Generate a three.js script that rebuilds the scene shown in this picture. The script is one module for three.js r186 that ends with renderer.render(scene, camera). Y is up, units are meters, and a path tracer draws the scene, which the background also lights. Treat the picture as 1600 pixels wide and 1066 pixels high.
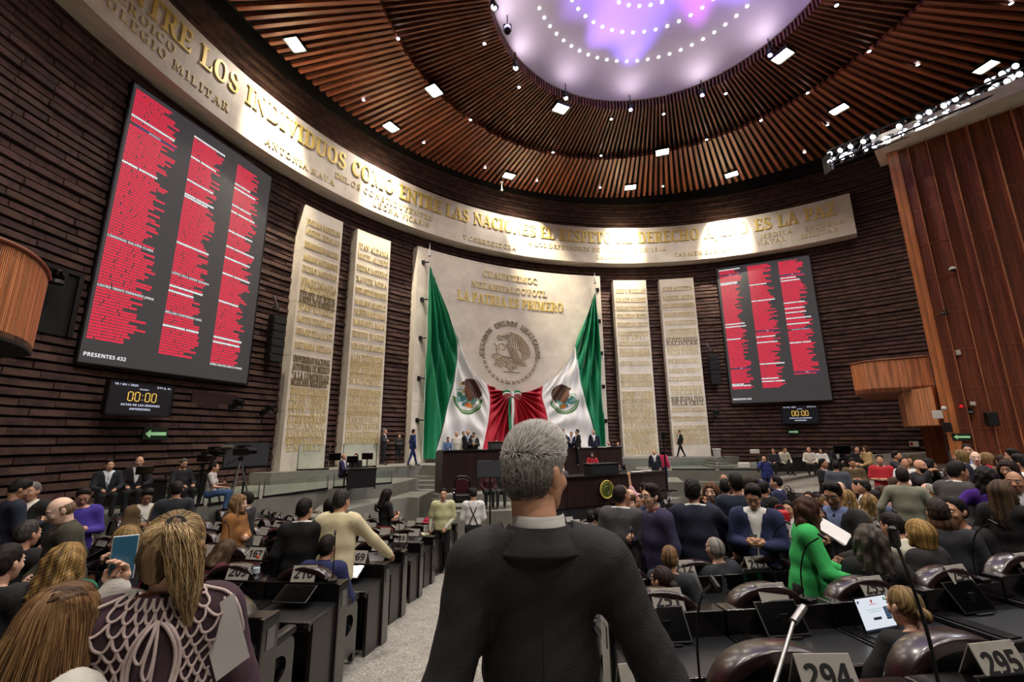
import * as THREE from 'three';
import { mergeGeometries, toCreasedNormals } from 'three/addons/utils/BufferGeometryUtils.js';
import { RoundedBoxGeometry } from 'three/addons/geometries/RoundedBoxGeometry.js';
import { TextGeometry } from 'three/addons/geometries/TextGeometry.js';
import { FontLoader } from 'three/addons/loaders/FontLoader.js';
import { RectAreaLightUniformsLib } from 'three/addons/lights/RectAreaLightUniformsLib.js';

// ---------------------------------------------------------------- camera, exposure, light levels
const EYE = 1.74, FOCAL = 688, PITCH = 0.216, ROLL = -0.009;
const scene = new THREE.Scene();
scene.background = new THREE.Color(0x000000);
const camera = new THREE.PerspectiveCamera(2 * Math.atan(533 / FOCAL) * 180 / Math.PI, 1600 / 1066, 0.05, 200);
camera.position.set(0, EYE, 0);
camera.rotation.order = 'YXZ';
camera.rotation.set(PITCH, 0, ROLL);
const renderer = new THREE.WebGLRenderer({ antialias: true });
renderer.toneMapping = THREE.LinearToneMapping;
renderer.toneMappingExposure = 1.08;
renderer.shadowMap.enabled = true;
RectAreaLightUniformsLib.init();
const LIGHT = { flood: 118, bandSpot: 850, dome: 120, domeWash: 5, stage: 215 };
// large soft panels of the hall: the floodlights in the slatted ceiling carry their lights in their builder (floodlight)

// ---------------------------------------------------------------- helpers
let seed = 12345;
const rnd = () => { seed = (seed + 0x6d2b79f5) | 0; let t = Math.imul(seed ^ (seed >>> 15), 1 | seed); t = (t + Math.imul(t ^ (t >>> 7), 61 | t)) ^ t; return ((t ^ (t >>> 14)) >>> 0) / 4294967296; };
const rr = (a, b) => a + (b - a) * rnd();
const ss = (t, a, b) => { t = Math.max(0, Math.min(1, (t - a) / (b - a))); return t * t * (3 - 2 * t); };
const pick = (a) => a[Math.floor(rnd() * a.length)];
const V3 = (x, y, z) => new THREE.Vector3(x, y, z);
const P = (X, Y, Z) => V3(X, Y + EYE, -Z);              // X right, Y above the eye, Z ahead -> world
function ray(px, py) {                                   // direction (X, Y, Z) towards a point of the photograph
  let u = px - 800, v = py - 533; const cr = Math.cos(ROLL), sr = Math.sin(ROLL);
  [u, v] = [u * cr + v * sr, -u * sr + v * cr];
  const y = -v / FOCAL, c = Math.cos(PITCH), s = Math.sin(PITCH);
  return [u / FOCAL, y * c + s, c - y * s];
}
const atY = (px, py, Y) => { const r = ray(px, py), k = Y / r[1]; return [r[0] * k, Y, r[2] * k]; };
const atZ = (px, py, Z) => { const r = ray(px, py), k = Z / r[2]; return [r[0] * k, r[1] * k, Z]; };
// the round hall
const CX = 8.58, CZ = 9.22, RB = 20.7, RW = 21.65, RP = 20.97, DAIS = -1.317;
const wallP = (a, Y, r) => P(CX + r * Math.sin(a), Y, CZ + r * Math.cos(a));
function onWall(px, py, r) {
  const q = ray(px, py), L = Math.hypot(q[0], q[2]), dx = q[0] / L, dz = q[2] / L, b = -(CX * dx + CZ * dz);
  const t = -b + Math.sqrt(b * b - (CX * CX + CZ * CZ - r * r)), X = t * dx, Z = t * dz;
  return { a: Math.atan2(X - CX, Z - CZ), y: (q[1] * t) / L };
}
const counts = {};
function numbered(name) { const n = counts[name] ?? 0; counts[name] = n + 1; return n ? name + '_' + String(n).padStart(3, '0') : name; }
const shade = (m) => { m.castShadow = m.receiveShadow = true; return m; };
function mesh(name, geometry, material, parent = scene) {
  const m = shade(new THREE.Mesh(geometry, material));
  m.name = parent === scene ? numbered(name) : name;
  parent.add(m); return m;
}
function tag(o, label, category, group, kind) {
  if (label) o.userData.label = label; if (category) o.userData.category = category;
  if (group) o.userData.group = group; if (kind) o.userData.kind = kind; return o;
}
function thing(name, label, category, pos, turn = 0, group) {
  const o = new THREE.Group(); o.name = numbered(name); scene.add(o);
  if (pos) o.position.copy(pos); o.rotation.y = turn; return tag(o, label, category, group);
}
function struct(name, geometry, material) { const m = mesh(name, geometry, material); m.userData.kind = 'structure'; return m; }
function structGroup(name) { const g = new THREE.Group(); g.name = numbered(name); scene.add(g); g.userData.kind = 'structure'; return g; }
const box = (w, h, d, x = 0, y = 0, z = 0) => new THREE.BoxGeometry(w, h, d).translate(x, y, z);
const rbox = (w, h, d, r = 0.01, x = 0, y = 0, z = 0, s = 1) => new RoundedBoxGeometry(w, h, d, s, r).translate(x, y, z);
const cyl = (r0, r1, h, n = 16, x = 0, y = 0, z = 0) => new THREE.CylinderGeometry(r0, r1, h, n).translate(x, y, z);
const merge = (list) => mergeGeometries(list.map((g) => (g.index ? g.toNonIndexed() : g)).map((g) => { for (const k of Object.keys(g.attributes)) if (!['position', 'normal', 'uv'].includes(k)) g.deleteAttribute(k); if (!g.attributes.uv) g.setAttribute('uv', new THREE.BufferAttribute(new Float32Array(g.attributes.position.count * 2), 2)); return g; }), false);
const tube = (pts, r, n = 24, m = 8) => new THREE.TubeGeometry(new THREE.CatmullRomCurve3(pts.map((p) => (p.isVector3 ? p : V3(...p)))), n, r, m, false);
function rod(a, b, r, n = 8) { const d = b.clone().sub(a), g = new THREE.CylinderGeometry(r, r, d.length(), n); g.applyQuaternion(new THREE.Quaternion().setFromUnitVectors(V3(0, 1, 0), d.clone().normalize())); return g.translate((a.x + b.x) / 2, (a.y + b.y) / 2, (a.z + b.z) / 2); }
// a grid surface from a function (u, v in 0..1) -> Vector3, uv in metres if given
function surface(f, nu, nv, uvf) {
  const pos = [], uv = [], idx = [];
  for (let j = 0; j <= nv; j++) for (let i = 0; i <= nu; i++) { const u = i / nu, v = j / nv, p = f(u, v); pos.push(p.x, p.y, p.z); const t = uvf ? uvf(u, v) : [u, v]; uv.push(t[0], t[1]); }
  for (let j = 0; j < nv; j++) for (let i = 0; i < nu; i++) { const a = j * (nu + 1) + i, b = a + 1, c = a + nu + 1, d = c + 1; idx.push(a, b, d, a, d, c); }
  const g = new THREE.BufferGeometry(); g.setAttribute('position', new THREE.Float32BufferAttribute(pos, 3)); g.setAttribute('uv', new THREE.Float32BufferAttribute(uv, 2)); g.setIndex(idx); g.computeVertexNormals(); return g;
}
// a solid along an arc of the hall: rectangle (r0..r1) x (y0..y1), angles a0..a1
function arcBlock(a0, a1, y0, y1, r0, r1, n = 24) {
  const faces = [];
  const quad = (f, nu, nv) => faces.push(surface(f, nu, nv, (u, v) => [(a0 + (a1 - a0) * u) * r0, v * (y1 - y0)]));
  const A = (u) => a0 + (a1 - a0) * u;
  quad((u, v) => wallP(A(u), y0 + (y1 - y0) * v, r0), n, 1);                    // face towards the hall
  quad((u, v) => wallP(A(u), y1 + (y0 - y1) * v, r1), n, 1);
  quad((u, v) => wallP(A(u), y1, r0 + (r1 - r0) * v), n, 1);
  quad((u, v) => wallP(A(u), y0, r1 + (r0 - r1) * v), n, 1);
  quad((u, v) => wallP(a0, y0 + (y1 - y0) * v, r1 + (r0 - r1) * u), 1, 1);
  quad((u, v) => wallP(a1, y0 + (y1 - y0) * v, r0 + (r1 - r0) * u), 1, 1);
  return merge(faces);
}
// extruded plan polygon: points [X, Z] (hall coordinates), from Y0 up to Y1
function slab(pts, Y0, Y1) {
  const s = new THREE.Shape(pts.map(([x, z]) => new THREE.Vector2(x, z)));
  const g = new THREE.ExtrudeGeometry(s, { depth: Y1 - Y0, bevelEnabled: false, curveSegments: 4 });
  return g.applyMatrix4(new THREE.Matrix4().set(1, 0, 0, 0, 0, 0, 1, Y0 + EYE, 0, -1, 0, 0, 0, 0, 0, 1));
}

// ---------------------------------------------------------------- textures
function noiseGrid(n) { const g = new Float32Array(n * n); for (let i = 0; i < g.length; i++) g[i] = rnd(); return g; }
function tiledNoise(size, octaves) {          // octaves: [[cellsX, cellsY, weight], ...] tileable value noise
  const out = new Float32Array(size * size);
  for (const [cx, cy, w] of octaves) {
    const g = new Float32Array(cx * cy); for (let i = 0; i < g.length; i++) g[i] = rnd();
    for (let y = 0; y < size; y++) { const fy = (y / size) * cy, y0 = Math.floor(fy), ty = fy - y0, sy = ty * ty * (3 - 2 * ty), r0 = (y0 % cy) * cx, r1 = ((y0 + 1) % cy) * cx;
      for (let x = 0; x < size; x++) { const fx = (x / size) * cx, x0 = Math.floor(fx), tx = fx - x0, sx = tx * tx * (3 - 2 * tx), a = x0 % cx, b = (x0 + 1) % cx;
        out[y * size + x] += w * ((g[r0 + a] * (1 - sx) + g[r0 + b] * sx) * (1 - sy) + (g[r1 + a] * (1 - sx) + g[r1 + b] * sx) * sy - 0.5); } }
  }
  return out;
}
function dataTex(size, f, repeat, srgb = true) {
  const d = new Uint8Array(size * size * 4);
  for (let i = 0; i < size * size; i++) { const c = f(i % size, Math.floor(i / size), i); d[i * 4] = Math.max(0, Math.min(255, c[0])); d[i * 4 + 1] = Math.max(0, Math.min(255, c[1])); d[i * 4 + 2] = Math.max(0, Math.min(255, c[2])); d[i * 4 + 3] = 255; }
  const t = new THREE.DataTexture(d, size, size, THREE.RGBAFormat); t.wrapS = t.wrapT = THREE.RepeatWrapping; t.magFilter = THREE.LinearFilter; t.minFilter = THREE.LinearMipmapLinearFilter; t.generateMipmaps = true;
  if (srgb) t.colorSpace = THREE.SRGBColorSpace; t.repeat.set(...repeat); t.needsUpdate = true; return t;
}
const mono = (n, base, amp) => (x, y, i) => { const v = base + amp * n[i]; return [v, v, v]; };
function canvasTex(w, h, draw) {
  const c = document.createElement('canvas'); c.width = w; c.height = h; draw(c.getContext('2d'), w, h);
  const t = new THREE.CanvasTexture(c); t.colorSpace = THREE.SRGBColorSpace; t.anisotropy = 8; return t;
}
const std = (o) => new THREE.MeshStandardMaterial(o);
const N1 = tiledNoise(256, [[4, 4, 1], [16, 16, 0.7], [64, 64, 0.5], [128, 128, 0.4]]);
const NG = tiledNoise(256, [[64, 2, 1], [128, 4, 0.8], [16, 1, 0.8]]);       // grain along v
const NF = tiledNoise(256, [[128, 128, 1], [64, 64, 0.6], [8, 8, 0.3]]);
const NS = tiledNoise(512, [[3, 3, 0.9], [9, 9, 0.6], [40, 40, 0.35], [200, 200, 0.3]]);
const stoneMap = dataTex(512, (x, y, i) => { const v = 1 + 0.10 * NS[i]; return [212 * v, 203 * v, 188 * v]; }, [1 / 3, 1 / 3]);
const grainMap = (r, g, b, amp, rep) => dataTex(256, (x, y, i) => { const v = 1 + amp * NG[i]; return [r * v, g * v, b * v]; }, rep);
const M = {
  stone: std({ map: stoneMap, roughness: 0.75 }),
  stoneEdge: std({ color: 0x8d836f, roughness: 0.8 }),
  gold: std({ color: 0xd9bd62, metalness: 0.2, roughness: 0.42 }),
  goldDull: std({ color: 0xd2bd83, metalness: 0.05, roughness: 0.55 }),
  bronze: std({ color: 0x7d6e4a, metalness: 0.3, roughness: 0.5 }),
  brickBack: std({ color: 0x150c0a, roughness: 0.95 }),
  brick: std({ color: 0xffffff, roughness: 0.85, map: dataTex(256, mono(N1, 225, 75), [1, 1]), bumpMap: dataTex(256, mono(N1, 128, 120), [1, 1], false), bumpScale: 0.012 }),
  black: std({ color: 0x050505, roughness: 0.9 }),
  slat: std({ map: grainMap(142, 82, 58, 0.5, [1, 1]), roughness: 0.42 }),
  slatInner: std({ map: grainMap(118, 68, 50, 0.5, [1, 1]), roughness: 0.45 }),
  ceilingDark: std({ color: 0x0c0807, roughness: 1 }),
  dome: std({ color: 0xd8d2cc, roughness: 0.95 }),
  wood: std({ map: grainMap(200, 134, 92, 0.35, [1, 0.5]), roughness: 0.45 }),
  woodLight: std({ map: grainMap(188, 116, 68, 0.3, [1, 0.5]), roughness: 0.4 }),
  woodDark: std({ map: grainMap(126, 66, 40, 0.35, [1, 0.5]), roughness: 0.5 }),
  concrete: std({ map: dataTex(256, (x, y, i) => { const v = 1 + 0.09 * N1[i]; return [118 * v, 118 * v, 108 * v]; }, [0.5, 0.5]), roughness: 0.9 }),
  carpet: std({ map: dataTex(256, (x, y, i) => { const v = 1 + 0.42 * NF[i]; return [136 * v, 133 * v, 125 * v]; }, [0.9, 0.9]), roughness: 1, bumpMap: dataTex(256, mono(NF, 128, 110), [0.9, 0.9], false), bumpScale: 0.006 }),
  lamp: std({ color: 0x222222, emissive: 0xfff0d8, emissiveIntensity: 24 }),
  lampSmall: std({ color: 0x222222, emissive: 0xeef4ff, emissiveIntensity: 14 }),
  star: std({ color: 0x999999, emissive: 0xffffff, emissiveIntensity: 4 }),
  lampStage: std({ color: 0x222222, emissive: 0xe8ecff, emissiveIntensity: 9 }),
  lampHot: std({ color: 0x222222, emissive: 0xf2f4ff, emissiveIntensity: 90 }),
  lampViolet: std({ color: 0x222222, emissive: 0xb8a0ff, emissiveIntensity: 12 }),
  metalBlack: std({ color: 0x0c0c0d, roughness: 0.45, metalness: 0.4 }),
  metalGrey: std({ color: 0x8a8a8a, roughness: 0.35, metalness: 0.8 }),
  white: std({ color: 0xdad8d2, roughness: 0.6 }),
  plasticBlack: std({ color: 0x0b0b0c, roughness: 0.35 }),
  glass: new THREE.MeshPhysicalMaterial({ color: 0xf4faf7, transmission: 1, roughness: 0.03, thickness: 0, ior: 1.45 }),
};
const serifThin = await new FontLoader().loadAsync('fonts/droid/droid_serif_regular.typeface.json');
const serif = await new FontLoader().loadAsync('fonts/droid/droid_serif_bold.typeface.json');
const sans = await new FontLoader().loadAsync('fonts/droid/droid_sans_bold.typeface.json');
const glyphs = new Map();
function glyph(font, ch, size, depth) {
  const k = (font === serif ? 's' : font === serifThin ? 't' : 'n') + ch + size + '/' + depth;
  if (!glyphs.has(k)) glyphs.set(k, new TextGeometry(ch, { font, size, depth, curveSegments: size < 0.4 ? 1 : 2, bevelEnabled: false }));
  return glyphs.get(k);
}
const advance = (font, ch, size) => ((font.data.glyphs[ch] ?? font.data.glyphs['?']).ha * size) / font.data.resolution;
const textWidth = (font, s, size, track = 1) => [...s].reduce((w, c) => w + advance(font, c, size) * track, 0);
// raised letters following the curve of the hall, centred at angle a
function arcText(parent, s, a, Y, size, depth, r, material, { track = 1, width, name = 'inscription', font = serif } = {}) {
  const w0 = textWidth(font, s, size, track), k = width ? width / w0 : 1, list = [];
  let x = -(w0 * k) / 2;
  for (const ch of s) {
    const w = advance(font, ch, size) * track * k;
    if (ch !== ' ') {
      const g = glyph(font, ch, size, depth).clone(), aa = a + (x + w / 2) / r, p = wallP(aa, Y, r);
      if (width && k < 1) g.scale(k, 1, 1);
      g.computeBoundingBox(); g.translate(-(g.boundingBox.min.x + g.boundingBox.max.x) / 2, -size / 2, 0).rotateY(-aa).translate(p.x, p.y, p.z);
      list.push(g);
    }
    x += w;
  }
  return mesh(name, merge(list), material, parent);
}
// flat line of raised letters centred on the origin, in the xy plane
function flatText(s, size, depth, font = serif, track = 1) {
  let x = -textWidth(font, s, size, track) / 2; const list = [];
  for (const ch of s) { const w = advance(font, ch, size) * track; if (ch !== ' ') list.push(glyph(font, ch, size, depth).clone().translate(x, -size / 2, 0)); x += w; }
  return merge(list);
}
const NTH = ['first', 'second', 'third', 'fourth', 'fifth', 'sixth', 'seventh', 'eighth', 'ninth', 'tenth', 'eleventh', 'twelfth', 'thirteenth', 'fourteenth', 'fifteenth', 'sixteenth', 'seventeenth', 'eighteenth', 'nineteenth', 'twentieth', 'twenty-first', 'twenty-second', 'twenty-third', 'twenty-fourth', 'twenty-fifth', 'twenty-sixth', 'twenty-seventh', 'twenty-eighth', 'twenty-ninth', 'thirtieth'];
// ================================================================ the hall: walls, floor, ceiling
const Z2 = new THREE.Matrix4();
const CENTRE = P(CX, 0, CZ);
// brick drum: backing shell with thickness, full circle, and the courses that the hall shows
{
  const prof = [[RW, -6], [RW, 18.6], [RW + 0.5, 18.6], [RW + 0.5, -6], [RW, -6]].map(([r, y]) => new THREE.Vector2(r, y + EYE));
  const wall = struct('wall_round', new THREE.LatheGeometry(prof, 96).translate(CENTRE.x, 0, CENTRE.z), M.brickBack);
  const a0 = -2.0, a1 = 1.08, dy = 0.25, y0 = -3.6, rows = 84, len = 0.84;
  const n = Math.floor(((a1 - a0) * RW) / len), all = [];
  const tone = (near) => { const c = new THREE.Color(), t = rnd(); c.setRGB(0.064 + 0.05 * t, 0.031 + 0.027 * t * rr(0.7, 1.2), 0.024 + 0.021 * t * rr(0.6, 1.2)); return c; };
  for (let r = 0; r < rows; r++) {
    const shift = rr(0, 1), proud = r % 2 ? rr(0.09, 0.13) : rr(0.04, 0.08);
    for (let i = 0; i < n; i++) {
      const a = a0 + ((i + shift) * len) / RW, y = y0 + r * dy;
      const hidden = (y > 12.4 && y < 14.8 && a > -1.95 && a < 0.66) || (y > DAIS && y < 10.6 && a > -0.70 && a < -0.14) || y > 17.35;
      if (!hidden) all.push({ a, y, d: proud + rr(-0.02, 0.02), l: len * rr(0.975, 1.0), h: dy * rr(0.7, 0.78), c: tone(), t: rr(-0.01, 0.01), near: a < -1.38 && y > -1.5 && y < 4.9 });
    }
  }
  const geos = [0, 1, 2].map(() => { const g = box(1, 1, 1), p = g.attributes.position; for (let i = 0; i < p.count; i++) if (p.getZ(i) > 0) { const s = Math.sin(p.getX(i) * 7 + p.getY(i) * 11 + rnd()) * 0.03; p.setXYZ(i, p.getX(i) * 0.992, p.getY(i) * 0.93 + s * 0.6, p.getZ(i)); } g.computeVertexNormals(); const uv = g.attributes.uv, o = rnd(); for (let i = 0; i < uv.count; i++) uv.setXY(i, uv.getX(i) * 0.8 + o, uv.getY(i) * 0.25 + o * 3); return g; });
  const place = (b, o) => { o.position.copy(wallP(b.a, b.y + dy / 2, RW - b.d / 2 + 0.01)); o.rotation.set(0, -b.a, 0); o.rotateZ(b.t); o.rotateX(b.t * 3); o.scale.set(b.l, b.h, b.d + 0.1); };
  const near = all.filter((b) => b.near).slice(0, 300), set = new Set(near), tones = [0, 1, 2, 3, 4, 5].map(() => { const m = M.brick.clone(); m.color.copy(tone()); return m; });
  near.forEach((b, i) => { const m = mesh('brick', geos[i % 3], tones[i % 6], wall); place(b, m); m.name = i ? 'brick_' + String(i).padStart(3, '0') : 'brick'; });
  const rest = all.filter((b) => !set.has(b)), inst = new THREE.InstancedMesh(geos[0], M.brick, rest.length), d = new THREE.Object3D();
  rest.forEach((b, i) => { place(b, d); d.updateMatrix(); inst.setMatrixAt(i, d.matrix); inst.setColorAt(i, b.c); });
  inst.name = 'brick_courses'; inst.userData.kind = 'stuff'; shade(inst); wall.add(inst);
}
// raked floor: a shallow cone that falls towards the foot of the stage
const FX = -0.5, FZ = 21.5;
const floorY = (X, Z) => -1.74 - 0.123 * (21.5 - Math.max(7.6, Math.min(26, Math.hypot(X - FX, Z - FZ)))) + 0.045 * Math.max(0, Math.min(14, X) - 3);
{
  const g = surface((u, v) => { const rho = 0.1 + 46 * v, a = u * 2 * Math.PI, X = FX + rho * Math.sin(a), Z = FZ + rho * Math.cos(a); return P(X, floorY(X, Z), Z); }, 96, 120, (u, v) => { const rho = 46 * v, a = u * 2 * Math.PI; return [rho * Math.sin(a), rho * Math.cos(a)]; });
  const under = struct('floor', g, M.carpet);
}
// slatted ceiling: dark deck, two rings of slats, dome
const KX = 5.85, KZ = 13.8, HS = 17.2;
const ringAt = (cx, cz, r, t) => { const bx = KX - cx, bz = KZ - cz, b = bx * Math.sin(t) + bz * Math.cos(t), c = bx * bx + bz * bz - r * r; return -b + Math.sqrt(b * b - c); };
{
  const dx = 6.06, dz = 13.9, rd = 6.88, yd = 18;
  const O = P(dx, 0, dz);
  const deck = [[rd + 0.02, 18.3], [30, 18.3], [30, 18.9], [rd + 0.02, 18.9], [rd + 0.02, 18.3]].map(([r, y]) => new THREE.Vector2(r, y + EYE));
  struct('ceiling', new THREE.LatheGeometry(deck, 72).translate(O.x, 0, O.z), M.ceilingDark);
  const cap = []; for (let i = 0; i <= 16; i++) { const r = rd * Math.sin((i / 16) * Math.PI / 2); cap.push(new THREE.Vector2(Math.max(0.001, r), yd + 2.6 * Math.sqrt(Math.max(0, 1 - (r / (rd * 1.06)) ** 2)) - 2.6 * Math.sqrt(1 - 1 / 1.06 ** 2) + EYE)); }
  cap.push(new THREE.Vector2(rd + 0.1, yd + EYE), new THREE.Vector2(rd + 0.1, yd + 3.4 + EYE), new THREE.Vector2(0.001, yd + 3.4 + EYE));
  const dome = struct('ceiling_dome', new THREE.LatheGeometry(cap, 96).translate(O.x, 0, O.z), M.dome);
  const capY = (r) => yd + 2.6 * Math.sqrt(Math.max(0, 1 - (r / (rd * 1.06)) ** 2)) - 2.6 * Math.sqrt(1 - 1 / 1.06 ** 2);
  const sg = new THREE.SphereGeometry(0.075, 10, 6);
  let k = 0;
  for (const [fr, n] of [[0.76, 62], [0.57, 46], [0.40, 34], [0.25, 22]]) for (let i = 0; i < n; i++) {
    const t = (i / n) * 2 * Math.PI, r = rd * fr, X = dx + r * Math.sin(t), Z = dz + r * Math.cos(t);
    const s = mesh('star_light', sg, M.star, dome); s.position.copy(P(X, capY(r) - 0.02, Z)); s.scale.y = 0.4; if (k) s.name += '_' + String(k).padStart(3, '0'); k++;
  }
  const outer = structGroup('ceiling_slats_outer'), inner = structGroup('ceiling_slats_inner');
  const so = box(1, 1, 1, 0, 0, -0.5), N = 252;
  { const uv = so.attributes.uv; for (let i = 0; i < uv.count; i++) uv.setXY(i, uv.getX(i) * 0.3, uv.getY(i)); }
  const mats = [0, 1, 2, 3].map((i) => { const m = M.slat.clone(); m.color = new THREE.Color().setScalar(0.75 + 0.16 * i); return m; });
  const matsI = [0, 1, 2, 3].map((i) => { const m = M.slatInner.clone(); m.color = new THREE.Color().setScalar(0.75 + 0.16 * i); return m; });
  let ko = 0, ki = 0;
  for (let i = 0; i < N; i++) {
    const t = (i / N) * 2 * Math.PI, ux = Math.sin(t), uz = Math.cos(t);
    const r0 = ringAt(5.92, 13.76, 11.08, t) + rr(-0.06, 0.06), r1 = ringAt(7.37, 10.48, 18.95, t), ri = ringAt(dx, dz, rd + 0.05, t);
    const at = (r) => [KX + ux * r, KZ + uz * r];
    const put = (name, k, g, m, r, y, w, h, len, parent) => { const s = mesh(name, g, m, parent); const [X, Z] = at(r); s.position.copy(P(X, y, Z)); s.rotation.y = -t; s.scale.set(w, h, len); s.name = k ? name + '_' + String(k).padStart(3, '0') : name; return s; };
    put('slat', ko++, so, mats[i % 4], r0, HS + 0.09, 0.17, 0.18, r1 - r0, outer);
    const s = put('slat', ki++, so, matsI[(i * 7) % 4], ri, HS + 0.42, 0.085, 0.2, r0 - ri + 0.35, inner);
    const f = mesh('slat_riser', so, matsI[(i * 5) % 4], s); f.scale.set(1, 2.6, 0.16 / (r0 - ri + 0.35)); f.position.set(0, 1.5, 0);
  }
  // black lining above the slats' outer ends
  struct('ceiling_gap', arcBlock(-2.4, 1.2, 17.45, 18.3, RW - 0.14, RW - 0.02, 60), M.black);
}
// ---------------------------------------------------------------- lamps
function spot(parent, color, intensity, from, to, angle, penumbra, radius = 10) {
  const l = new THREE.SpotLight(color, intensity, 0, angle, penumbra, 2); l.castShadow = true; l.shadow.radius = radius; l.shadow.camera.far = 60;
  l.position.copy(from); l.target.position.copy(to); scene.add(l, l.target); l.name = 'lamp_beam'; l.target.name = 'beam_target'; return l;
}
const floodBody = merge([box(0.78, 0.10, 0.66, 0, 0.09, 0), box(0.78, 0.14, 0.04, 0, 0.02, 0.33), box(0.78, 0.14, 0.04, 0, 0.02, -0.33), box(0.04, 0.14, 0.66, 0.39, 0.02, 0), box(0.04, 0.14, 0.66, -0.39, 0.02, 0)]);
const floodLens = merge([-0.19, 0.19].flatMap((x) => [-0.15, 0.15].map((z) => rbox(0.34, 0.05, 0.27, 0.02, x, 0.02, z))));
function floodlight(px, py, label, band, scaleI = 1, XZ) {
  const [X, , Z] = XZ ? [XZ[0], 0, XZ[1]] : atY(px, py, HS - 0.08);
  const t = thing('ceiling_floodlight', label, 'floodlight', P(X, HS - 0.06, Z), Math.atan2(X - KX, Z - KZ) * -1, 'floodlights in the slatted ceiling');
  mesh('housing', floodBody, M.metalBlack, t); mesh('lens', floodLens, M.lamp, t);
  spot(t, 0xfff4ea, LIGHT.flood * scaleI, P(X, HS - 0.2, Z), P(X, -3, Z), 1.15, 0.7, 18);
  if (band) { const q = wallP(band, 13.9, RB); spot(t, 0xfff2d8, LIGHT.bandSpot, P(X, HS - 0.2, Z), q, 0.43, 0.55, 6); }
  return t;
}
const bandA = (px, py) => onWall(px, py, RB).a;
floodlight(461, 70, 'bright floodlight in the slatted ceiling, leftmost in view', bandA(428, 190));
floodlight(611, 199, 'ceiling floodlight close to the rim above the ENTRE lettering', bandA(600, 285));
floodlight(795, 275, 'rim floodlight above the middle of the lettered stone band, beside the white hanging fitting', bandA(822, 370));
floodlight(985, 293, 'rim floodlight of the slatted ceiling straight above the word DERECHO', bandA(972, 380));
floodlight(1143, 273, 'rim floodlight above the right end of the lettered stone band', bandA(1135, 365));
floodlight(678, 142, 'floodlight on the left where the slats step at the middle ring', 0);
floodlight(1035, 238, 'floodlight at the middle ring of slats, below the dome and right of its centre', 0);
floodlight(876, 170, 'floodlight among the inner slats just below a white stage spotlight at the dome edge', 0);
floodlight(1223, 88, 'floodlight among the slats by the right edge of the dome', 0);
floodlight(1311, 171, 'floodlight on the right half of the ceiling between dome and lighting truss', 0);
floodlight(1541, 105, 'floodlight just above the lighting truss at the right, close to the frame edge', 0);
for (const [X, Z] of [[-5, 4], [0, -3], [8, -7], [16, -5], [22, 1], [2, 6], [14, 4], [9, 0], [-2, 10]]) floodlight(0, 0, 'ceiling floodlight over the seats behind the camera', 0, 2.1, [X, Z]);
{ // small downlights
  const ring = new THREE.TorusGeometry(0.085, 0.02, 6, 14).rotateX(Math.PI / 2), disc = new THREE.CylinderGeometry(0.075, 0.075, 0.03, 14);
  const list = [[622, 60], [568, 156], [662, 223], [735, 187], [757, 68], [758, 262], [811, 136], [864, 238], [955, 186], [939, 243], [839, 282], [938, 293], [1037, 178], [1104, 218], [1036, 291], [1134, 146], [1189, 188], [1307, 8], [1358, 80], [1434, 101], [1262, 145], [1293, 195], [1257, 238], [1580, 5], [860, 3 + 0], [1186, 190]].slice(0, 24);
  list.sort((a, b) => a[0] - b[0]);
  list.forEach(([px, py], i) => {
    const [X, , Z] = atY(px, py, HS - 0.06), t = thing('ceiling_downlight', `small round downlight among the ceiling slats, ${NTH[i]} from the left`, 'downlight', P(X, HS - 0.06, Z), 0, 'small downlights among the slats');
    mesh('trim_ring', ring, M.metalBlack, t); mesh('lens', disc, M.lampSmall, t);
  });
}
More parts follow.
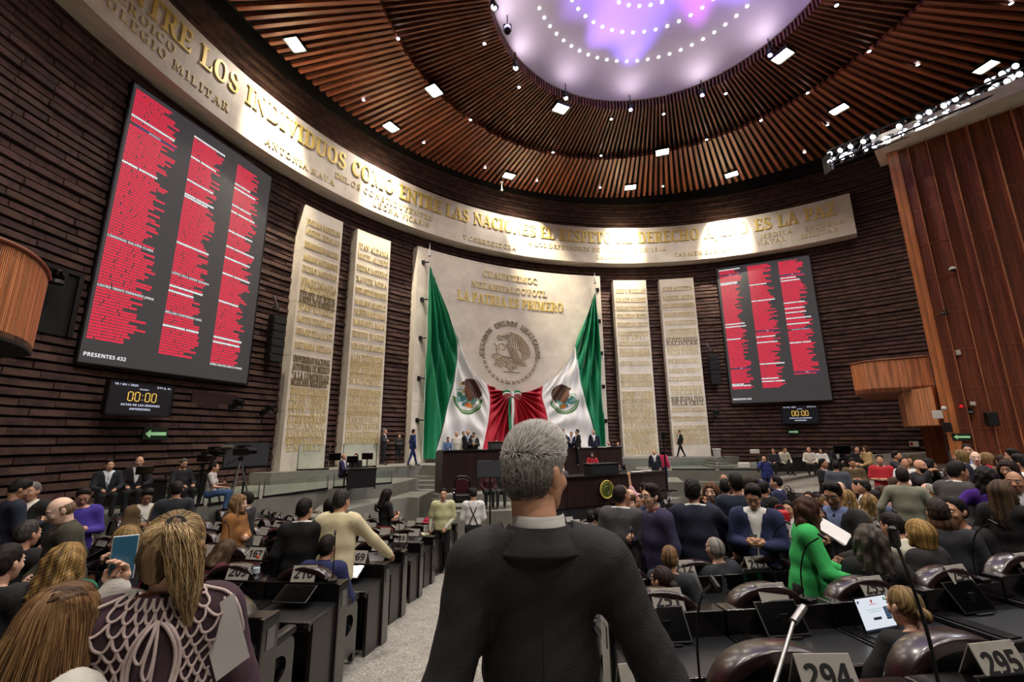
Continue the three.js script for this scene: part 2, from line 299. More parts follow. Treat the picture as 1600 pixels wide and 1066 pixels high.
{ // stage lights that hang from the edge of the dome and wash it violet
  const yoke = merge([rod(V3(0, 0, 0), V3(0, 0.5, 0), 0.025), box(0.34, 0.04, 0.06, 0, 0, 0), box(0.03, 0.34, 0.06, -0.16, -0.16, 0), box(0.03, 0.34, 0.06, 0.16, -0.16, 0)]);
  const head = new THREE.LatheGeometry([[0.001, -0.2], [0.1, -0.2], [0.12, -0.1], [0.13, 0.1], [0.145, 0.16], [0.13, 0.17], [0.001, 0.15]].map(([x, y]) => new THREE.Vector2(x, y)), 16);
  const lens = new THREE.SphereGeometry(0.12, 12, 8);
  const where = ['at the left dome edge, at the top of the photo', 'left of the dome, above the slat step', 'above a warm floodlight', 'below the middle of the dome', 'right of the middle of the dome', 'at the right edge of the dome'];
  [[772, 8, 0], [806, 103, 0], [884, 150, 0], [985, 168, 1], [1097, 145, 1], [1203, 82, 1]].forEach(([px, py, violet], i) => {
    const [X, Y, Z] = atY(px, py, 17.25), t = thing('dome_spotlight', (violet ? 'violet' : 'white') + ' spotlight hanging ' + where[i], 'spotlight', P(X, Y, Z), Math.atan2(X - 6, Z - 14) * -1);
    mesh('yoke', yoke, M.metalBlack, t).position.y = 0.25; const h = mesh('head', head, M.metalBlack, t); h.rotation.x = Math.PI * 0.9;
    const l = mesh('lens', lens, violet ? M.lampViolet : M.lampSmall, t); l.position.set(0, -0.1, 0.0);
    const d = V3(6.06 - X, 0, -(13.9 - Z)).normalize();
    spot(t, [0x8a62ff, 0x9a6cff, 0xa070ff, 0x7a5cff, 0xd060ff, 0x8a66ff][i], LIGHT.dome, P(X, Y + 0.2, Z).addScaledVector(d, 0.35), P(6.06 + [1, 1.6, 0.6, -0.4, 1.8, 1][i], 20, 13.9 + [0, 0.5, 1.4, 1.6, 0.6, -0.5][i]), [0.5, 0.45, 0.5, 0.6, 0.3, 0.5][i], 0.9, 8);
    spot(t, 0xe2d0ee, LIGHT.domeWash, P(X, Y + 0.2, Z).addScaledVector(d, 0.45), P(X, 24, Z).addScaledVector(d, 3), 1.4, 1, 12);
  });
  for (const t of [2.6, 3.4, 4.2, 5.0]) { const X = 6.06 + 6.4 * Math.sin(t), Z = 13.9 + 6.4 * Math.cos(t); const s = thing('dome_spotlight', 'violet spotlight on the near dome edge', 'spotlight', P(X, 17.25, Z), 0, 'spotlights on the near dome edge'); mesh('yoke', yoke, M.metalBlack, s).position.y = 0.25; mesh('head', head, M.metalBlack, s).rotation.x = Math.PI * 0.9; mesh('lens', lens, M.lampViolet, s).position.y = 0.1; spot(s, 0x8f6cff, LIGHT.dome, P(X, 17.45, Z), P(6.06 - 2 * Math.sin(t), 20.2, 13.9 - 2 * Math.cos(t)), 0.6, 0.9, 8); spot(s, 0xe2d0ee, LIGHT.domeWash, P(X, 17.5, Z), P(X - Math.sin(t) * 3, 24, Z - Math.cos(t) * 3), 1.4, 1, 12); }
}
// white hanging fitting at the rim
{ const [X, Y, Z] = atY(784, 292, 16.6), t = thing('hanging_fitting', 'small white fitting hanging from the ceiling rim above the stone band', 'fitting', P(X, Y, Z)); mesh('stem', merge([cyl(0.03, 0.03, 0.5, 8, 0, 0.05, 0), box(0.2, 0.04, 0.2, 0, 0.3, 0)]), M.white, t); mesh('head', cyl(0.05, 0.1, 0.1, 10, 0, -0.22, 0), M.white, t); }

// ================================================================ stone band, pylons, centre panel
{
  const y0 = 12.25, y1 = 15.0, a0 = -2.25, a1 = 0.676;
  const band = structGroup('wall_stone_band');
  // each stone panel of the band is a piece of its own
  const panels = 30, da = (a1 - a0) / panels, mats = [0, 1, 2].map((i) => { const m = M.stone.clone(); m.color = new THREE.Color().setScalar([0.97, 1, 0.94][i]); return m; });
  for (let i = 0; i < panels; i++) { const m = mesh('stone_panel', arcBlock(a0 + i * da + 0.0001, a0 + (i + 1) * da - 0.0001, y0, y1, RB, RW - 0.05, 3), mats[i % 3], band); if (i) m.name += '_' + String(i).padStart(3, '0'); }
  const big = 'ENTRE LOS INDIVIDUOS COMO ENTRE LAS NACIONES EL RESPETO AL DERECHO AJENO ES LA PAZ';
  // one line along the whole band, spaced by the letters' own widths
  const aEnd = onWall(1307, 326, RB).a, aL = onWall(312, 82, RB).a, size = 0.88;
  const words = big.split(' '), space = 0.55;
  const w = (s) => textWidth(serif, s, size, 1.22), total = (ss) => ss.reduce((t, s) => t + w(s) + space, -space);
  const full = total(words.slice(1)), k = ((aEnd - aL) * RB) / full;
  const mk = M.gold; let x = aL * RB;
  arcText(band, 'ENTRE', (x - (w('ENTRE') / 2 + space) * k) / RB, y0 + 1.98, size, 0.05, RB, mk, { width: w('ENTRE') * k });
  for (const s of words.slice(1)) { arcText(band, s, (x + (w(s) * k) / 2) / RB, y0 + 1.98, size, 0.05, RB, mk, { width: w(s) * k }); x += (w(s) + space) * k; }
  for (const [px, py, s, wd, h, dy] of [[215, 62, 'HEROICO', 0, 0.34, 1.18], [262, 100, 'COLEGIO MILITAR', 0, 0.34, 0.68], [470, 262, 'ANTONIA NAVA', 0, 0.3, 0.5], [530, 290, 'DE', 0, 0.3, 1.0], [604, 302, 'A LOS CONSTITUYENTES', 0, 0.32, 1.0], [628, 338, 'LEONA VICARIO', 0, 0.3, 0.5], [765, 388, 'Y CORREGIDORA', 0, 0.3, 0.45], [930, 382, 'A LOS DEFENSORES DE VERACRUZ EN 1914', 0, 0.3, 1.0], [952, 402, 'LAZARIN', 0, 0.28, 0.42], [1098, 393, 'CARMEN SERDAN', 0, 0.28, 0.5], [1212, 366, 'MEDICA', 0, 0.3, 1.1], [1288, 354, 'ESCUELA', 0, 0.3, 1.0], [1205, 377, 'NAVAL', 0, 0.3, 0.66], [1280, 365, 'MILITAR', 0, 0.3, 0.56]]) {
    const q = onWall(px, py, RB); arcText(band, s, q.a, y0 + dy, h, 0.03, RB, M.goldDull, { track: 1.18, font: serifThin });
  }
}
const yTop = 11.04, yPan = 11.34;
// lines of writing on the four pylons: [text, photo x, photo y, dark?]
const LINES = [
  [['JOSE MA MORELOS', 506, 357], ['MIGUEL HIDALGO', 503, 371], ['HERMENEGILDO GALEANA', 501, 391], ['MARIANO MATAMOROS', 499, 410], ['PEDRO MORENO', 498, 427], ['IGNACIO ZARAGOZA', 496, 445], ['VALENTIN GOMEZ', 495, 456], ['FELIPE DE JESUS', 494, 465, 1], ['ANGELES RAMIREZ', 494, 475, 1], ['JUAN ALVAREZ', 492, 485], ['SANTOS DEGOLLADO', 491, 503], ['IGNACIO DE LA LLAVE', 489, 522], ['JOSE MARIA ARTEAGA', 487, 543], ['UNIVERSIDAD NACIONAL', 486, 564, 1], ['AUTONOMA DE MEXICO', 484, 576, 1], ['"A LA COMUNIDAD', 485, 589, 1], ['MEXICANA MIGRANTE"', 483, 599, 1], ['FRANCISCO I MADERO', 482, 612], ['ALVARO OBREGON', 481, 622], ['LAZARO CARDENAS', 480, 634], ['DEL RIO', 480, 645], ['AL EXILIO REPUBLICANO', 479, 655], ['ESPAÑOL', 478, 665], ['A LOS HEROICOS', 477, 677], ['DEFENSORES DE CUAUTLA', 476, 688], ['EN 1812', 476, 699]],
  [['JUAN ALDAMA', 582, 391], ['MIGUEL ALLENDE', 582, 406], ['PEDRO MORENO', 580, 424], ['XAVIER MINA', 579, 441], ['JOSEFA ORTIZ DE DOMINGUEZ', 577, 458], ['MARIANO ABASOLO', 576, 476], ['VALENTIN GOMEZ FARIAS', 575, 491], ['MARGARITA MAZA', 575, 507], ['BENITO JUAREZ', 574, 525], ['IGNACIO ZARAGOZA', 572, 543], ['A LOS DEFENSORES', 572, 560], ['ANDRES QUINTANA ROO', 571, 570], ['FRAY SERVANDO', 571, 579], ['INSTITUTO POLITECNICO', 570, 588], ['NACIONAL', 569, 597], ['RICARDO FLORES MAGON', 568, 613], ['CENTENARIO DEL', 568, 623, 0], ['2010 AÑO DEL', 567, 632], ['BICENTENARIO DEL', 567, 639], ['HEROICO COLEGIO MILITAR', 566, 646], ['FRANCISCO VILLA', 567, 657], ['BRUNO TRAVEN', 565, 667], ['GENARO ESTRADA', 565, 679], ['JUSTO SIERRA MENDEZ', 564, 688]],
  [['JOSE Y NICOLAS', 986, 455], ['IGNACIO ALLENDE', 987, 469], ['MARIANO ESCOBEDO', 988, 482], ['GUILLERMO PRIETO', 989, 494], ['SEBASTIAN LERDO', 992, 507], ['A LOS CONSTITUYENTES', 992, 521], ['DE 1917', 990, 527], ['AQUILES SERDAN', 992, 537], ['EMILIANO ZAPATA', 993, 548], ['VENUSTIANO CARRANZA', 994, 554], ['AÑO DE LA PATRIA', 993, 568], ['BELISARIO DOMINGUEZ', 994, 588], ['A LOS VETERANOS', 996, 594], ['DE LA REVOLUCION', 996, 601], ['DEFENSORES DE LA PATRIA', 998, 615, 0], ['1846 - 1848', 998, 621], ['BATALLON DE SAN PATRICIO', 999, 627], ['MIGUEL HIDALGO', 999, 636], ['JOSE MARIA MORELOS', 1000, 643], ['FRANCISCO J MUJICA', 1000, 651], ['VICENTE LOMBARDO', 1001, 658], ['TOLEDANO', 1001, 664], ['IGNACIO RAMIREZ', 1001, 673], ['"EL NIGROMANTE"', 1002, 678], ['LEANDRO VALLE', 1002, 686], ['MARTINEZ', 1002, 692], ['A LA TRANSICION', 1003, 700], ['DEMOCRATICA', 1003, 706]],
  [['JOSE AZUETA', 1060, 451], ['MIGUEL AUZA', 1060, 465], ['GRAL IGNACIO PESQUEIRA', 1063, 477], ['NARCISO MENDOZA', 1063, 491], ['VIRGILIO URIBE', 1065, 504], ['CONSTITUYENTES DE', 1065, 517], ['APATZINGAN', 1066, 524], ['GILBERTO BOSQUES', 1067, 531, 1], ['SALDIVAR', 1067, 536, 1], ['HEROES ANONIMOS', 1068, 544], ['DE LA PATRIA', 1068, 551], ['JOSE MA PINO SUAREZ', 1070, 564], ['AMADO NERVO', 1071, 579], ['CENTENARIO', 1073, 592], ['CARLOS MADRAZO', 1073, 606], ['BECERRA', 1074, 613], ['SOR JUANA INES', 1075, 623, 1], ['DE LA CRUZ', 1075, 630, 1], ['CUAUHTEMOC CARDENAS', 1077, 640], ['FELIPE CARRILLO PUERTO', 1078, 654], ['A LOS LEGISLADORES', 1079, 668], ['MARTIRES DE 1913', 1083, 675], ['MOVIMIENTO', 1085, 683], ['ESTUDIANTIL DE 1968', 1083, 690]],
];
[[-1.072, -0.971], [-0.929, -0.829], [-0.059, 0.054], [0.099, 0.21]].forEach(([a0, a1], i) => {
  const g = structGroup('wall_stone_pylon');
  const cuts = [DAIS, 1.2, 3.7, 6.2, 8.7, yTop];
  for (let j = 0; j < 5; j++) { const m = mesh('stone_panel', arcBlock(a0, a1, cuts[j] + 0.006, cuts[j + 1] - 0.006, RP, RW - 0.05, 3), M.stone, g); if (j) m.name += '_00' + j; }
  const am = (a0 + a1) / 2, wide = (a1 - a0) * RP * 0.9;
  LINES[i].forEach(([s, px, py, dark], j) => { const q = onWall(px, py, RP), sz = 0.3, w = Math.min(textWidth(serif, s, sz, 1.08), wide); arcText(g, s, am, q.y, sz, 0.03, RP, dark ? M.bronze : M.goldDull, { width: w, font: dark ? serif : serifThin }); });
});
{ // centre panel
  const a0 = -0.743, a1 = -0.105, g = structGroup('wall_stone_panel');
  const cols = 6, rows = [DAIS, 2.0, 5.2, 8.3, yPan];
  let k = 0;
  for (let c = 0; c < cols; c++) for (let r = 0; r < 4; r++) { const m = mesh('stone_panel', arcBlock(a0 + ((a1 - a0) * c) / cols + 0.00006, a0 + ((a1 - a0) * (c + 1)) / cols - 0.00006, rows[r] + 0.003, rows[r + 1] - 0.003, RP, RW - 0.05, 4), M.stone, g); if (k) m.name += '_' + String(k).padStart(3, '0'); k++; }
  const line = (s, px0, py0, px1, py1, size, m) => { const A = onWall(px0, py0, RP), B = onWall(px1, py1, RP); arcText(g, s, (A.a + B.a) / 2, (A.y + B.y) / 2, size, 0.04, RP, m, { width: (B.a - A.a) * RP }); };
  line('CUAUHTEMOC', 754, 427, 839, 440, 0.42, M.goldDull); line('NEZAHUALCOYOTL', 736, 443, 854, 460, 0.42, M.goldDull); line('LA PATRIA ES PRIMERO', 714, 461, 880, 480, 0.66, M.gold);
}
// ================================================================ relief of the centre panel (seal with lettering), flag
// bends flat geometry (metres, z towards the hall) on to the curved stone at angle a0, height Y0
function bend(g, a0, Y0, r = RP) {
  const p = g.attributes.position;
  for (let i = 0; i < p.count; i++) { const w = wallP(a0 + p.getX(i) / r, Y0 + p.getY(i), r - p.getZ(i)); p.setXYZ(i, w.x, w.y, w.z); }
  g.computeVertexNormals(); return g;
}
const stroke = (pts, r, n = 14) => tube(pts.map(([x, y]) => V3(x, y, 0)), r, n, 5).scale(1, 1, 0.9);
function leafGeo(x, y, len, w, ang, t = 0.03) {
  const s = new THREE.Shape(); s.moveTo(0, 0); s.quadraticCurveTo(len * 0.5, w, len, 0); s.quadraticCurveTo(len * 0.5, -w, 0, 0);
  return new THREE.ExtrudeGeometry(s, { depth: t, bevelEnabled: true, bevelSize: 0.006, bevelThickness: 0.012, bevelSegments: 1, curveSegments: 4 }).rotateZ(ang).translate(x, y, 0);
}
{
  const c = onWall(797, 552, RP), R = 2.08;
  const t = thing('stone_seal', 'round carved stone seal with an eagle, laurel wreath and lettering on the centre panel', 'seal');
  const rel = std({ map: stoneMap, roughness: 0.8, color: 0xd6ccbb });
  const ring = 'ESTADOS UNIDOS MEXICANOS', list = [];
  [...ring].forEach((ch, i) => { if (ch === ' ') return; const ang = Math.PI * (1.03 - (i / (ring.length - 1)) * 1.06); const g = glyph(sans, ch, 0.33, 0.07).clone(); g.computeBoundingBox(); g.translate(-(g.boundingBox.min.x + g.boundingBox.max.x) / 2, 0, 0).rotateZ(ang - Math.PI / 2).translate(Math.cos(ang) * R * 0.88, Math.sin(ang) * R * 0.88 + 0.02, 0); list.push(g); });
  mesh('seal_lettering', bend(merge(list), c.a, c.y), std({ color: 0x9c907c, roughness: 0.8 }), t);
  const leaves = []; for (let i = 0; i < 17; i++) for (const o of [0, 1]) { const ang = Math.PI * (1.04 + 0.92 * (i / 16)), rad = R * (0.87 + o * 0.1), dir = (ang < Math.PI * 1.5 ? -1 : 1) * Math.PI / 2; leaves.push(leafGeo(Math.cos(ang) * rad, Math.sin(ang) * rad, 0.3, 0.08, ang - dir + (o ? 0.75 : -0.7) * (dir > 0 ? -1 : 1), 0.04)); }
  mesh('laurel_wreath', bend(merge(leaves), c.a, c.y), rel, t);
  const S = (pts, r) => stroke(pts.map(([x, y]) => [x * R * 0.8, y * R * 0.8]), r * R);
  const wing = []; for (let i = 0; i < 11; i++) { const f = i / 10; wing.push(S([[0.02 + 0.1 * f, 0.86 - 0.05 * f], [0.45 - 0.12 * f, 0.72 - 0.25 * f], [0.82 - 0.3 * f, 0.28 - 0.32 * f], [0.88 - 0.36 * f, -0.02 - 0.2 * f]], 0.016)); }
  for (let r = 0; r < 4; r++) for (let i = 0; i < 7; i++) wing.push(leafGeo((-0.12 + i * 0.1 + r * 0.02) * R * 0.8, (0.72 - r * 0.13 - i * 0.015) * R * 0.8, 0.2, 0.06, -1.2 - 0.05 * i, 0.05));
  mesh('eagle_wing', bend(merge(wing), c.a, c.y), rel, t);
  const body = []; for (let r = 0; r < 6; r++) for (let i = 0; i < 5; i++) body.push(leafGeo((-0.16 + i * 0.1 + r * 0.05) * R * 0.8, (0.34 - r * 0.11 - i * 0.03) * R * 0.8, 0.2, 0.065, -1.15 - 0.1 * i, 0.06));
  for (let i = 0; i < 8; i++) body.push(S([[0.36 + 0.03 * i, 0.24 - 0.015 * i], [0.5 + 0.045 * i, -0.02], [0.42 + 0.055 * i, -0.36 + 0.03 * i]], 0.018));
  body.push(S([[-0.08, 0.5], [-0.2, 0.62], [-0.36, 0.66], [-0.48, 0.58], [-0.42, 0.5], [-0.34, 0.54]], 0.03), S([[-0.36, 0.66], [-0.46, 0.7], [-0.54, 0.62], [-0.5, 0.5]], 0.026), S([[-0.04, 0.46], [-0.1, 0.36], [-0.06, 0.3]], 0.03));
  for (let i = 0; i < 9; i++) body.push(leafGeo((-0.3 + i * 0.05) * R * 0.8, (0.7 + 0.04 * Math.sin(i * 2)) * R * 0.8, 0.16, 0.05, 0.6 + i * 0.2, 0.05));
  mesh('eagle_body', bend(merge(body), c.a, c.y), rel, t);
  mesh('serpent', bend(merge([S([[-0.72, 0.34], [-0.6, 0.3], [-0.58, 0.16], [-0.44, 0.1], [-0.5, 0.28], [-0.36, 0.36], [-0.2, 0.28], [-0.24, 0.14], [-0.36, 0.12]], 0.024), S([[-0.58, 0.16], [-0.55, -0.02], [-0.36, -0.12], [-0.1, -0.16], [0.1, -0.18]], 0.022)]), c.a, c.y), rel, t);
  const cactus = []; for (const [x, y, s, a] of [[-0.66, -0.14, 0.12, 0.4], [-0.52, -0.3, 0.13, 0.2], [-0.34, -0.26, 0.14, 0.1], [-0.14, -0.3, 0.15, 0], [0.06, -0.28, 0.14, 0], [0.24, -0.3, 0.14, -0.2], [0.44, -0.36, 0.12, -0.3], [0.6, -0.4, 0.1, -0.5], [-0.4, -0.48, 0.12, 0.3], [-0.1, -0.5, 0.13, 0], [0.2, -0.5, 0.13, -0.2], [-0.62, -0.46, 0.08, 0.5], [0.04, -0.64, 0.12, 0]]) cactus.push(new THREE.TorusGeometry(s * R * 0.7, 0.022 * R, 5, 14).scale(1, 0.72, 1).rotateZ(a).translate(x * R * 0.8, y * R * 0.8, 0), new THREE.SphereGeometry(s * R * 0.5, 8, 5).scale(1, 0.7, 0.3).rotateZ(a).translate(x * R * 0.8, y * R * 0.8, 0));
  cactus.push(S([[-0.3, -0.74], [0.4, -0.74]], 0.02), S([[-0.04, -0.54], [-0.02, -0.72]], 0.02), S([[0.1, -0.54], [0.08, -0.72]], 0.02));
  mesh('cactus', bend(merge(cactus), c.a, c.y), rel, t);
}
// the two halves of the draped flag, each with three cloth panels, tied in the middle
{
  const cr = (pts) => { const c = new THREE.CatmullRomCurve3(pts.map(([x, y]) => { const q = onWall(x, y, RP - 0.25); return V3(q.a * RP, q.y, 0); })); return (t) => c.getPoint(t); };
  const cloth = (o) => new THREE.MeshPhysicalMaterial({ roughness: 0.55, sheen: 0.4, sheenRoughness: 0.4, side: THREE.DoubleSide, ...o });
  const emblem = (flip) => canvasTex(512, 768, (g, w, h) => {
    g.fillStyle = '#e6e5e2'; g.fillRect(0, 0, w, h);
    g.save(); if (flip) { g.translate(w, 0); g.scale(-1, 1); }
    g.translate(0.60 * w, 0.53 * h); g.scale(3.3, 2.25); const E = (x, y, a, b, r, f) => { g.fillStyle = f; g.beginPath(); g.ellipse(x, y, a, b, r, 0, 7); g.fill(); };
    for (let i = 0; i < 18; i++) { const t = 0.25 + (i / 17) * 2.75; E(Math.cos(t) * 42, Math.sin(t) * 46, 6, 2.6, t + 1.2, i % 2 ? '#4c7a3c' : '#3f6b39'); E(Math.cos(t) * 36, Math.sin(t) * 40, 4, 2, t + 2, '#5c8a4c'); }
    for (const [x, y] of [[-22, -4], [-12, 6], [2, 10], [14, 14], [-26, 10], [-6, 20], [10, 24], [22, 6]]) E(x, y, 9, 6, x * 0.1, ['#4c8c94', '#4f8f76', '#6aa09a'][Math.abs(x) % 3]);
    E(4, 24, 12, 7, 0.2, '#d28a3a'); E(-2, 22, 5, 3, 0, '#c9532f'); E(-14, -12, 4, 3, 0, '#c2a24a'); E(-30, -2, 3, 5, 0.4, '#7fb0b0');
    g.strokeStyle = '#58a06a'; g.lineWidth = 2; g.beginPath(); g.moveTo(-34, -10); g.bezierCurveTo(-30, -26, -22, -14, -16, -18); g.stroke();
    g.fillStyle = '#4a2f20'; g.beginPath(); g.moveTo(-12, -42); g.bezierCurveTo(8, -60, 38, -40, 40, -6); g.lineTo(34, 10); g.lineTo(30, 0); g.lineTo(26, 14); g.lineTo(20, 2); g.bezierCurveTo(14, 14, 4, 0, -2, -8); g.bezierCurveTo(-8, -18, -20, -28, -12, -42); g.fill();
    g.fillStyle = '#6e4427'; g.beginPath(); g.moveTo(-14, -30); g.bezierCurveTo(-2, -26, 8, -8, 14, 10); g.lineTo(2, 14); g.bezierCurveTo(-8, 2, -16, -12, -14, -30); g.fill();
    E(-16, -34, 6, 5, 0.3, '#5a3a26'); E(-22, -32, 3, 2, 0.5, '#d8a63a'); g.restore();
  });
  const sides = [
    { name: 'left', px: (p) => p, c0: [[671, 415], [668, 470], [665, 540], [662, 620], [660, 690], [663, 717]], top01: [[671, 415], [684, 449], [697, 483], [709, 516]], c1: [[709, 516], [713, 535], [713, 562], [706, 600], [692, 655], [675, 717]], top12: [[709, 516], [720, 545], [736, 577], [760, 601]], c2: [[760, 601], [764, 620], [762, 650], [756, 680], [750, 704]], top23: [[760, 601], [778, 609], [798, 614]], c3: [[798, 614], [798, 640], [798, 670], [798, 704]], pole: [[671, 404], [660, 718]] },
    { name: 'right', c0: [[930, 456], [934, 510], [938, 560], [942, 630], [945, 690], [946, 706]], top01: [[930, 456], [920, 484], [909, 512], [898, 541]], c1: [[898, 541], [901, 560], [905, 590], [911, 620], [920, 652], [932, 702]], top12: [[898, 541], [887, 563], [871, 586], [848, 603]], c2: [[848, 603], [846, 620], [851, 640], [856, 668], [862, 702]], top23: [[848, 603], [826, 612], [802, 615]], c3: [[802, 615], [802, 640], [803, 670], [803, 702]], pole: [[930, 446], [946, 708]] },
  ];
  const t = thing('flag', 'huge green, white and red flag draped and tied in front of the stone centre panel', 'flag');
  for (const s of sides) {
    const C = {}; for (const k of ['c0', 'c1', 'c2', 'c3', 'top01', 'top12', 'top23']) C[k] = cr(s[k]);
    const apex = C.c0(0), knot = C.c3(0), sg = s.name === 'left' ? 1 : -1;
    const coons = (L, Rr, T) => (u, v) => {
      const l = L(v), r = Rr(v), tp = T(u), a = L(0), b = Rr(0), q = l.clone().lerp(r, u); const lin = a.clone().lerp(b, u);
      return q.add(tp.sub(lin).multiplyScalar((1 - v) * (1 - v)));
    };
    const panels = [
      ['green_panel', coons(C.c0, C.c1, C.top01), (p, u, v) => { const th = Math.atan2((p.x - apex.x) * sg, apex.y - p.y + 0.05); const d = p.distanceTo(apex); return Math.min(1, d / 3) * (1 - ss(u, 0.85, 1)) * (0.26 * Math.sin(th * 52 + 2 * Math.sin(d * 0.5)) + 0.12 * Math.sin(th * 117 + d * 0.3)); }, cloth({ color: 0x0f7f55 })],
      ['white_panel', coons(C.c1, C.c2, C.top12), (p, u, v) => { const w = v + 0.10 * Math.sin(u * Math.PI) * (1 - v) * 2; const th = Math.atan2((p.x - apex.x) * sg, apex.y - p.y); return 0.17 * Math.sin(40 * (w - 0.25 * u) * (0.6 + 0.4 * u)) * (0.35 + 0.65 * Math.min(1, v * 6)) * (0.3 + 0.7 * u) * (1 - ss(u, 0.75, 1)) + 0.2 * (1 - u) ** 1.5 * ss(u, 0, 0.1) * Math.sin(th * 62); }, cloth({ map: emblem(s.name === 'right') })],
      ['red_panel', coons(C.c2, C.c3, C.top23), (p, u, v) => { const th = Math.atan2((knot.x - p.x) * sg, knot.y - p.y + 0.12), d = p.distanceTo(knot); return Math.min(1, d / 1.2) * ss(u, 0, 0.3) * (0.18 * Math.sin(th * 30) + 0.07 * Math.sin(th * 67 + d)); }, cloth({ color: 0xb81830 })],
    ];
    for (const [name, f, fold, m] of panels) {
      const flat = (u, v) => { const p = f(u, v); if (name === 'white_panel') p.y -= 0.55 * Math.sin(u * Math.PI) * v * (1 - v) * 2; return p; };
      const ps = []; for (const u of [0, 0.5, 1]) for (const v of [0, 0.5, 1]) ps.push(flat(u, v));
      const bb = new THREE.Box3().setFromPoints(ps);
      const g = surface((u, v) => { const p = flat(u, v), z = fold(p, u, v); return wallP(p.x / RP, p.y, RP - 0.3 - z - 0.25 * v * (name === 'white_panel' ? 1 : name === 'red_panel' ? 1 : 0.6)); }, 90, 90, (u, v) => { const p = flat(u, v); return [(p.x - bb.min.x) / (bb.max.x - bb.min.x), (p.y - bb.min.y) / (bb.max.y - bb.min.y)]; });
      mesh(name, g, m, t);
    }
    const A = onWall(...s.pole[0], RP - 0.3), B = onWall(...s.pole[1], RP - 0.3), am = (A.a + B.a) / 2;
    mesh('flagpole', rod(wallP(A.a, A.y + 0.35, RP - 0.3), wallP(B.a, B.y, RP - 0.3), 0.022), M.white, t);
    const tip = wallP(A.a, A.y + 0.3, RP - 0.3);
    mesh('finial', merge([new THREE.SphereGeometry(0.1, 10, 8).translate(tip.x, tip.y - 0.1, tip.z), new THREE.ConeGeometry(0.06, 0.75, 8).translate(tip.x, tip.y + 0.4, tip.z)]), M.white, t);
    for (let i = 0; i < 5; i++) { const f = 0.02 + i * 0.2, p0 = wallP(A.a + (B.a - A.a) * f, A.y + (B.y - A.y) * f, RP - 0.3), p1 = wallP(A.a + (B.a - A.a) * f - 0.012 * sg, A.y + (B.y - A.y) * f, RP - 0.02); mesh('wall_bracket', merge([rod(p0, p1, 0.04), box(0.2, 0.24, 0.12, p1.x, p1.y, p1.z)]), M.metalBlack, t); }
  }
  // bow: two loops and a hanging ribbon
  const k = onWall(800, 617, RP - 0.9), loop = (sx, dy, m, name) => mesh(name, bend(tube([[0, 0, 0.1], [0.28 * sx, 0.12 + dy * 0.6, 0.16], [0.56 * sx, 0.08 + dy * 0.6, 0.13], [0.5 * sx, -0.08 + dy * 0.6, 0.1], [0.2 * sx, -0.07 + dy * 0.6, 0.13], [0, 0, 0.1]].map((p) => V3(...p)), 0.07, 24, 8).scale(1, 1, 1.2), k.a, k.y, RP - 0.75), m, t);
  const G = cloth({ color: 0x11774e }), Wt = cloth({ color: 0xe3e2de }), Rd = cloth({ color: 0xa81226 });
  for (const sx of [-1, 1]) { loop(sx, 0.16, G, 'bow_loop_green'); loop(sx, -0.05, Wt, 'bow_loop_white'); loop(sx, -0.3, Rd, 'bow_loop_red'); }
  mesh('bow_knot', bend(rbox(0.2, 0.36, 0.2, 0.09, 0, 0.02, 0.2, 4), k.a, k.y, RP - 0.75), Wt, t);
  const rib = (x, m, name) => mesh(name, surface((u, v) => wallP(k.a + (x + (u - 0.5) * 0.2) / RP, k.y - 0.2 - v * 3.3, RP - 1.0 - 0.05 * Math.sin(v * 9 + x * 20) - 0.02 * Math.sin(u * 6)), 4, 20), m, t);
  rib(-0.2, G, 'ribbon_green'); rib(0, Wt, 'ribbon_white'); rib(0.2, Rd, 'ribbon_red');
}
// ================================================================ scoreboards and clock screens
const RED = '#ee2747';
function drawBoard(cols, rows, seedv, extra) {
  return canvasTex(1024, 1720, (g, w, h) => {
    seed = seedv; g.fillStyle = '#3a3738'; g.fillRect(0, 0, w, h);
    const y0 = 0.018 * h, dy = (0.925 * h) / rows;
    cols.forEach(({ x0, x1, r0, r1, white = {}, head = {} }) => {
      for (let r = r0; r < r1; r++) {
        const y = y0 + r * dy, isW = white[r], hd = head[r];
        if (hd !== undefined) { g.fillStyle = '#5a43c8'; g.fillRect(x0 * w + 30, y + dy * 0.42, (x1 - x0) * w - 40, 3); if (hd) { g.fillStyle = '#3a3738'; const tw = hd.length * 12; g.fillRect((x0 + x1) * 0.5 * w - tw / 2, y, tw, dy); g.font = 'bold 16px sans-serif'; g.textAlign = 'center'; g.fillStyle = '#d8d4f0'; g.fillText(hd, (x0 + x1) * 0.5 * w, y + dy * 0.8); } continue; }
        g.textAlign = 'left';
        if (typeof isW === 'string') { g.fillStyle = '#f2f2f2'; g.font = 'bold 19px sans-serif'; g.fillText(isW, x0 * w, y + dy * 0.86, (x1 - x0) * w * 1.05); continue; }
        g.fillStyle = isW ? '#f4f2f2' : RED;
        const len = (x1 - x0) * w * rr(0.62, 1.0); let x = x0 * w;
        const words = 2 + Math.floor(rnd() * 3); let left = len;
        for (let k = 0; k < words && left > 30; k++) { const wl = k === words - 1 ? left : Math.min(left, len * rr(0.2, 0.4)); for (let xx = x; xx < x + wl - 7; xx += 10.5) { const hh = dy * rr(0.72, 0.86); g.fillRect(xx, y + dy * 0.07, 8.9, hh); } x += wl; left -= wl; }
      }
    });
    g.fillStyle = '#f2f2f2'; g.font = 'bold 28px sans-serif'; g.textAlign = 'left'; g.fillText('PRESENTES 432', 0.02 * w, h * 0.977);
    seed = seedv + 99;
  });
}
const wl = (...a) => Object.fromEntries(a.map((r) => (Array.isArray(r) ? r : [r, 1])));
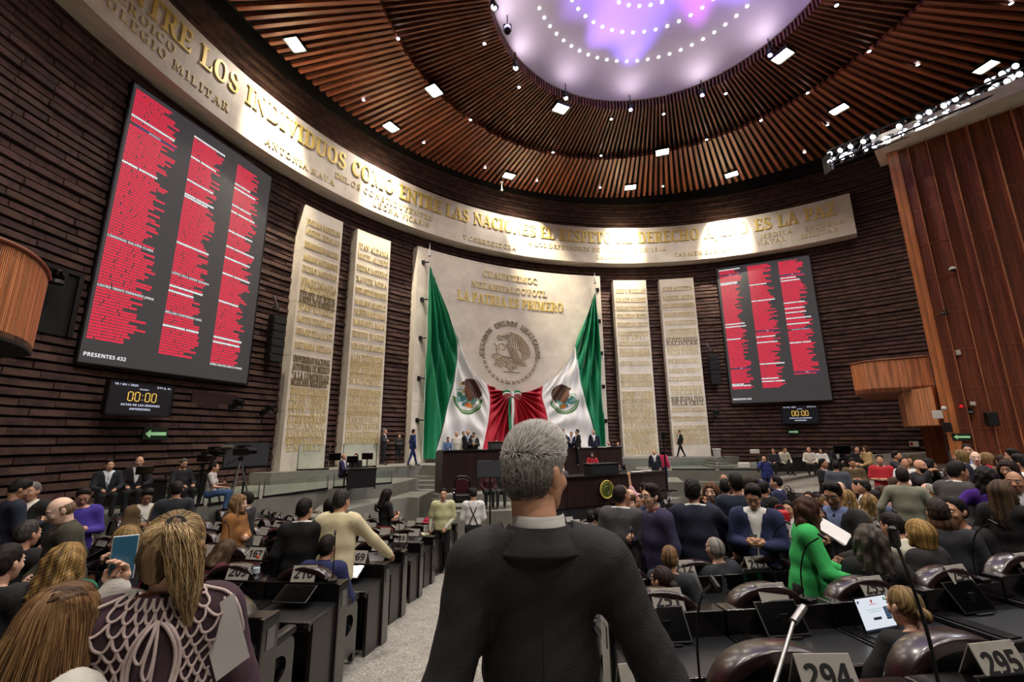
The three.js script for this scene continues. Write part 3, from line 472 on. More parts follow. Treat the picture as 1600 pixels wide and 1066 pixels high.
const boardL = drawBoard([
  { x0: 0.02, x1: 0.29, r0: 0, r1: 90, white: wl(10, 28, [55, 'CÁRDENAS GALVÁN CLARA'], [72, 'CASTRO TRENTI FERNANDO JORGE']), head: { 13: 'MORENA' } },
  { x0: 0.375, x1: 0.61, r0: 3, r1: 91, white: wl(3, 12, 22, 28, 29, 48, [60, 'LÓPEZ VELA JAIME GENARO'], 65, 67, [75, 'MILLÁN CONTRERAS SAÚL'], 80) },
  { x0: 0.70, x1: 0.93, r0: 3, r1: 92, white: wl(12, 14, 22, 25, 34, 41, 46, 53, 65, 80, 82, [91, 'NÚÑEZ SÁNCHEZ GISELLE YUNUEN']) },
], 92, 77);
const boardR = drawBoard([
  { x0: 0.03, x1: 0.27, r0: 0, r1: 88, white: wl(0, 10, 11, 41, 43, 52, 84, 85), head: { 4: 'PAN', 73: 'PRI' } },
  { x0: 0.345, x1: 0.60, r0: 0, r1: 88, white: wl(14, 26, 52, 56, 71, 81, 83), head: { 48: 'MC' } },
  { x0: 0.675, x1: 0.93, r0: 0, r1: 80, white: wl(12, 14, 30, 34, 37, 41, 45, 58), head: { 10: 'PT', 49: 'Movimiento Ciudadano', 78: 'PRD' } },
], 92, 178);
function screenOnWall(name, label, category, quad, tex, depth, glow, R = RW - 0.25) {
  // quad: photo corners TL, TR, BR, BL; the sides become true verticals at the wall
  const L = onWall((quad[0][0] + quad[3][0]) / 2, (quad[0][1] + quad[3][1]) / 2, R), q = quad.map((p) => onWall(...p, R));
  const aL = (q[0].a + q[3].a) / 2, aR = (q[1].a + q[2].a) / 2, yT = (q[0].y + q[1].y) / 2, yB = (q[2].y + q[3].y) / 2;
  const A = wallP(aL, 0, R), B = wallP(aR, 0, R), w = A.distanceTo(B), h = yT - yB, mid = A.clone().add(B).multiplyScalar(0.5);
  const t = thing(name, label, category, V3(mid.x, yB + EYE, mid.z), -(aL + aR) / 2);
  mesh('casing', merge([box(w, h, depth, 0, h / 2, -depth / 2 - 0.012), box(w * 0.5, 0.1, 0.3, 0, h * 0.3, -depth - 0.1), box(w * 0.5, 0.1, 0.3, 0, h * 0.7, -depth - 0.1)]), M.plasticBlack, t);
  const bz = Math.min(0.05, w * 0.02);
  mesh('bezel', merge([box(w, bz, 0.03, 0, bz / 2, 0), box(w, bz, 0.03, 0, h - bz / 2, 0), box(bz, h, 0.03, w / 2 - bz / 2, h / 2, 0), box(bz, h, 0.03, -w / 2 + bz / 2, h / 2, 0)]), M.metalBlack, t);
  const m = std({ color: 0x050505, roughness: 0.6, emissive: 0xffffff, emissiveMap: tex, emissiveIntensity: glow });
  mesh('screen', new THREE.PlaneGeometry(w - bz, h - bz).translate(0, h / 2, 0.001), m, t);
  return t;
}
screenOnWall('voting_board', 'giant voting board with red name lists on the left brick wall', 'screen', [[203, 138], [427, 265], [387, 602], [120, 567]], boardL, 0.2, 0.95);
screenOnWall('voting_board', 'voting board with red name lists on the right brick wall, smaller in view', 'screen', [[1119, 415], [1268, 402], [1300, 626], [1141, 632]], boardR, 0.2, 0.95);
const clockTex = canvasTex(640, 384, (g, w, h) => {
  g.fillStyle = '#06060f'; g.fillRect(0, 0, w, h); g.fillStyle = '#dfe3ff'; g.font = 'bold 34px sans-serif'; g.textAlign = 'left'; g.fillText('10 / dic / 2025', 40, 46); g.textAlign = 'right'; g.fillText('2:31 p. m.', w - 30, 46);
  g.textAlign = 'center'; g.font = 'bold 26px sans-serif'; g.fillText('Orador:', w / 2 + 10, 84); g.font = 'bold 34px sans-serif'; g.fillText('ACTAS DE LAS SESIONES', w / 2, 276); g.fillText('ANTERIORES.', w / 2, 324);
  g.fillStyle = '#ffcf5a'; const seg = (x, y, ww, hh) => { const k = 10; g.fillRect(x + k, y, ww - 2 * k, k); g.fillRect(x + k, y + hh - k, ww - 2 * k, k); for (const xx of [x, x + ww - k]) { g.fillRect(xx, y + k, k, hh / 2 - k - 3); g.fillRect(xx, y + hh / 2 + 3, k, hh / 2 - k - 3); } };
  for (const x of [178, 244, 346, 412]) seg(x, 110, 54, 112); g.fillRect(318, 140, 10, 10); g.fillRect(318, 196, 10, 10);
});
screenOnWall('clock_screen', 'small dark screen with a yellow 00:00 counter under the left voting board', 'screen', [[172, 592], [273, 604], [266, 655], [162, 645]], clockTex, 0.15, 0.9, RW - 0.7);
screenOnWall('clock_screen', 'small dark screen with a yellow 00:00 counter under the right voting board', 'screen', [[1220, 634], [1279, 632], [1281, 662], [1222, 664]], clockTex, 0.15, 0.9, RW - 0.35);
function arrowSign(px, py, label, w, R, flip, at) {
  const q = at ? null : onWall(px, py, R), t = thing('exit_arrow_sign', label, 'sign', at ? at.p : wallP(q.a, q.y, R), at ? at.turn : -q.a);
  mesh('plate', rbox(w, w * 0.5, 0.03, 0.01), std({ color: 0x0d2a18, roughness: 0.5 }), t);
  const s = new THREE.Shape(); [[-0.42, 0], [-0.22, 0.17], [-0.22, 0.07], [0.42, 0.07], [0.42, -0.07], [-0.22, -0.07], [-0.22, -0.17]].forEach(([x, y], i) => (i ? s.lineTo(x * w * (flip ? -1 : 1), y * w) : s.moveTo(x * w * (flip ? -1 : 1), y * w)));
  mesh('arrow', new THREE.ExtrudeGeometry(s, { depth: 0.008, bevelEnabled: false }).translate(0, 0, 0.016), std({ color: 0x9fd0a0, emissive: 0x90c890, emissiveIntensity: 0.35, side: THREE.DoubleSide }), t);
}
arrowSign(243, 678, 'green exit sign with an arrow to the left on the left brick wall', 0.8, RW - 0.2, false);
arrowSign(1240, 675, 'small green exit sign with an arrow to the right under the right clock screen', 0.6, RW - 0.2, true);
// ================================================================ stage: dais, platforms, steps
const pts = (Y, list) => list.map(([x, y]) => { const q = atY(x, y, Y); return [q[0], q[2]]; });
const arcPts = (a0, a1, n, r = RW + 0.1) => Array.from({ length: n + 1 }, (_, i) => { const a = a0 + ((a1 - a0) * i) / n; return [CX + r * Math.sin(a), CZ + r * Math.cos(a)]; });
const L1 = -1.8, L2 = -2.15, L3 = -2.62, BASE = -3.6;
{
  struct('floor_dais', slab([...pts(DAIS, [[424, 739], [515, 734], [592, 730], [640, 728], [660, 727]]), [-1.6, 21.2], [4.6, 23.6], ...pts(DAIS, [[972, 717], [1050, 716], [1119, 715]]), ...arcPts(0.30, -1.12, 24)], BASE, DAIS), M.concrete);
  struct('floor_platform_left', slab([...pts(L1, [[-60, 826], [60, 814], [135, 807], [230, 799.5], [320, 791], [405.6, 780], [460, 772], [518, 764], [570, 759.5], [615, 756]]), [-4.4, 21.5], ...arcPts(-0.95, -1.85, 16)], BASE, L1), M.concrete);
  struct('floor_platform_right', slab([[6.9, 26], ...pts(L1, [[1043, 735.5], [1115, 735.2], [1200, 735.2], [1280, 735], [1340, 732], [1395, 729.5], [1440, 727]]), ...arcPts(0.95, 0.0, 16)], BASE, L1), M.concrete);
  struct('floor_landing_left', slab([...pts(-2.3, [[470, 815], [554, 794], [615, 780], [640, 777], [653, 778]]), [-3.6, 21], [-7.5, 19]], BASE, -2.3), M.concrete);
  struct('floor_ledge_right', slab([...pts(-2.35, [[1043, 754], [1115, 753.5], [1221, 752], [1300, 750], [1390, 745]]), [20, 24.5], [8, 26]], BASE, -2.35), M.concrete);
  struct('floor_stage_centre', slab([...pts(L3, [[700, 796], [775, 797], [860, 799], [960, 797], [1030, 787], [1073, 775], [1128, 766]]), [9, 23.5], [-3, 19.5]], BASE, L3), M.concrete);
  struct('floor_stage_upper', slab([[-2.9, 17.9], [0, 18.3], [5.5, 20.3], [7, 22.5], [5, 24], [-2.2, 20.5]], BASE, L2), M.concrete);
  // steps: each tread a slab of its own
  const steps = structGroup('floor_steps');
  const tread = [[645, 690, 732.5, -1.482], [650, 690, 738, -1.647], [646, 691, 744.5, -1.812], [642, 692, 751.5, -1.977], [640, 702, 758.5, -2.142], [640, 712, 766, -2.307], [640, 714, 773, -2.472], [640, 760, 780, -2.63], [652, 702, 787, -2.79], [650, 702, 793.6, -2.95], [649, 702, 800.5, -3.12], [646, 703, 812, -3.29]];
  let prev = null;
  tread.forEach(([x0, x1, y, Y], i) => { const a = atY(x0, y, Y), b = atY(x1, y, Y); const m = mesh('step', slab([[a[0], a[2]], [b[0], b[2]], [b[0] + 0.5, b[2] + 3.2], [a[0] + 0.5, a[2] + 3.2]], BASE, Y), M.concrete, steps); if (i) m.name += '_' + String(i).padStart(3, '0'); });
  const right = [[1044, 1068, 753.5, -2.0], [1044, 1070, 759, -2.16], [1044, 1071, 764.5, -2.31], [1043, 1073, 770, -2.47]];
  const r = structGroup('floor_steps_right'); right.forEach(([x0, x1, y, Y], i) => { const a = atY(x0, y, Y), b = atY(x1, y, Y); const m = mesh('step', slab([[a[0], a[2]], [b[0], b[2]], [b[0] + 0.6, b[2] + 2.4], [a[0] + 0.6, a[2] + 2.4]], BASE, Y), M.concrete, r); if (i) m.name += '_00' + i; });
  const dr = structGroup('floor_steps_dais'); [[1119, 1130, 719.5, -1.44], [1119, 1138, 724, -1.56], [1119, 1148, 728.5, -1.68]].forEach(([x0, x1, y, Y], i) => { const a = atY(x0, y, Y), b = atY(x1, y, Y); const m = mesh('step', slab([[a[0], a[2]], [b[0], b[2]], [b[0], b[2] + 2], [a[0], a[2] + 2]], BASE, Y), M.concrete, dr); if (i) m.name += '_00' + i; });
}
// tribunes in dark wood
const darkWood = std({ map: grainMap(42, 26, 23, 0.3, [0.6, 0.3]), roughness: 0.35 });
const desktop = std({ color: 0x100c0b, roughness: 0.3 });
function tribune(label, front, Ytop, Ybase, deep, n) {
  // front: [X, Z] polyline; front boards are pieces, the top a slab with a lip
  const t = thing('tribune', label, 'tribune', P(0, -EYE, 0)), L = front.length;
  const nrm = (i) => { const a = front[Math.max(0, i - 1)], b = front[Math.min(L - 1, i + 1)], d = Math.hypot(b[0] - a[0], b[1] - a[1]); return [-(b[1] - a[1]) / d, (b[0] - a[0]) / d]; };
  const off = (k) => front.map((p, i) => [p[0] + nrm(i)[0] * k, p[1] + nrm(i)[1] * k]);
  const inner = off(0.1), back = off(deep), lip = off(-0.06), lipb = off(deep + 0.05);
  for (let i = 0; i < L - 1; i++) { const m = mesh('front_board', slab([front[i], [front[i + 1][0] - (front[i + 1][0] - front[i][0]) * 0.006, front[i + 1][1] - (front[i + 1][1] - front[i][1]) * 0.006], inner[i + 1], inner[i]], Ybase, Ytop - 0.05), darkWood, t); if (i) m.name += '_' + String(i).padStart(3, '0'); }
  mesh('tabletop', slab([...lip, ...lipb.reverse()], Ytop - 0.05, Ytop), desktop, t);
  mesh('side_board', slab([front[0], inner[0], back[0], [back[0][0] - 0.08, back[0][1]], [front[0][0] - 0.001, front[0][1]]], Ybase, Ytop - 0.05), darkWood, t);
  mesh('side_board', slab([front[L - 1], back[L - 1], [back[L - 1][0] + 0.08, back[L - 1][1]]], Ybase, Ytop - 0.05), darkWood, t);
  mesh('plinth', slab([...off(0.03), ...off(0.13).reverse()], Ybase - 0.5, Ybase + 0.08), M.black, t);
  return t;
}
const linePts = (a, b, n) => Array.from({ length: n + 1 }, (_, i) => [a[0] + ((b[0] - a[0]) * i) / n, a[1] + ((b[1] - a[1]) * i) / n]);
const TU0 = [-2.86, 18.5], TU1 = [5.4, 22.5];
tribune('long dark wooden upper tribune in front of the flag', linePts(TU0, TU1, 7), -0.49, L2, 0.75);
const TLP = [[845, 749.5], [885, 745.6], [922, 743.6], [958.6, 741.4], [1001, 738.6], [1040, 735.8]].map(([x, y]) => { const q = atY(x, y, -1.35); return [q[0], q[2]]; });
tribune('dark wooden lower tribune with a round gold-green seal on its front', TLP, -1.35, L3 + 0.25, 0.7);
{ // seal on the lower tribune
  const q = atZ(948, 765, (TLP[2][1] + TLP[3][1]) / 2 - 0.03), turn = Math.atan2(TLP[3][1] - TLP[2][1], TLP[3][0] - TLP[2][0]);
  const t = thing('round_seal', 'round gold and green seal on the front of the lower tribune', 'seal', P(q[0], q[1], q[2]), turn); const g = cyl(0.3, 0.3, 0.03, 32).rotateX(Math.PI / 2);
  mesh('disc', g, std({ color: 0x9aa03e, metalness: 0.4, roughness: 0.45 }), t);
  mesh('rim', new THREE.TorusGeometry(0.3, 0.02, 6, 32).translate(0, 0, 0.015), M.gold, t);
  const e = []; for (let i = 0; i < 12; i++) { const a = (i / 12) * 6.283; e.push(leafGeo(Math.cos(a) * 0.2, Math.sin(a) * 0.2, 0.1, 0.03, a + 1.9, 0.01)); } e.push(new THREE.TorusGeometry(0.1, 0.025, 5, 14).translate(0, 0, 0.01), leafGeo(-0.05, 0.05, 0.14, 0.06, -0.9, 0.02));
  mesh('emblem', merge(e).translate(0, 0, 0.018), std({ color: 0x3c4a22, roughness: 0.5 }), t);
}
// ================================================================ wooden side wall, soffit, truss, balconies
{
  const c1 = [17.4, 18.0], d = [0.683, -0.73], nX = -0.73, nZ = -0.683, top = 12.6, at = (s, o = 0) => [c1[0] + d[0] * s + nX * o, c1[1] + d[1] * s + nZ * o];
  const wall = structGroup('wall_right_wood'), base = -2.9;
  mesh('backing', slab([at(0), at(14), at(14, -0.4), at(0, -0.4)], base, top), M.woodDark, wall);
  // narrow vertical laths in panels with light joints
  const g = box(1, 1, 1), pw = 0.62, ph = 1.55; const mats = [0, 1, 2, 3, 4].map((i) => { const m = M.wood.clone(); m.color = new THREE.Color().setScalar(0.84 + 0.07 * i); return m; }); let k = 0;
  const turn = Math.atan2(-d[1], d[0]) * -1;
  const lathTex = M.wood;
  const panelGeo = (() => { const l = []; for (let i = 0; i < 14; i++) l.push(box(0.034, ph - 0.03, 0.012, -pw / 2 + 0.035 + i * 0.0424, 0, 0)); return merge(l); })();
  for (let i = 0; i < 7; i++) for (let r = 0; r < 10; r++) { const s = at(0.35 + (i + 0.5) * pw, 0.05), m = mesh('lath_panel', panelGeo, mats[(i * 7 + r * 3 + ((i * r) % 4)) % 5], wall); m.position.copy(P(s[0], base + (r + 0.5) * ph, s[1])); m.rotation.y = Math.atan2(-d[1], d[0]); if (k) m.name += '_' + String(k).padStart(3, '0'); k++; }
  let j = 0;
  for (let r = 0; r <= 10; r++) { const a = at(0.3, 0.02), b = at(5, 0.02); const m = mesh('joint_strip', rod(P(a[0], base + r * ph, a[1]), P(b[0], base + r * ph, b[1]), 0.009, 4), M.woodLight, wall); if (j) m.name += '_' + String(j).padStart(3, '0'); j++; }
  for (let i = 0; i <= 7; i++) { const a = at(0.35 + i * pw, 0.02); const m = mesh('joint_strip', rod(P(a[0], base, a[1]), P(a[0], top, a[1]), 0.008, 4), M.woodLight, wall); m.name += '_' + String(j).padStart(3, '0'); j++; }
  mesh('edge_board', slab([at(-0.05, 0.12), at(0.33, 0.12), at(0.33, -0.5), at(-0.05, -0.5)], base, top), M.woodLight, wall);
  // return of the wall behind the edge and the doorway block
  mesh('return_board', slab([at(-0.05, -0.5), at(0.3, -0.5), at(2.5, -6), at(2.2, -6)], base, 3.4), M.woodDark, wall);
  struct('ceiling_soffit', slab([at(-0.4, 1.1), at(14, 1.6), at(14, -1), at(-0.4, -1)], top, top + 0.5), M.stone);
  // lighting truss
  const L = [15.0, 18.9, 12.75], Rr = [19.8, 14.25, 13.0];
  const t = thing('lighting_truss', 'long black lighting truss above the wooden side wall', 'truss', P(0, -EYE, 0)), a = atZ(1296, 252, 18.7), b = atZ(1640, 108, 14.0), A = P(...a), B = P(...b), up = V3(0, 0.62, 0), n = B.clone().sub(A).cross(V3(0, 1, 0)).normalize().multiplyScalar(0.45);
  const low = A.clone().add(V3(0, -0.35, 0)), lowB = B.clone().add(V3(0, -0.35, 0)), bars = [];
  for (const o of [V3(0, 0, 0), up, n.clone(), n.clone().add(up)]) bars.push(rod(low.clone().add(o), lowB.clone().add(o), 0.045));
  mesh('rail', merge(bars), M.metalBlack, t); const br = [];
  for (let i = 0; i < 16; i++) { const p = low.clone().lerp(lowB, i / 16), q = low.clone().lerp(lowB, (i + 1) / 16); br.push(rod(p, p.clone().add(up), 0.03), rod(p, q.clone().add(up), 0.022), rod(p, p.clone().add(n), 0.03)); }
  mesh('brace', merge(br), M.metalGrey, t);
  mesh('end_plate', box(0.1, 0.9, 0.5, low.x - 0.1, low.y + 0.2, low.z), M.metalBlack, t);
  const spots = [[1297, 240], [1297, 253], [1313, 235], [1316, 246], [1329, 229, 1], [1330, 241], [1349, 221], [1352, 233], [1364, 214], [1366, 228], [1386, 218, 2], [1405, 197], [1408, 209, 1], [1436, 183], [1433, 196], [1452, 175], [1455, 189], [1475, 165], [1477, 178], [1493, 155], [1496, 168], [1517, 143, 1], [1520, 157, 1], [1544, 127], [1550, 140], [1566, 115], [1574, 127], [1587, 103, 1], [1593, 116]];
  const can = new THREE.LatheGeometry([[0.001, 0.3], [0.1, 0.3], [0.13, 0.2], [0.14, 0.02], [0.155, 0], [0.13, 0]].map(([x, y]) => new THREE.Vector2(x, y)), 14).rotateX(-Math.PI / 2), face = new THREE.CircleGeometry(0.11, 16);
  const aim = P(0, -1, 17);
  spots.forEach(([px, py, hot], i) => {
    const u = (px - 1296) / (1640 - 1296), z = 1 / ((1 - u) / 18.7 + u / 14.0), q = atZ(px, py, z - 0.15), pos = P(...q);
    const s = thing('stage_spotlight', ['round white spotlight on the truss, ' + (i + 1) + ' of the row from its left end', '', ''][0], 'spotlight', pos, 0, 'spotlights along the truss');
    s.userData.label = hot === 2 ? 'glaring brightest spotlight of the truss above the wooden wall' : `white spotlight on the long truss, ${NTH[i]} from the truss's left end`;
    s.lookAt(aim); mesh('can', can, M.metalBlack, s); const l = mesh('lens', face, hot === 2 ? M.lampHot : M.lampStage, s); l.position.z = 0.012; if (hot === 2) l.scale.setScalar(1.5);
    if (i % 3 === 1 || hot) { const dir = aim.clone().sub(pos).normalize(), tgt = [P(-1, 5, 27), P(3, 0, 21), P(-7, 2, 20), P(2, -2, 10), P(9, 3, 29), P(-5, -2, 6)][i % 6]; spot(s, 0xf4f5ff, LIGHT.stage * (hot === 2 ? 2.5 : 1), pos.clone().addScaledVector(dir, 0.1), tgt, 0.42, 0.9, 7); }
  });
  // balcony at the right
  const bq = [[1328, 567], [1345, 558], [1375, 554], [1449, 548]], Zb = [21.2, 20.4, 19.9, 18.9];
  const fr = bq.map((p, i) => { const q = atZ(p[0], p[1], Zb[i]); return [q[0], q[2]]; });
  const bt = structGroup('wall_balcony_right'), ytop = 3.3, ybot = 1.85;
  for (let i = 0; i < 3; i++) { const m = mesh('front_board', slab([fr[i], fr[i + 1], [fr[i + 1][0] + 0.1, fr[i + 1][1] + 0.12], [fr[i][0] + 0.1, fr[i][1] + 0.12]], ybot, ytop), i ? M.wood : M.woodLight, bt); if (i) m.name += '_00' + i; }
  mesh('deck', slab([...fr, [20, 20.5], [22.5, 24], [fr[0][0] * 1.2 + 0.5, fr[0][1] * 1.2]], ybot, ybot + 0.2), M.woodDark, bt);
  mesh('rail', merge(fr.slice(0, 3).map((p, i) => rod(P(p[0], ytop + 0.02, p[1]), P(fr[i + 1][0], ytop + 0.02, fr[i + 1][1]), 0.05))), M.woodDark, bt);
  // dropped wooden block beneath the balcony, over the doorway
  { const a = atZ(1421, 668, 20.0), b = atZ(1482, 668, 18.2); struct('wall_door_block', slab([[a[0], a[2]], [b[0] - 0.35, b[2]], [22, 21], [20, 23]], 0.35, 1.9), M.wood); struct('wall_door_return', slab([[19.6, 21.6], [20.2, 21.2], [23, 24], [22.4, 24.5]], -2.9, 0.4), M.woodDark); }
  // balcony at the left, with a rounded end
  const lb = structGroup('wall_balcony_left'), p = [[-120, 330], [-40, 352], [0, 366], [30, 377], [56, 391], [74, 405], [81, 416]], zz = [6.9, 7.4, 7.75, 8.1, 8.6, 9.2, 9.9], f2 = p.map((q, i) => { const w = atZ(q[0], q[1], zz[i]); return [w[0], w[2]]; });
  const fine = []; const cv = new THREE.CatmullRomCurve3(f2.map(([x, z]) => V3(x, 0, z))); for (let i = 0; i <= 60; i++) { const q = cv.getPoint(i / 60); fine.push([q.x, q.z]); }
  const yt = 3.78, yb = 1.97; k = 0;
  const back = fine.map(([x, z], i) => { const a = fine[Math.max(0, i - 1)], b = fine[Math.min(60, i + 1)], dd = Math.hypot(b[0] - a[0], b[1] - a[1]); return [x - ((b[1] - a[1]) / dd) * 0.05, z + ((b[0] - a[0]) / dd) * 0.05]; });
  mesh('backing', slab([...back, ...back.map(([x, z]) => [x - 0.06, z + 0.05]).reverse()], yb, yt), M.woodDark, lb);
  for (let i = 0; i < 60; i++) { const q = fine[i], r = fine[i + 1], m = i > 54 ? 1 : 0.56; const s = mesh('slat', slab([q, [q[0] + (r[0] - q[0]) * m, q[1] + (r[1] - q[1]) * m], [back[i][0] + (back[i + 1][0] - back[i][0]) * m, back[i][1] + (back[i + 1][1] - back[i][1]) * m], back[i]], yb + 0.02, yt - 0.02), i % 3 ? M.wood : M.woodLight, lb); if (i) s.name += '_' + String(i).padStart(3, '0'); }
  mesh('rail', merge(fine.slice(0, 60).map((q, i) => rod(P(q[0], yt, q[1]), P(fine[i + 1][0], yt, fine[i + 1][1]), 0.055, 6))), M.woodDark, lb);
  mesh('deck', slab([...fine, [-13.4, 10.5], [-13.6, 6]], yb - 0.05, yb + 0.12), M.black, lb);
  const wn = structGroup('window_1'), q0 = onWall(34, 358, RW - 0.16), q1 = onWall(136, 398, RW - 0.16), yw0 = Math.min(onWall(136, 416, RW).y, 3.2) - 0.2;
  mesh('opening', arcBlock(q0.a, q1.a, 2.9, 4.75, RW - 0.2, RW - 0.14, 6), M.black, wn);
  mesh('window_frame', merge([arcBlock(q0.a, q1.a, 4.7, 4.82, RW - 0.26, RW - 0.12, 6), arcBlock(q1.a - 0.006, q1.a, 2.9, 4.75, RW - 0.26, RW - 0.12, 1)]), M.metalBlack, wn);
}
// dark red doors in the brick wall
{ const q0 = onWall(300, 618, RW - 0.15), q1 = onWall(372, 626, RW - 0.15); const d = structGroup('window_2'); mesh('panel', arcBlock(q0.a, q1.a, onWall(330, 637, RW).y, onWall(330, 615, RW).y, RW - 0.16, RW, 3), std({ color: 0x2a0c0e, roughness: 0.6 }), d); }
// ================================================================ people: one field of tapered bones, meshed with surface nets
class Field {
  constructor() { this.n = 0; this.d = []; }
  // a, b: [x,y,z]; r: [width0, depth0, width1, depth1] or [r0, r1]; w: width axis
  add(a, b, r, k = 0.03, w = null) {
    if (r.length === 2) r = [r[0], r[0], r[1], r[1]];
    const dx = b[0] - a[0], dy = b[1] - a[1], dz = b[2] - a[2], L = dx * dx + dy * dy + dz * dz || 1e-9;
    this.d.push([a[0], a[1], a[2], dx, dy, dz, 1 / L, r[0], r[1], r[2], r[3], k, w ? 1 : 0, w ? w[0] : 1, w ? w[1] : 0, w ? w[2] : 0]); this.n++; return this;
  }
  ball(c, rx, ry, rz, k = 0.02) { this.d.push([c[0], c[1], c[2], rx, ry, rz, 0, 0, 0, 0, 0, k, 2, 0, 0, 0]); this.n++; return this; }
  eval(x, y, z) {
    let d = 1e9;
    for (let i = 0; i < this.n; i++) {
      const p = this.d[i]; let px = x - p[0], py = y - p[1], pz = z - p[2], e;
      if (p[12] === 2) { const ux = px / p[3], uy = py / p[4], uz = pz / p[5], l = Math.sqrt(ux * ux + uy * uy + uz * uz); e = (l - 1) * Math.min(p[3], p[4], p[5]); if (l > 1.6) e = Math.max(e, Math.sqrt(px * px + py * py + pz * pz) - Math.max(p[3], p[4], p[5])); }
      else {
        let t = (px * p[3] + py * p[4] + pz * p[5]) * p[6]; t = t < 0 ? 0 : t > 1 ? 1 : t;
        px -= t * p[3]; py -= t * p[4]; pz -= t * p[5];
        const l2 = px * px + py * py + pz * pz;
        const rw = p[7] + (p[9] - p[7]) * t;
        if (p[12] === 0) e = Math.sqrt(l2) - rw;
        else { const rd = p[8] + (p[10] - p[8]) * t, qw = px * p[13] + py * p[14] + pz * p[15], rest = Math.max(0, l2 - qw * qw); const l = Math.sqrt((qw * qw) / (rw * rw) + rest / (rd * rd)); e = l > 2 ? Math.sqrt(l2) - Math.max(rw, rd) : (l - 1) * Math.min(rw, rd); if (l > 2) e = Math.max(e, 0.0); }
      }
      const k = p[11];
      if (d > 1e8) d = e; else { const h = k - Math.abs(d - e); d = Math.min(d, e); if (h > 0) d -= (h * h) / (k * 4); }
    }
    return d;
  }
  box(pad) { const b = new THREE.Box3(); for (const p of this.d) { const r = p[12] === 2 ? Math.max(p[3], p[4], p[5]) : Math.max(p[7], p[8], p[9], p[10]); b.expandByPoint(V3(p[0] - r, p[1] - r, p[2] - r)); b.expandByPoint(V3(p[0] + r, p[1] + r, p[2] + r)); if (p[12] !== 2) { b.expandByPoint(V3(p[0] + p[3] - r, p[1] + p[4] - r, p[2] + p[5] - r)); b.expandByPoint(V3(p[0] + p[3] + r, p[1] + p[4] + r, p[2] + p[5] + r)); } } return b.expandByScalar(pad); }
}
function surfaceNets(f, bb, c) {
  const nx = Math.ceil((bb.max.x - bb.min.x) / c) + 2, ny = Math.ceil((bb.max.y - bb.min.y) / c) + 2, nz = Math.ceil((bb.max.z - bb.min.z) / c) + 2, ox = bb.min.x - c * 0.5, oy = bb.min.y - c * 0.5, oz = bb.min.z - c * 0.5;
  const val = new Float32Array(nx * ny * nz), B = 4, lim = c * B * 1.7;
  for (let bz = 0; bz < nz; bz += B) for (let by = 0; by < ny; by += B) for (let bx = 0; bx < nx; bx += B) {
    const m = f(ox + (bx + B / 2) * c, oy + (by + B / 2) * c, oz + (bz + B / 2) * c), full = Math.abs(m) < lim;
    for (let z = bz; z < Math.min(nz, bz + B); z++) for (let y = by; y < Math.min(ny, by + B); y++) for (let x = bx; x < Math.min(nx, bx + B); x++) val[(z * ny + y) * nx + x] = full ? f(ox + x * c, oy + y * c, oz + z * c) : m;
  }
  const id = new Int32Array(nx * ny * nz).fill(-1), pos = [], idx = [], sx = 1, sy = nx, sz = nx * ny;
  const C = [0, sx, sy, sx + sy, sz, sx + sz, sy + sz, sx + sy + sz], E = [[0, 1], [2, 3], [4, 5], [6, 7], [0, 2], [1, 3], [4, 6], [5, 7], [0, 4], [1, 5], [2, 6], [3, 7]];
  for (let z = 0; z < nz - 1; z++) for (let y = 0; y < ny - 1; y++) for (let x = 0; x < nx - 1; x++) {
    const i = z * sz + y * sy + x; let m = 0; for (let k = 0; k < 8; k++) if (val[i + C[k]] < 0) m |= 1 << k;
    if (m === 0 || m === 255) continue;
    let px = 0, py = 0, pz = 0, n = 0;
    for (const [a, b] of E) { const va = val[i + C[a]], vb = val[i + C[b]]; if (va < 0 === vb < 0) continue; const t = va / (va - vb); px += (a & 1) + ((b & 1) - (a & 1)) * t; py += ((a >> 1) & 1) + (((b >> 1) & 1) - ((a >> 1) & 1)) * t; pz += ((a >> 2) & 1) + (((b >> 2) & 1) - ((a >> 2) & 1)) * t; n++; }
    id[i] = pos.length / 3; pos.push(ox + (x + px / n) * c, oy + (y + py / n) * c, oz + (z + pz / n) * c);
  }
  const quad = (a, b, d, e, flip) => { if (a < 0 || b < 0 || d < 0 || e < 0) return; flip ? idx.push(a, d, b, b, d, e) : idx.push(a, b, d, b, e, d); };
  for (let z = 1; z < nz - 1; z++) for (let y = 1; y < ny - 1; y++) for (let x = 1; x < nx - 1; x++) {
    const i = z * sz + y * sy + x, v = val[i] < 0;
    if (v !== val[i + sx] < 0) quad(id[i - sy - sz], id[i - sz], id[i - sy], id[i], !v);
    if (v !== val[i + sy] < 0) quad(id[i - sx - sz], id[i - sx], id[i - sz], id[i], !v);
    if (v !== val[i + sz] < 0) quad(id[i - sx - sy], id[i - sy], id[i - sx], id[i], !v);
  }
  const g = new THREE.BufferGeometry(); g.setAttribute('position', new THREE.Float32BufferAttribute(pos, 3)); g.setIndex(idx); g.computeVertexNormals();
  const uv = new Float32Array((pos.length / 3) * 2); for (let i = 0; i < pos.length / 3; i++) { uv[i * 2] = pos[i * 3] + pos[i * 3 + 2] * 0.7; uv[i * 2 + 1] = pos[i * 3 + 1]; } g.setAttribute('uv', new THREE.BufferAttribute(uv, 2));
  return g;
}
const joinIndexed = (l) => mergeGeometries(l, false);
const wob = (x, y, z, f) => Math.sin(x * f + 1.3) * Math.sin(y * f * 0.8 + z * f * 0.6 + 0.7) + 0.5 * Math.sin((x + y) * f * 2.1) * Math.sin((z - y) * f * 1.7);

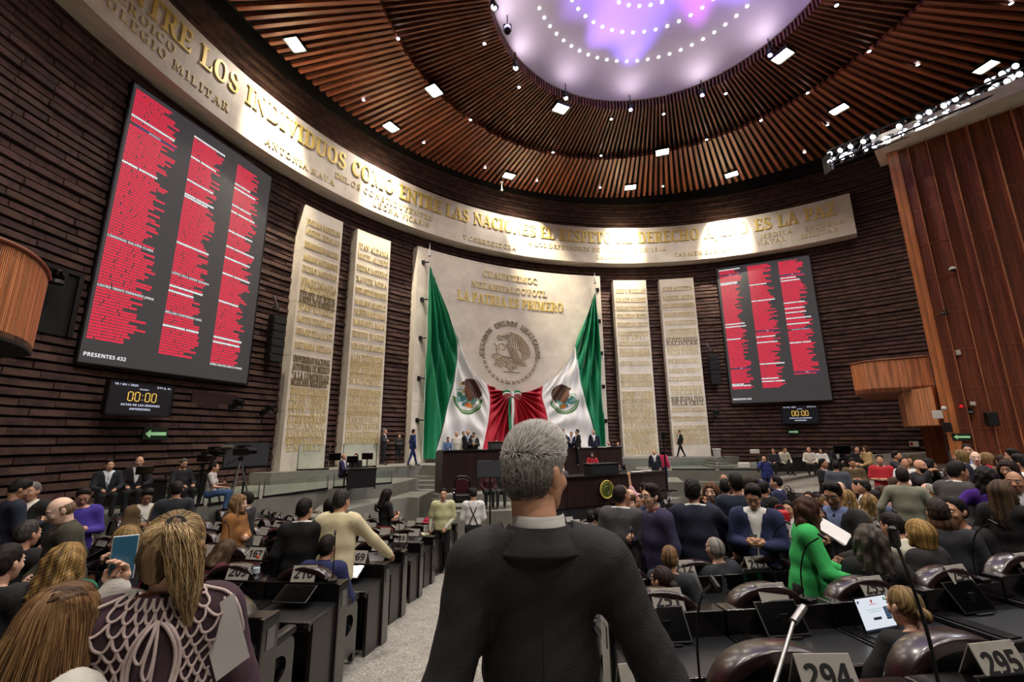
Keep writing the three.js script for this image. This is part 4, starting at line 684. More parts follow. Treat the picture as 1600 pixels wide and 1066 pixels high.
// ---- heads, in their own frame (centre of the skull, z to the face)
function headField(fem) {
  const f = new Field(), j = fem ? 0.92 : 1;
  f.ball([0, 0.02, -0.012], 0.077, 0.1, 0.098, 0.02); f.ball([0, -0.045, 0.02], 0.062 * j, 0.075, 0.07, 0.03); f.ball([0, -0.095, 0.05], 0.03 * j, 0.024, 0.026, 0.03);
  f.add([0, 0.0, 0.082], [0, -0.034, 0.104], [0.010, 0.0145], 0.016); f.ball([0, -0.04, 0.1], 0.016, 0.010, 0.013, 0.008);
  f.add([-0.04, 0.026, 0.077], [0.04, 0.026, 0.077], [0.009, 0.009], 0.02); f.ball([-0.043, -0.03, 0.063], 0.02, 0.017, 0.017, 0.02); f.ball([0.043, -0.03, 0.063], 0.02, 0.017, 0.017, 0.02);
  f.ball([0, -0.067, 0.086], 0.024, 0.006, 0.009, 0.008); f.ball([0, -0.077, 0.084], 0.02, 0.006, 0.009, 0.006);
  for (const s of [-1, 1]) { f.ball([s * 0.08, -0.012, -0.012], 0.011, 0.032, 0.019, 0.007); f.ball([s * 0.086, 0.002, -0.02], 0.007, 0.022, 0.015, 0.004); }
  return f;
}
const CELL = { near: 0.0055, mid: 0.0098, mid2: 0.0138, far: 0.0215 };
const cache = new Map();
const once = (key, make) => { if (!cache.has(key)) cache.set(key, make()); return cache.get(key); };
function headGeo(fem, lod) {
  return once('head' + fem + lod, () => {
    const f = headField(fem);
    return surfaceNets((x, y, z) => { let d = f.eval(x, y, z); for (const s of [-1, 1]) { const e = Math.hypot((x - s * 0.033) / 1.35, y - 0.004, (z - 0.092)) - 0.0135; d = Math.max(d, -e + 0.0); } return d; }, f.box(0.02), CELL[lod]);
  });
}
const HAIR = {
  // returns [field, cut] in the head frame; line() is the hairline: forehead, temples, sideburns, behind the ears, nape
  line: (x, y, z, f = 0.064, burn = 1) => Math.max(z - (y > -0.012 * burn ? f - 0.5 * Math.max(0, 0.08 - y) + 0.004 * Math.sin(x * 95) : -0.028 - 0.35 * (-0.012 - y)), -y - 0.078),
  short: () => { const f = new Field(); f.ball([0, 0.029, -0.02], 0.0845, 0.1035, 0.104, 0.02); f.ball([0, 0.085, 0.0], 0.066, 0.05, 0.07, 0.03); f.ball([0, -0.02, -0.04], 0.079, 0.07, 0.078, 0.02); return [f, (x, y, z, d) => Math.max(d + 0.002 * wob(x, y, z, 130) + 0.012 * ss(z, 0.03, 0.075) + 0.006 * ss(-y, 0.02, 0.075), HAIR.line(x, y, z))]; },
  sidepart: () => { const f = new Field(); f.ball([0, 0.034, -0.014], 0.087, 0.106, 0.108, 0.02); f.ball([0.02, 0.1, 0.01], 0.062, 0.04, 0.07, 0.03); f.ball([0, -0.02, -0.04], 0.081, 0.07, 0.08, 0.02); return [f, (x, y, z, d) => Math.max(d + 0.003 * wob(x, y, z, 100) + 0.014 * ss(z, 0.03, 0.085) + 0.006 * ss(-y, 0.02, 0.075), HAIR.line(x, y, z, 0.07 + 0.012 * Math.sin(x * 30 + 0.6)))]; },
  receding: () => { const f = new Field(); f.ball([0, 0.02, -0.018], 0.0835, 0.101, 0.1035, 0.02); f.ball([0, -0.02, -0.04], 0.078, 0.068, 0.077, 0.02); return [f, (x, y, z, d) => Math.max(d + 0.0014 * wob(x, y, z, 140) + 0.008 * ss(z, 0.0, 0.05) + 0.005 * ss(-y, 0.02, 0.075), HAIR.line(x, y, z, 0.03 - 0.25 * Math.max(0, Math.abs(x) - 0.02) * (y > 0.05 ? 1 : 0)))]; },
  fringe: () => { const f = new Field(); f.ball([0, 0.005, -0.018], 0.084, 0.09, 0.103, 0.02); return [f, (x, y, z, d) => Math.max(d, z - 0.012, y - 0.05, -y - 0.06 + Math.max(0, z + 0.03) * 1.5)]; },
  long: () => { const f = new Field(); f.ball([0, 0.03, -0.015], 0.094, 0.108, 0.112, 0.02); f.add([0, 0.0, -0.06], [0, -0.28, -0.1], [0.10, 0.075, 0.11, 0.04], 0.05, [1, 0, 0]); for (const s of [-1, 1]) f.add([s * 0.082, 0.0, 0.01], [s * 0.1, -0.25, 0.02], [0.026, 0.03], 0.04); return [f, (x, y, z, d) => Math.max(d + 0.0025 * Math.sin(x * 260) * Math.min(1, Math.abs(x) * 30 + 0.4), (Math.hypot(x / 0.95, (y + 0.02) / 1.25, z - 0.115) - 0.075) * -1)]; },
  bob: () => { const f = new Field(); f.ball([0, 0.03, -0.015], 0.096, 0.108, 0.114, 0.02); f.add([0, 0.0, -0.05], [0, -0.1, -0.055], [0.1, 0.08, 0.1, 0.065], 0.05, [1, 0, 0]); for (const s of [-1, 1]) f.add([s * 0.082, 0.0, 0.005], [s * 0.088, -0.09, 0.025], [0.026, 0.026], 0.04); return [f, (x, y, z, d) => Math.max(d + 0.0025 * Math.sin(x * 260), (Math.hypot(x / 0.95, (y + 0.02) / 1.25, z - 0.115) - 0.075) * -1)]; },
  wavy: () => { const f = new Field(); f.ball([0, 0.03, -0.015], 0.098, 0.112, 0.115, 0.02); f.add([0, 0.0, -0.05], [0, -0.2, -0.08], [0.11, 0.085, 0.13, 0.06], 0.05, [1, 0, 0]); for (const s of [-1, 1]) f.add([s * 0.085, 0.0, 0.01], [s * 0.11, -0.19, 0.03], [0.03, 0.036], 0.04); return [f, (x, y, z, d) => Math.max(d + 0.006 * wob(x, y, z, 60), (Math.hypot(x / 0.95, (y + 0.02) / 1.25, z - 0.12) - 0.074) * -1)]; },
  bun: () => { const f = new Field(); f.ball([0, 0.026, -0.015], 0.085, 0.102, 0.108, 0.02); f.ball([0, -0.02, -0.135], 0.042, 0.042, 0.036, 0.015); return [f, (x, y, z, d) => Math.max(d + 0.0018 * Math.sin(x * 300 + y * 120) + 0.014 * ss(z, 0.03, 0.08), HAIR.line(x, y, z, 0.07))]; },
  tied: () => { const f = new Field(); f.ball([0, 0.026, -0.015], 0.086, 0.102, 0.108, 0.02); f.add([0, 0.0, -0.12], [0, -0.16, -0.13], [0.03, 0.022], 0.02); return [f, (x, y, z, d) => Math.max(d + 0.0018 * Math.sin(x * 300 + y * 120) + 0.014 * ss(z, 0.03, 0.08), Math.min(HAIR.line(x, y, z, 0.07), z + 0.1))]; },
  cap: () => { const f = new Field(); f.ball([0, 0.04, -0.012], 0.09, 0.1, 0.112, 0.02); f.add([-0.05, 0.055, 0.1], [0.05, 0.055, 0.1], [0.02, 0.02], 0.02); return [f, (x, y, z, d) => Math.max(d, -y + 0.04)]; },
};
function polarUv(g) { const p = g.attributes.position, uv = g.attributes.uv; for (let i = 0; i < p.count; i++) uv.setXY(i, Math.abs(Math.atan2(p.getX(i), -p.getZ(i) - 0.01)) * 0.13, p.getY(i) * 0.5); return g; }
function hairGeo(style, lod) { return once('hair' + style + lod, () => { const [f, cut] = HAIR[style](), g = surfaceNets((x, y, z) => cut(x, y, z, f.eval(x, y, z)), f.box(0.015), CELL[lod] * (lod === 'near' || lod === 'mid' ? 1.08 : 1.25)); return polarUv(g); }); }
// ---- hands: wrist at the origin, fingers along -y, palm towards +z, thumb on +x; curl 0 open .. 1 closed
function handGeo(curl, lod) {
  return once('hand' + curl + lod, () => {
    const f = new Field();
    f.add([0, 0.02, 0], [0, -0.045, 0], [0.026, 0.016, 0.036, 0.014], 0.02, [1, 0, 0]); f.add([-0.022, -0.05, 0], [0.022, -0.055, 0], [0.0135, 0.0135], 0.02);
    const fl = [[0.029, 0.068, 0.0088], [0.0098, 0.076, 0.0092], [-0.0098, 0.071, 0.0088], [-0.029, 0.056, 0.008]];
    fl.forEach(([x, L, r], i) => { let p = [x * 0.95, -0.06, 0], a = 0.12 + curl * 0.75 + i * 0.05; for (const [s, rr_] of [[0.45, 1], [0.32, 0.95], [0.23, 0.85]]) { const q = [p[0] + x * 0.12 * s * (1 - curl), p[1] - Math.cos(a) * L * s * 1.05, p[2] + Math.sin(a) * L * s * 1.05]; f.add(p, q, [r * rr_, r * rr_ * 0.93], 0.004); p = q; a += 0.2 + curl * 0.8; } });
    f.add([0.026, -0.004, 0.004], [0.046, -0.034, 0.014 + 0.01 * curl], [0.014, 0.0105], 0.012); f.add([0.046, -0.034, 0.014 + 0.01 * curl], [0.046 - 0.014 * curl, -0.062, 0.022 + 0.02 * curl], [0.0102, 0.0085], 0.004);
    return surfaceNets((x, y, z) => f.eval(x, y, z), f.box(0.01), { near: 0.0045, mid: 0.0078, mid2: 0.0102, far: 0.0135 }[lod]);
  });
}
const skinM = (hex) => once('skin' + hex, () => new THREE.MeshPhysicalMaterial({ color: hex, roughness: 0.55, sheen: 0.15, sheenRoughness: 0.5 }));
const clothBump = dataTex(256, mono(NF, 128, 120), [6, 6], false);
const clothM = (hex, rough = 0.9) => once('cloth' + hex + rough, () => new THREE.MeshPhysicalMaterial({ color: hex, roughness: rough, sheen: 0.25, sheenRoughness: 0.6, bumpMap: clothBump, bumpScale: 0.0015 }));
const streak = dataTex(256, (x, y, i) => { const v = 205 + 95 * NG[x] + 18 * NG[i]; return [v, v, v]; }, [3, 0.7]), streakBump = dataTex(256, mono(NG, 128, 120), [3, 0.7], false);
const hairM = (hex) => once('hair' + hex, () => new THREE.MeshPhysicalMaterial({ color: hex, map: streak, bumpMap: streakBump, bumpScale: 0.0018, roughness: 0.66, specularIntensity: 0.5 }));
const eyeWhite = std({ color: 0xd8d0c8, roughness: 0.3 }), eyeDark = std({ color: 0x17100c, roughness: 0.2 }), lipM = std({ color: 0x8d4c44, roughness: 0.5 }), browM = std({ color: 0x1c1512, roughness: 0.8 });
const SK = { light: 0xd9ae94, mid: 0xc39376, tan: 0xa87a5e, dark: 0x7c5138, pale: 0xe2bda6 };

const ARMS = {   // elbow, wrist, hand (fingers direction, palm direction), curl; for the person's left (+x); mirrored for the right
  down: [[0.265, 1.14, -0.04], [0.275, 0.89, 0.04], [0, -1, 0.1], [-1, 0, 0.2], 0.35],
  wide: [[0.33, 1.16, -0.06], [0.36, 0.92, 0.02], [0, -1, 0.15], [-1, 0, 0.2], 0.35],
  phone: [[0.25, 1.14, 0.04], [0.075, 1.17, 0.27], [-0.5, 0.35, 0.6], [-0.6, 0.4, -0.6], 0.7],
  phoneHigh: [[0.26, 1.18, 0.12], [0.09, 1.36, 0.30], [-0.3, 0.9, 0.2], [-0.4, 0, 0.9], 0.6],
  ear: [[0.33, 1.27, 0.12], [0.13, 1.5, 0.09], [-0.3, 0.9, -0.2], [-0.9, -0.1, -0.2], 0.5],
  chin: [[0.22, 1.14, 0.17], [0.05, 1.42, 0.17], [-0.2, 0.9, -0.1], [0, 0.3, -0.9], 0.85],
  desk: [[0.27, 1.12, 0.12], [0.12, 1.08, 0.36], [-0.3, -0.1, 0.9], [0, -1, 0], 0.25],
  deskWide: [[0.34, 1.14, 0.1], [0.3, 1.08, 0.36], [-0.1, -0.1, 1], [0, -1, 0], 0.25],
  fold: [[0.26, 1.15, 0.05], [0.0, 1.15, 0.2], [-0.9, 0.1, 0.1], [0, -0.2, -0.9], 0.4],
  front: [[0.25, 1.12, 0.0], [0.05, 0.93, 0.2], [-0.5, -0.7, 0.2], [-0.2, 0, -0.9], 0.5],
  hip: [[0.38, 1.17, -0.04], [0.2, 1.02, 0.03], [-0.6, -0.6, 0.4], [-0.9, 0, 0], 0.4],
  raise: [[0.3, 1.62, 0.1], [0.3, 1.88, 0.16], [0, 1, 0], [0, 0, 1], 0.2],
  camera: [[0.3, 1.32, 0.14], [0.1, 1.52, 0.2], [-0.4, 0.7, 0.3], [-0.8, 0, 0.3], 0.7],
  lap: [[0.25, 1.12, 0.04], [0.12, 0.98, 0.3], [-0.4, -0.2, 0.8], [0, -1, 0.1], 0.3],
};
function bodyJoints(o) {
  const fem = o.fem, sh = (fem ? 0.165 : 0.19) * (o.wide ?? 1), lean = o.lean ?? 0, side = o.side ?? 0, drop = o.seated ? -0.45 : 0;
  const c = Math.cos(lean), s = Math.sin(lean), c2 = Math.cos(side), s2 = Math.sin(side), hy = 0.93;
  const T = (p) => { let [x, y, z] = p; y -= hy; let y1 = y * c - z * s, z1 = y * s + z * c; const x1 = x * c2 + y1 * s2; y1 = -x * s2 + y1 * c2; return [x1, y1 + hy + drop, z1]; };
  const inv = (x, y, z) => { y -= hy + drop; const x0 = x * c2 - y * s2; let y1 = x * s2 + y * c2; const y0 = y1 * c + z * s, z0 = -y1 * s + z * c; return [x0, y0 + hy, z0]; };
  const J = { T, inv, sh, wAxis: T([1, 0, 0]).map((v, i) => v - T([0, 0, 0])[i]), arms: [], legs: [] };
  for (const sx of [1, -1]) {
    const a = sx > 0 ? o.armL ?? 'down' : o.armR ?? 'down', A = typeof a === 'string' ? ARMS[a] : a, m = (p) => T([p[0] * sx, p[1], p[2]]);
    const fr = T([0, 0, 0]), dir = (v) => { const q = T([v[0] * sx, v[1], v[2]]); return V3(q[0] - fr[0], q[1] - fr[1], q[2] - fr[2]).normalize(); };
    J.arms.push({ sx, sh: T([sx * sh, 1.415, -0.01]), el: m(A[0]), wr: m(A[1]), hd: dir(A[2]), hp: dir(A[3]), curl: A[4] });
    const st = o.stride ?? 0; let hip = [sx * 0.09, 0.92 + drop, 0], kn, an, toe;
    if (o.seated) { kn = [sx * 0.11, 0.5, 0.43]; an = [sx * 0.11, 0.09, 0.4]; toe = [sx * 0.12, 0.045, 0.57]; if (o.seated === 'crossed' && sx > 0) { kn = [0.02, 0.6, 0.42]; an = [-0.1, 0.25, 0.56]; toe = [-0.12, 0.2, 0.72]; } }
    else { const f = sx * st; kn = [sx * 0.1, 0.49 + Math.abs(f) * 0.02, f * 0.5 + 0.02]; an = [sx * 0.1, 0.085 + (f < 0 ? 0.05 * Math.abs(st) * 2 : 0), f * 0.95]; toe = [sx * 0.12, 0.04, f * 0.95 + 0.16]; }
    J.legs.push({ sx, hip, kn, an, toe });
  }
  J.head = T([0, 1.625 + (fem ? -0.005 : 0), 0.025]);
  return J;
}
function torsoInto(f, J, o, t) {
  const { T, wAxis: w, sh } = J, fem = o.fem, b = o.bulk ?? 1, q = (sh / 0.19);
  f.add(T([0, 0.9, 0]), T([0, 1.0, 0]), [0.16 * b + t, 0.11 * b + t, 0.15 * b + t, 0.105 * b + t], 0.05, w);
  f.add(T([0, 1.02, 0.005]), T([0, 1.16, 0.005]), [(fem ? 0.125 : 0.145) * b + t, 0.1 * b + t, 0.15 * b + t, 0.108 * b + t], 0.06, w);
  f.add(T([0, 1.2, 0]), T([0, 1.36, -0.005]), [0.155 * b * q + t, 0.11 * b + t, 0.165 * b * q + t, 0.098 * b + t], 0.06, w);
  if (fem) for (const s of [-1, 1]) f.ball(T([s * 0.075, 1.24, 0.085]), 0.065, 0.062, 0.055, 0.04);
  f.add(T([-sh * 0.82, 1.41, -0.012]), T([sh * 0.82, 1.41, -0.012]), [0.062 + t, 0.062 + t], 0.05);
  for (const s of [-1, 1]) f.add(T([s * 0.02, 1.475, -0.02]), T([s * sh * 0.75, 1.435, -0.015]), [0.05 + t * 0.6, 0.042 + t * 0.6], 0.04);
}
function armInto(f, a, t, upto = 1, k = 0.035) {
  f.add(a.sh, a.el, [0.054 + t, 0.043 + t], k); const w = a.el.map((v, i) => v + (a.wr[i] - v) * upto); f.add(a.el, w, [0.043 + t, 0.030 + (1 - upto) * 0.01 + t], 0.03);
}
function legInto(f, l, t, o) {
  f.add(l.hip, l.kn, [0.088 + t, 0.06 + t * 1.2], 0.05); f.add(l.kn, [l.an[0], l.an[1] - 0.02, l.an[2]], [0.058 + t, 0.042 + t * 1.4], 0.04); f.ball([l.hip[0] * 0.9, l.hip[1], l.hip[2] - 0.05], 0.095 + t, 0.1 + t, 0.085 + t, 0.05);
}
const LODC = { near: 0.0105, mid: 0.02, mid2: 0.027, far: 0.042 };
let people = 0;
// o: see the calls; returns the group, whose origin is between the feet
function person(o) {
  const lod = o.lod ?? 'mid', c = LODC[lod], J = bodyJoints(o), g = thing('person', o.label, 'person', o.at, o.turn ?? 0, o.group), sc = (o.h ?? 1.75) / 1.75; g.scale.setScalar(sc); people++;
  const skin = skinM(SK[o.skin ?? 'mid']), H = V3(...J.head), hq = new THREE.Quaternion().setFromEuler(new THREE.Euler(o.pitch ?? 0, o.yaw ?? 0, o.roll ?? 0, 'YXZ'));
  hq.premultiply(new THREE.Quaternion().setFromEuler(new THREE.Euler((o.lean ?? 0) * 0.5, 0, 0)));
  const headM = new THREE.Matrix4().compose(H, hq, V3(1, 1, 1).multiplyScalar(o.headScale ?? 1));
  // body: torso, limbs, neck, joined with the finer head and hands
  const f = new Field(), nb = V3(0, -0.06, -0.025).applyMatrix4(headM).toArray();
  torsoInto(f, J, o, -0.012); const fn = new Field(); fn.add(J.T([0, 1.42, -0.02]), nb, [o.fem ? 0.05 : 0.06, o.fem ? 0.046 : 0.056], 0.03); f.add(J.T([0, 1.42, -0.02]), J.T([0, 1.47, -0.02]), [0.05, 0.045], 0.03);
  for (const a of J.arms) armInto(f, a, -0.004);
  for (const l of J.legs) { legInto(f, l, -0.008, o); f.add([l.an[0], l.an[1] - 0.03, l.an[2] - 0.03], l.toe, [0.034, 0.03], 0.03); }
  const parts = [surfaceNets((x, y, z) => f.eval(x, y, z), f.box(0.04), (o.top?.sleeve ?? 1) < 1 ? Math.max(c, 0.022) : 0.05), surfaceNets((x, y, z) => fn.eval(x, y, z), fn.box(0.02), Math.max(0.009, c * 0.9)), headGeo(!!o.fem, lod).clone().applyMatrix4(headM)];
  for (const a of J.arms) {
    const y = a.hd.clone().negate(), z = a.hp.clone().addScaledVector(y, -a.hp.dot(y)).normalize(), x = new THREE.Vector3().crossVectors(y, z), m = new THREE.Matrix4().makeBasis(x, y, z).setPosition(...a.wr);
    const hg = handGeo(Math.round(a.curl * 4) / 4, lod).clone(); if ((a.sx > 0) !== (o.thumb ?? true)) { hg.scale(-1, 1, 1); const ix = hg.index.array; for (let i = 0; i < ix.length; i += 3) { const t = ix[i]; ix[i] = ix[i + 1]; ix[i + 1] = t; } hg.computeVertexNormals(); }
    parts.push(hg.applyMatrix4(m)); a.m = m;
  }
  mesh('body', joinIndexed(parts), skin, g);
  // clothes
  const top = o.top ?? { type: 'shirt', color: 0x333333 }, inv = J.inv, wr = lod === 'far' ? 0 : 0.004, ro = o.rough ?? 0.9;
  const thick = o.thick ?? { suit: 0.024, coat: 0.03, jacket: 0.028, sweater: 0.018, shirt: 0.012, blouse: 0.012, dress: 0.012, vest: 0.02 }[top.type] ?? 0.015, open = top.open ?? (top.type === 'suit' || top.type === 'coat'), hem = top.hem ?? { suit: 0.79, coat: 0.55, jacket: 0.86, sweater: 0.88, shirt: 0.9, blouse: 0.88, dress: 0.5, vest: 0.88 }[top.type] ?? 0.88;
  const sleeve = top.sleeve ?? 1;
  const garment = (t, hemY, sl, openV, neckY, slack) => {
    const F = new Field(); torsoInto(F, J, o, t); if (sl > 0) for (const a of J.arms) { if (sl >= 0.5) armInto(F, a, t * 0.75, (sl - 0.5) * 2 * 0.97, o.armBlend ?? 0.05); else F.add(a.sh, a.sh.map((v, i) => v + (a.el[i] - v) * sl * 2), [0.056 + t, 0.05 + t], 0.05); }
    if (hemY < 0.9 && !o.seated) F.add(J.T([0, hemY - 0.05, 0]), J.T([0, 0.98, 0]), [0.172 + t + slack, 0.125 + t + slack, 0.15 + t, 0.108 + t], 0.05, J.wAxis);
    return surfaceNets((x, y, z) => {
      let d = F.eval(x, y, z); const [u, v, w] = inv(x, y, z); if (wr) d += wr * wob(x, y, z, 26);
      const arm = Math.abs(u) > 0.2;
      if (Math.abs(u) < (o.neckHalf ?? 0.11) && Math.abs(w) < 0.16) d = Math.max(d, v - neckY - (w < 0 ? Math.min(0.03, -w * 0.4) : -w * 0.35));
      if (!o.seated) { if (Math.abs(u) < 0.235 || v > hemY + 0.4) d = Math.max(d, hemY - v); } else if (Math.abs(u) < 0.21 && w < 0.2) d = Math.max(d, 0.86 - v);
      if (openV && w > 0) d = Math.max(d, -(Math.abs(u) - Math.max(0.0, (v - 1.08) * 0.2) - (v < 1.1 ? 0.004 + Math.max(0, 1.0 - v) * (o.unbuttoned ? 0.7 : 0.15) : 0)));
      return d;
    }, F.box(0.03), Math.max(c, o.cellMin ?? 0));
  };
  const tm = clothM(top.color, ro);
  mesh({ suit: 'suit_jacket', coat: 'coat', jacket: 'jacket', sweater: 'sweater', shirt: 'shirt', blouse: 'blouse', dress: 'dress', vest: 'vest' }[top.type] ?? 'shirt', garment(thick, hem, sleeve, open, 1.475, 0), tm, g);
  if (top.shirt !== undefined) mesh('shirt', garment(0.006, 0.92, lod === 'far' ? 0 : Math.min(1, 1.012), false, top.type === 'vest' ? 1.49 : 1.50, 0), clothM(top.shirt, 0.85), g);
  if (lod !== 'far' && (top.shirt !== undefined || top.collar !== undefined)) {   // collar round the neck
    const F = new Field(); F.add(J.T([0, 1.465, -0.02]), V3(0, -0.1, -0.03).applyMatrix4(headM).toArray(), [0.072, 0.066], 0.01);
    mesh('collar', surfaceNets((x, y, z) => { const [u, v, w] = inv(x, y, z); return Math.max(F.eval(x, y, z), v - 1.515 + (w > 0 ? w * 0.5 : 0), 1.44 - v, w > 0.03 ? 0.02 - Math.abs(u) : -1); }, F.box(0.01), c * 0.8), clothM(top.collar ?? top.shirt, 0.85), g);
  }
  if (top.tie !== undefined) { const F = new Field(); F.add(J.T([0, 1.44, 0.075]), J.T([0, 1.2, 0.125 * (o.bulk ?? 1)]), [0.018, 0.01, 0.032, 0.012], 0.01, J.wAxis); F.add(J.T([0, 1.2, 0.125 * (o.bulk ?? 1)]), J.T([0, 1.05, 0.125 * (o.bulk ?? 1)]), [0.032, 0.012, 0.036, 0.012], 0.01, J.wAxis); mesh('tie', surfaceNets((x, y, z) => F.eval(x, y, z), F.box(0.01), c * 0.7), clothM(top.tie, 0.6), g); }
  if (o.legs !== false) {
    const F = new Field(); for (const l of J.legs) { if (o.skirt) F.add(l.hip, l.kn, [0.12, 0.13], 0.09); else legInto(F, l, 0.008, o); } F.add([0, 0.92 + (o.seated ? -0.45 : 0), 0], [0, 1.0 + (o.seated ? -0.45 : 0), 0], [0.165, 0.12, 0.152, 0.112], 0.05, [1, 0, 0]);
    const yt = 1.02 + (o.seated ? -0.45 : 0); mesh(o.skirt ? 'skirt' : 'trousers', surfaceNets((x, y, z) => Math.max(F.eval(x, y, z) + wr * wob(x, y, z, 22), y - yt), F.box(0.02), Math.max(c * 1.3, 0.04)), clothM(o.pants ?? 0x15161a, 0.9), g);
    J.legs.forEach((l) => { const S = new Field(); S.add([l.an[0], l.an[1] - 0.03, l.an[2] - 0.035], [l.toe[0], l.toe[1] + 0.002, l.toe[2] + 0.03], [0.045, 0.036], 0.03); mesh('shoe', surfaceNets((x, y, z) => Math.max(S.eval(x, y, z), Math.min(l.an[1], l.toe[1]) - 0.04 - y), S.box(0.01), Math.max(c, 0.023)), clothM(o.shoes ?? 0x0b0a0a, 0.4), g); });
  }
  // hair and face
  const put = (m) => { m.position.copy(H); m.quaternion.copy(hq); m.scale.setScalar(o.headScale ?? 1); return m; };
  if (o.hair) put(mesh(o.hair[0] === 'cap' ? 'cap' : 'hair', hairGeo(o.hair[0], lod), hairM(o.hair[1]), g));
  if (lod !== 'far' || o.face) {
    for (const e of [-1, 1]) {
      const eye = put(mesh('eye', once('eye' + e, () => new THREE.SphereGeometry(0.0125, 10, 8).scale(1.25, 0.75, 1).translate(e * 0.033, 0.004, 0.079)), eyeWhite, g));
      mesh('iris', once('iris' + e, () => new THREE.SphereGeometry(0.0065, 8, 6).scale(1, 1, 0.6).translate(e * 0.033, 0.003, 0.0895)), eyeDark, eye);
      put(mesh('eyebrow', once('brow' + e, () => tube([[e * 0.014, 0.026, 0.0905], [e * 0.034, 0.031, 0.087], [e * 0.054, 0.024, 0.074]], 0.0036, 6, 5)), o.hair && o.hair[1] > 0x808080 ? hairM(0x6a5a48) : browM, g));
    }
    put(mesh('upper_lip', once('lipu', () => tube([[-0.024, -0.069, 0.083], [0, -0.067, 0.0955], [0.024, -0.069, 0.083]], 0.0042, 6, 5)), lipM, g));
    put(mesh('lower_lip', once('lipl', () => tube([[-0.02, -0.074, 0.083], [0, -0.076, 0.094], [0.02, -0.074, 0.083]], 0.0045, 6, 5)), lipM, g));
    if (o.glasses) put(mesh('glasses', once('glasses', () => merge([...[-1, 1].flatMap((s) => [new THREE.TorusGeometry(0.022, 0.0022, 5, 16).scale(1.1, 0.85, 1).translate(s * 0.034, 0.003, 0.101), rod(V3(s * 0.057, 0.006, 0.1), V3(s * 0.083, 0.008, -0.01), 0.0018, 5)]), rod(V3(-0.011, 0.006, 0.103), V3(0.011, 0.006, 0.103), 0.002, 5)])), M.plasticBlack, g));
    if (o.beard) put(mesh('beard', once('beard' + lod, () => { const F = new Field(); F.ball([0, -0.06, 0.028], 0.068, 0.072, 0.072, 0.02); F.ball([0, -0.1, 0.055], 0.036, 0.026, 0.03, 0.02); return surfaceNets((x, y, z) => Math.max(F.eval(x, y, z), y + 0.045 - Math.max(0, Math.abs(x) - 0.035) * 1.2, 0.0 - z, -(Math.hypot(x, (y + 0.072) * 1.6, z - 0.1) - 0.026)), F.box(0.01), CELL[lod]); }), hairM(o.beard), g));
  }
  g.userData.J = undefined; o.J = J; o.group_ = g; o.sc = sc; o.headM = headM;
  return g;
}
// world point of a joint-frame point of a built person
const onPerson = (o, p) => V3(...p).multiplyScalar(o.sc).applyAxisAngle(V3(0, 1, 0), o.turn ?? 0).add(o.at);
const handPoint = (o, left, p = [0, -0.07, 0.02]) => { const a = o.J.arms[left ? 0 : 1]; return onPerson(o, V3(...p).applyMatrix4(a.m).toArray()); };
// where a person stands or sits: photo pixel of the top of the head, depth ahead Z, ground level (default: the raked floor)
function stand(px, py, Z, o = {}) {
  const top = atZ(px, py, Z), ground = o.Y ?? floorY(top[0], Z), seated = o.seated, full = seated ? 1.3 + (o.seatUp ?? 0) : 1.75; const len = (o.lean ?? 0) ? full - 0.82 * (1 - Math.cos(o.lean)) : full;
  let h = ((top[1] - ground) / len) * 1.75; const want = h; h = Math.max(o.hmin ?? 1.55, Math.min(o.hmax ?? 1.92, h));
  const out = { ...o, h, at: P(top[0], ground, Z) };
  out.turn = (o.turn ?? 0) - Math.atan2(top[0], Z);   // turns are given relative to the line of sight
  // the body leans away from under the head
  const off = 0.7 * Math.sin(o.lean ?? 0) * (h / 1.75); out.at.x -= Math.sin(out.turn) * off; out.at.z -= Math.cos(out.turn) * off;
  if (Math.abs(want - h) > 0.12) console.log('height', o.label, want.toFixed(2));
  return out;
}
// ================================================================ desks, chairs and what stands on them
const gloss = new THREE.MeshPhysicalMaterial({ color: 0x0a0708, roughness: 0.22, clearcoat: 0.6, clearcoatRoughness: 0.12 });
const rimM = new THREE.MeshPhysicalMaterial({ color: 0x1a090b, roughness: 0.32, clearcoat: 0.5, clearcoatRoughness: 0.18 });
const leather = std({ color: 0x0b0b0c, roughness: 0.42 });
const leatherRed = std({ color: 0x3a0a14, roughness: 0.4 });
const deskM = std({ map: grainMap(34, 28, 27, 0.3, [1, 0.6]), roughness: 0.28 });
const deskTopM = new THREE.MeshPhysicalMaterial({ color: 0x17181a, roughness: 0.34, clearcoat: 0.3, clearcoatRoughness: 0.2 });
const archShape = (w, y0, y1) => { const s = new THREE.Shape(), r = w / 2; s.moveTo(-r, y0); s.lineTo(-r, y1 - r * 0.78); s.bezierCurveTo(-r, y1 - r * 0.18, -r * 0.5, y1, 0, y1); s.bezierCurveTo(r * 0.5, y1, r, y1 - r * 0.18, r, y1 - r * 0.78); s.lineTo(r, y0); s.closePath(); return s; };
function rimPath(w, y0, y1, z) { const pts = archShape(w, y0, y1).getPoints(10).slice(0, -1); return pts.map((p) => V3(p.x, p.y, z)); }
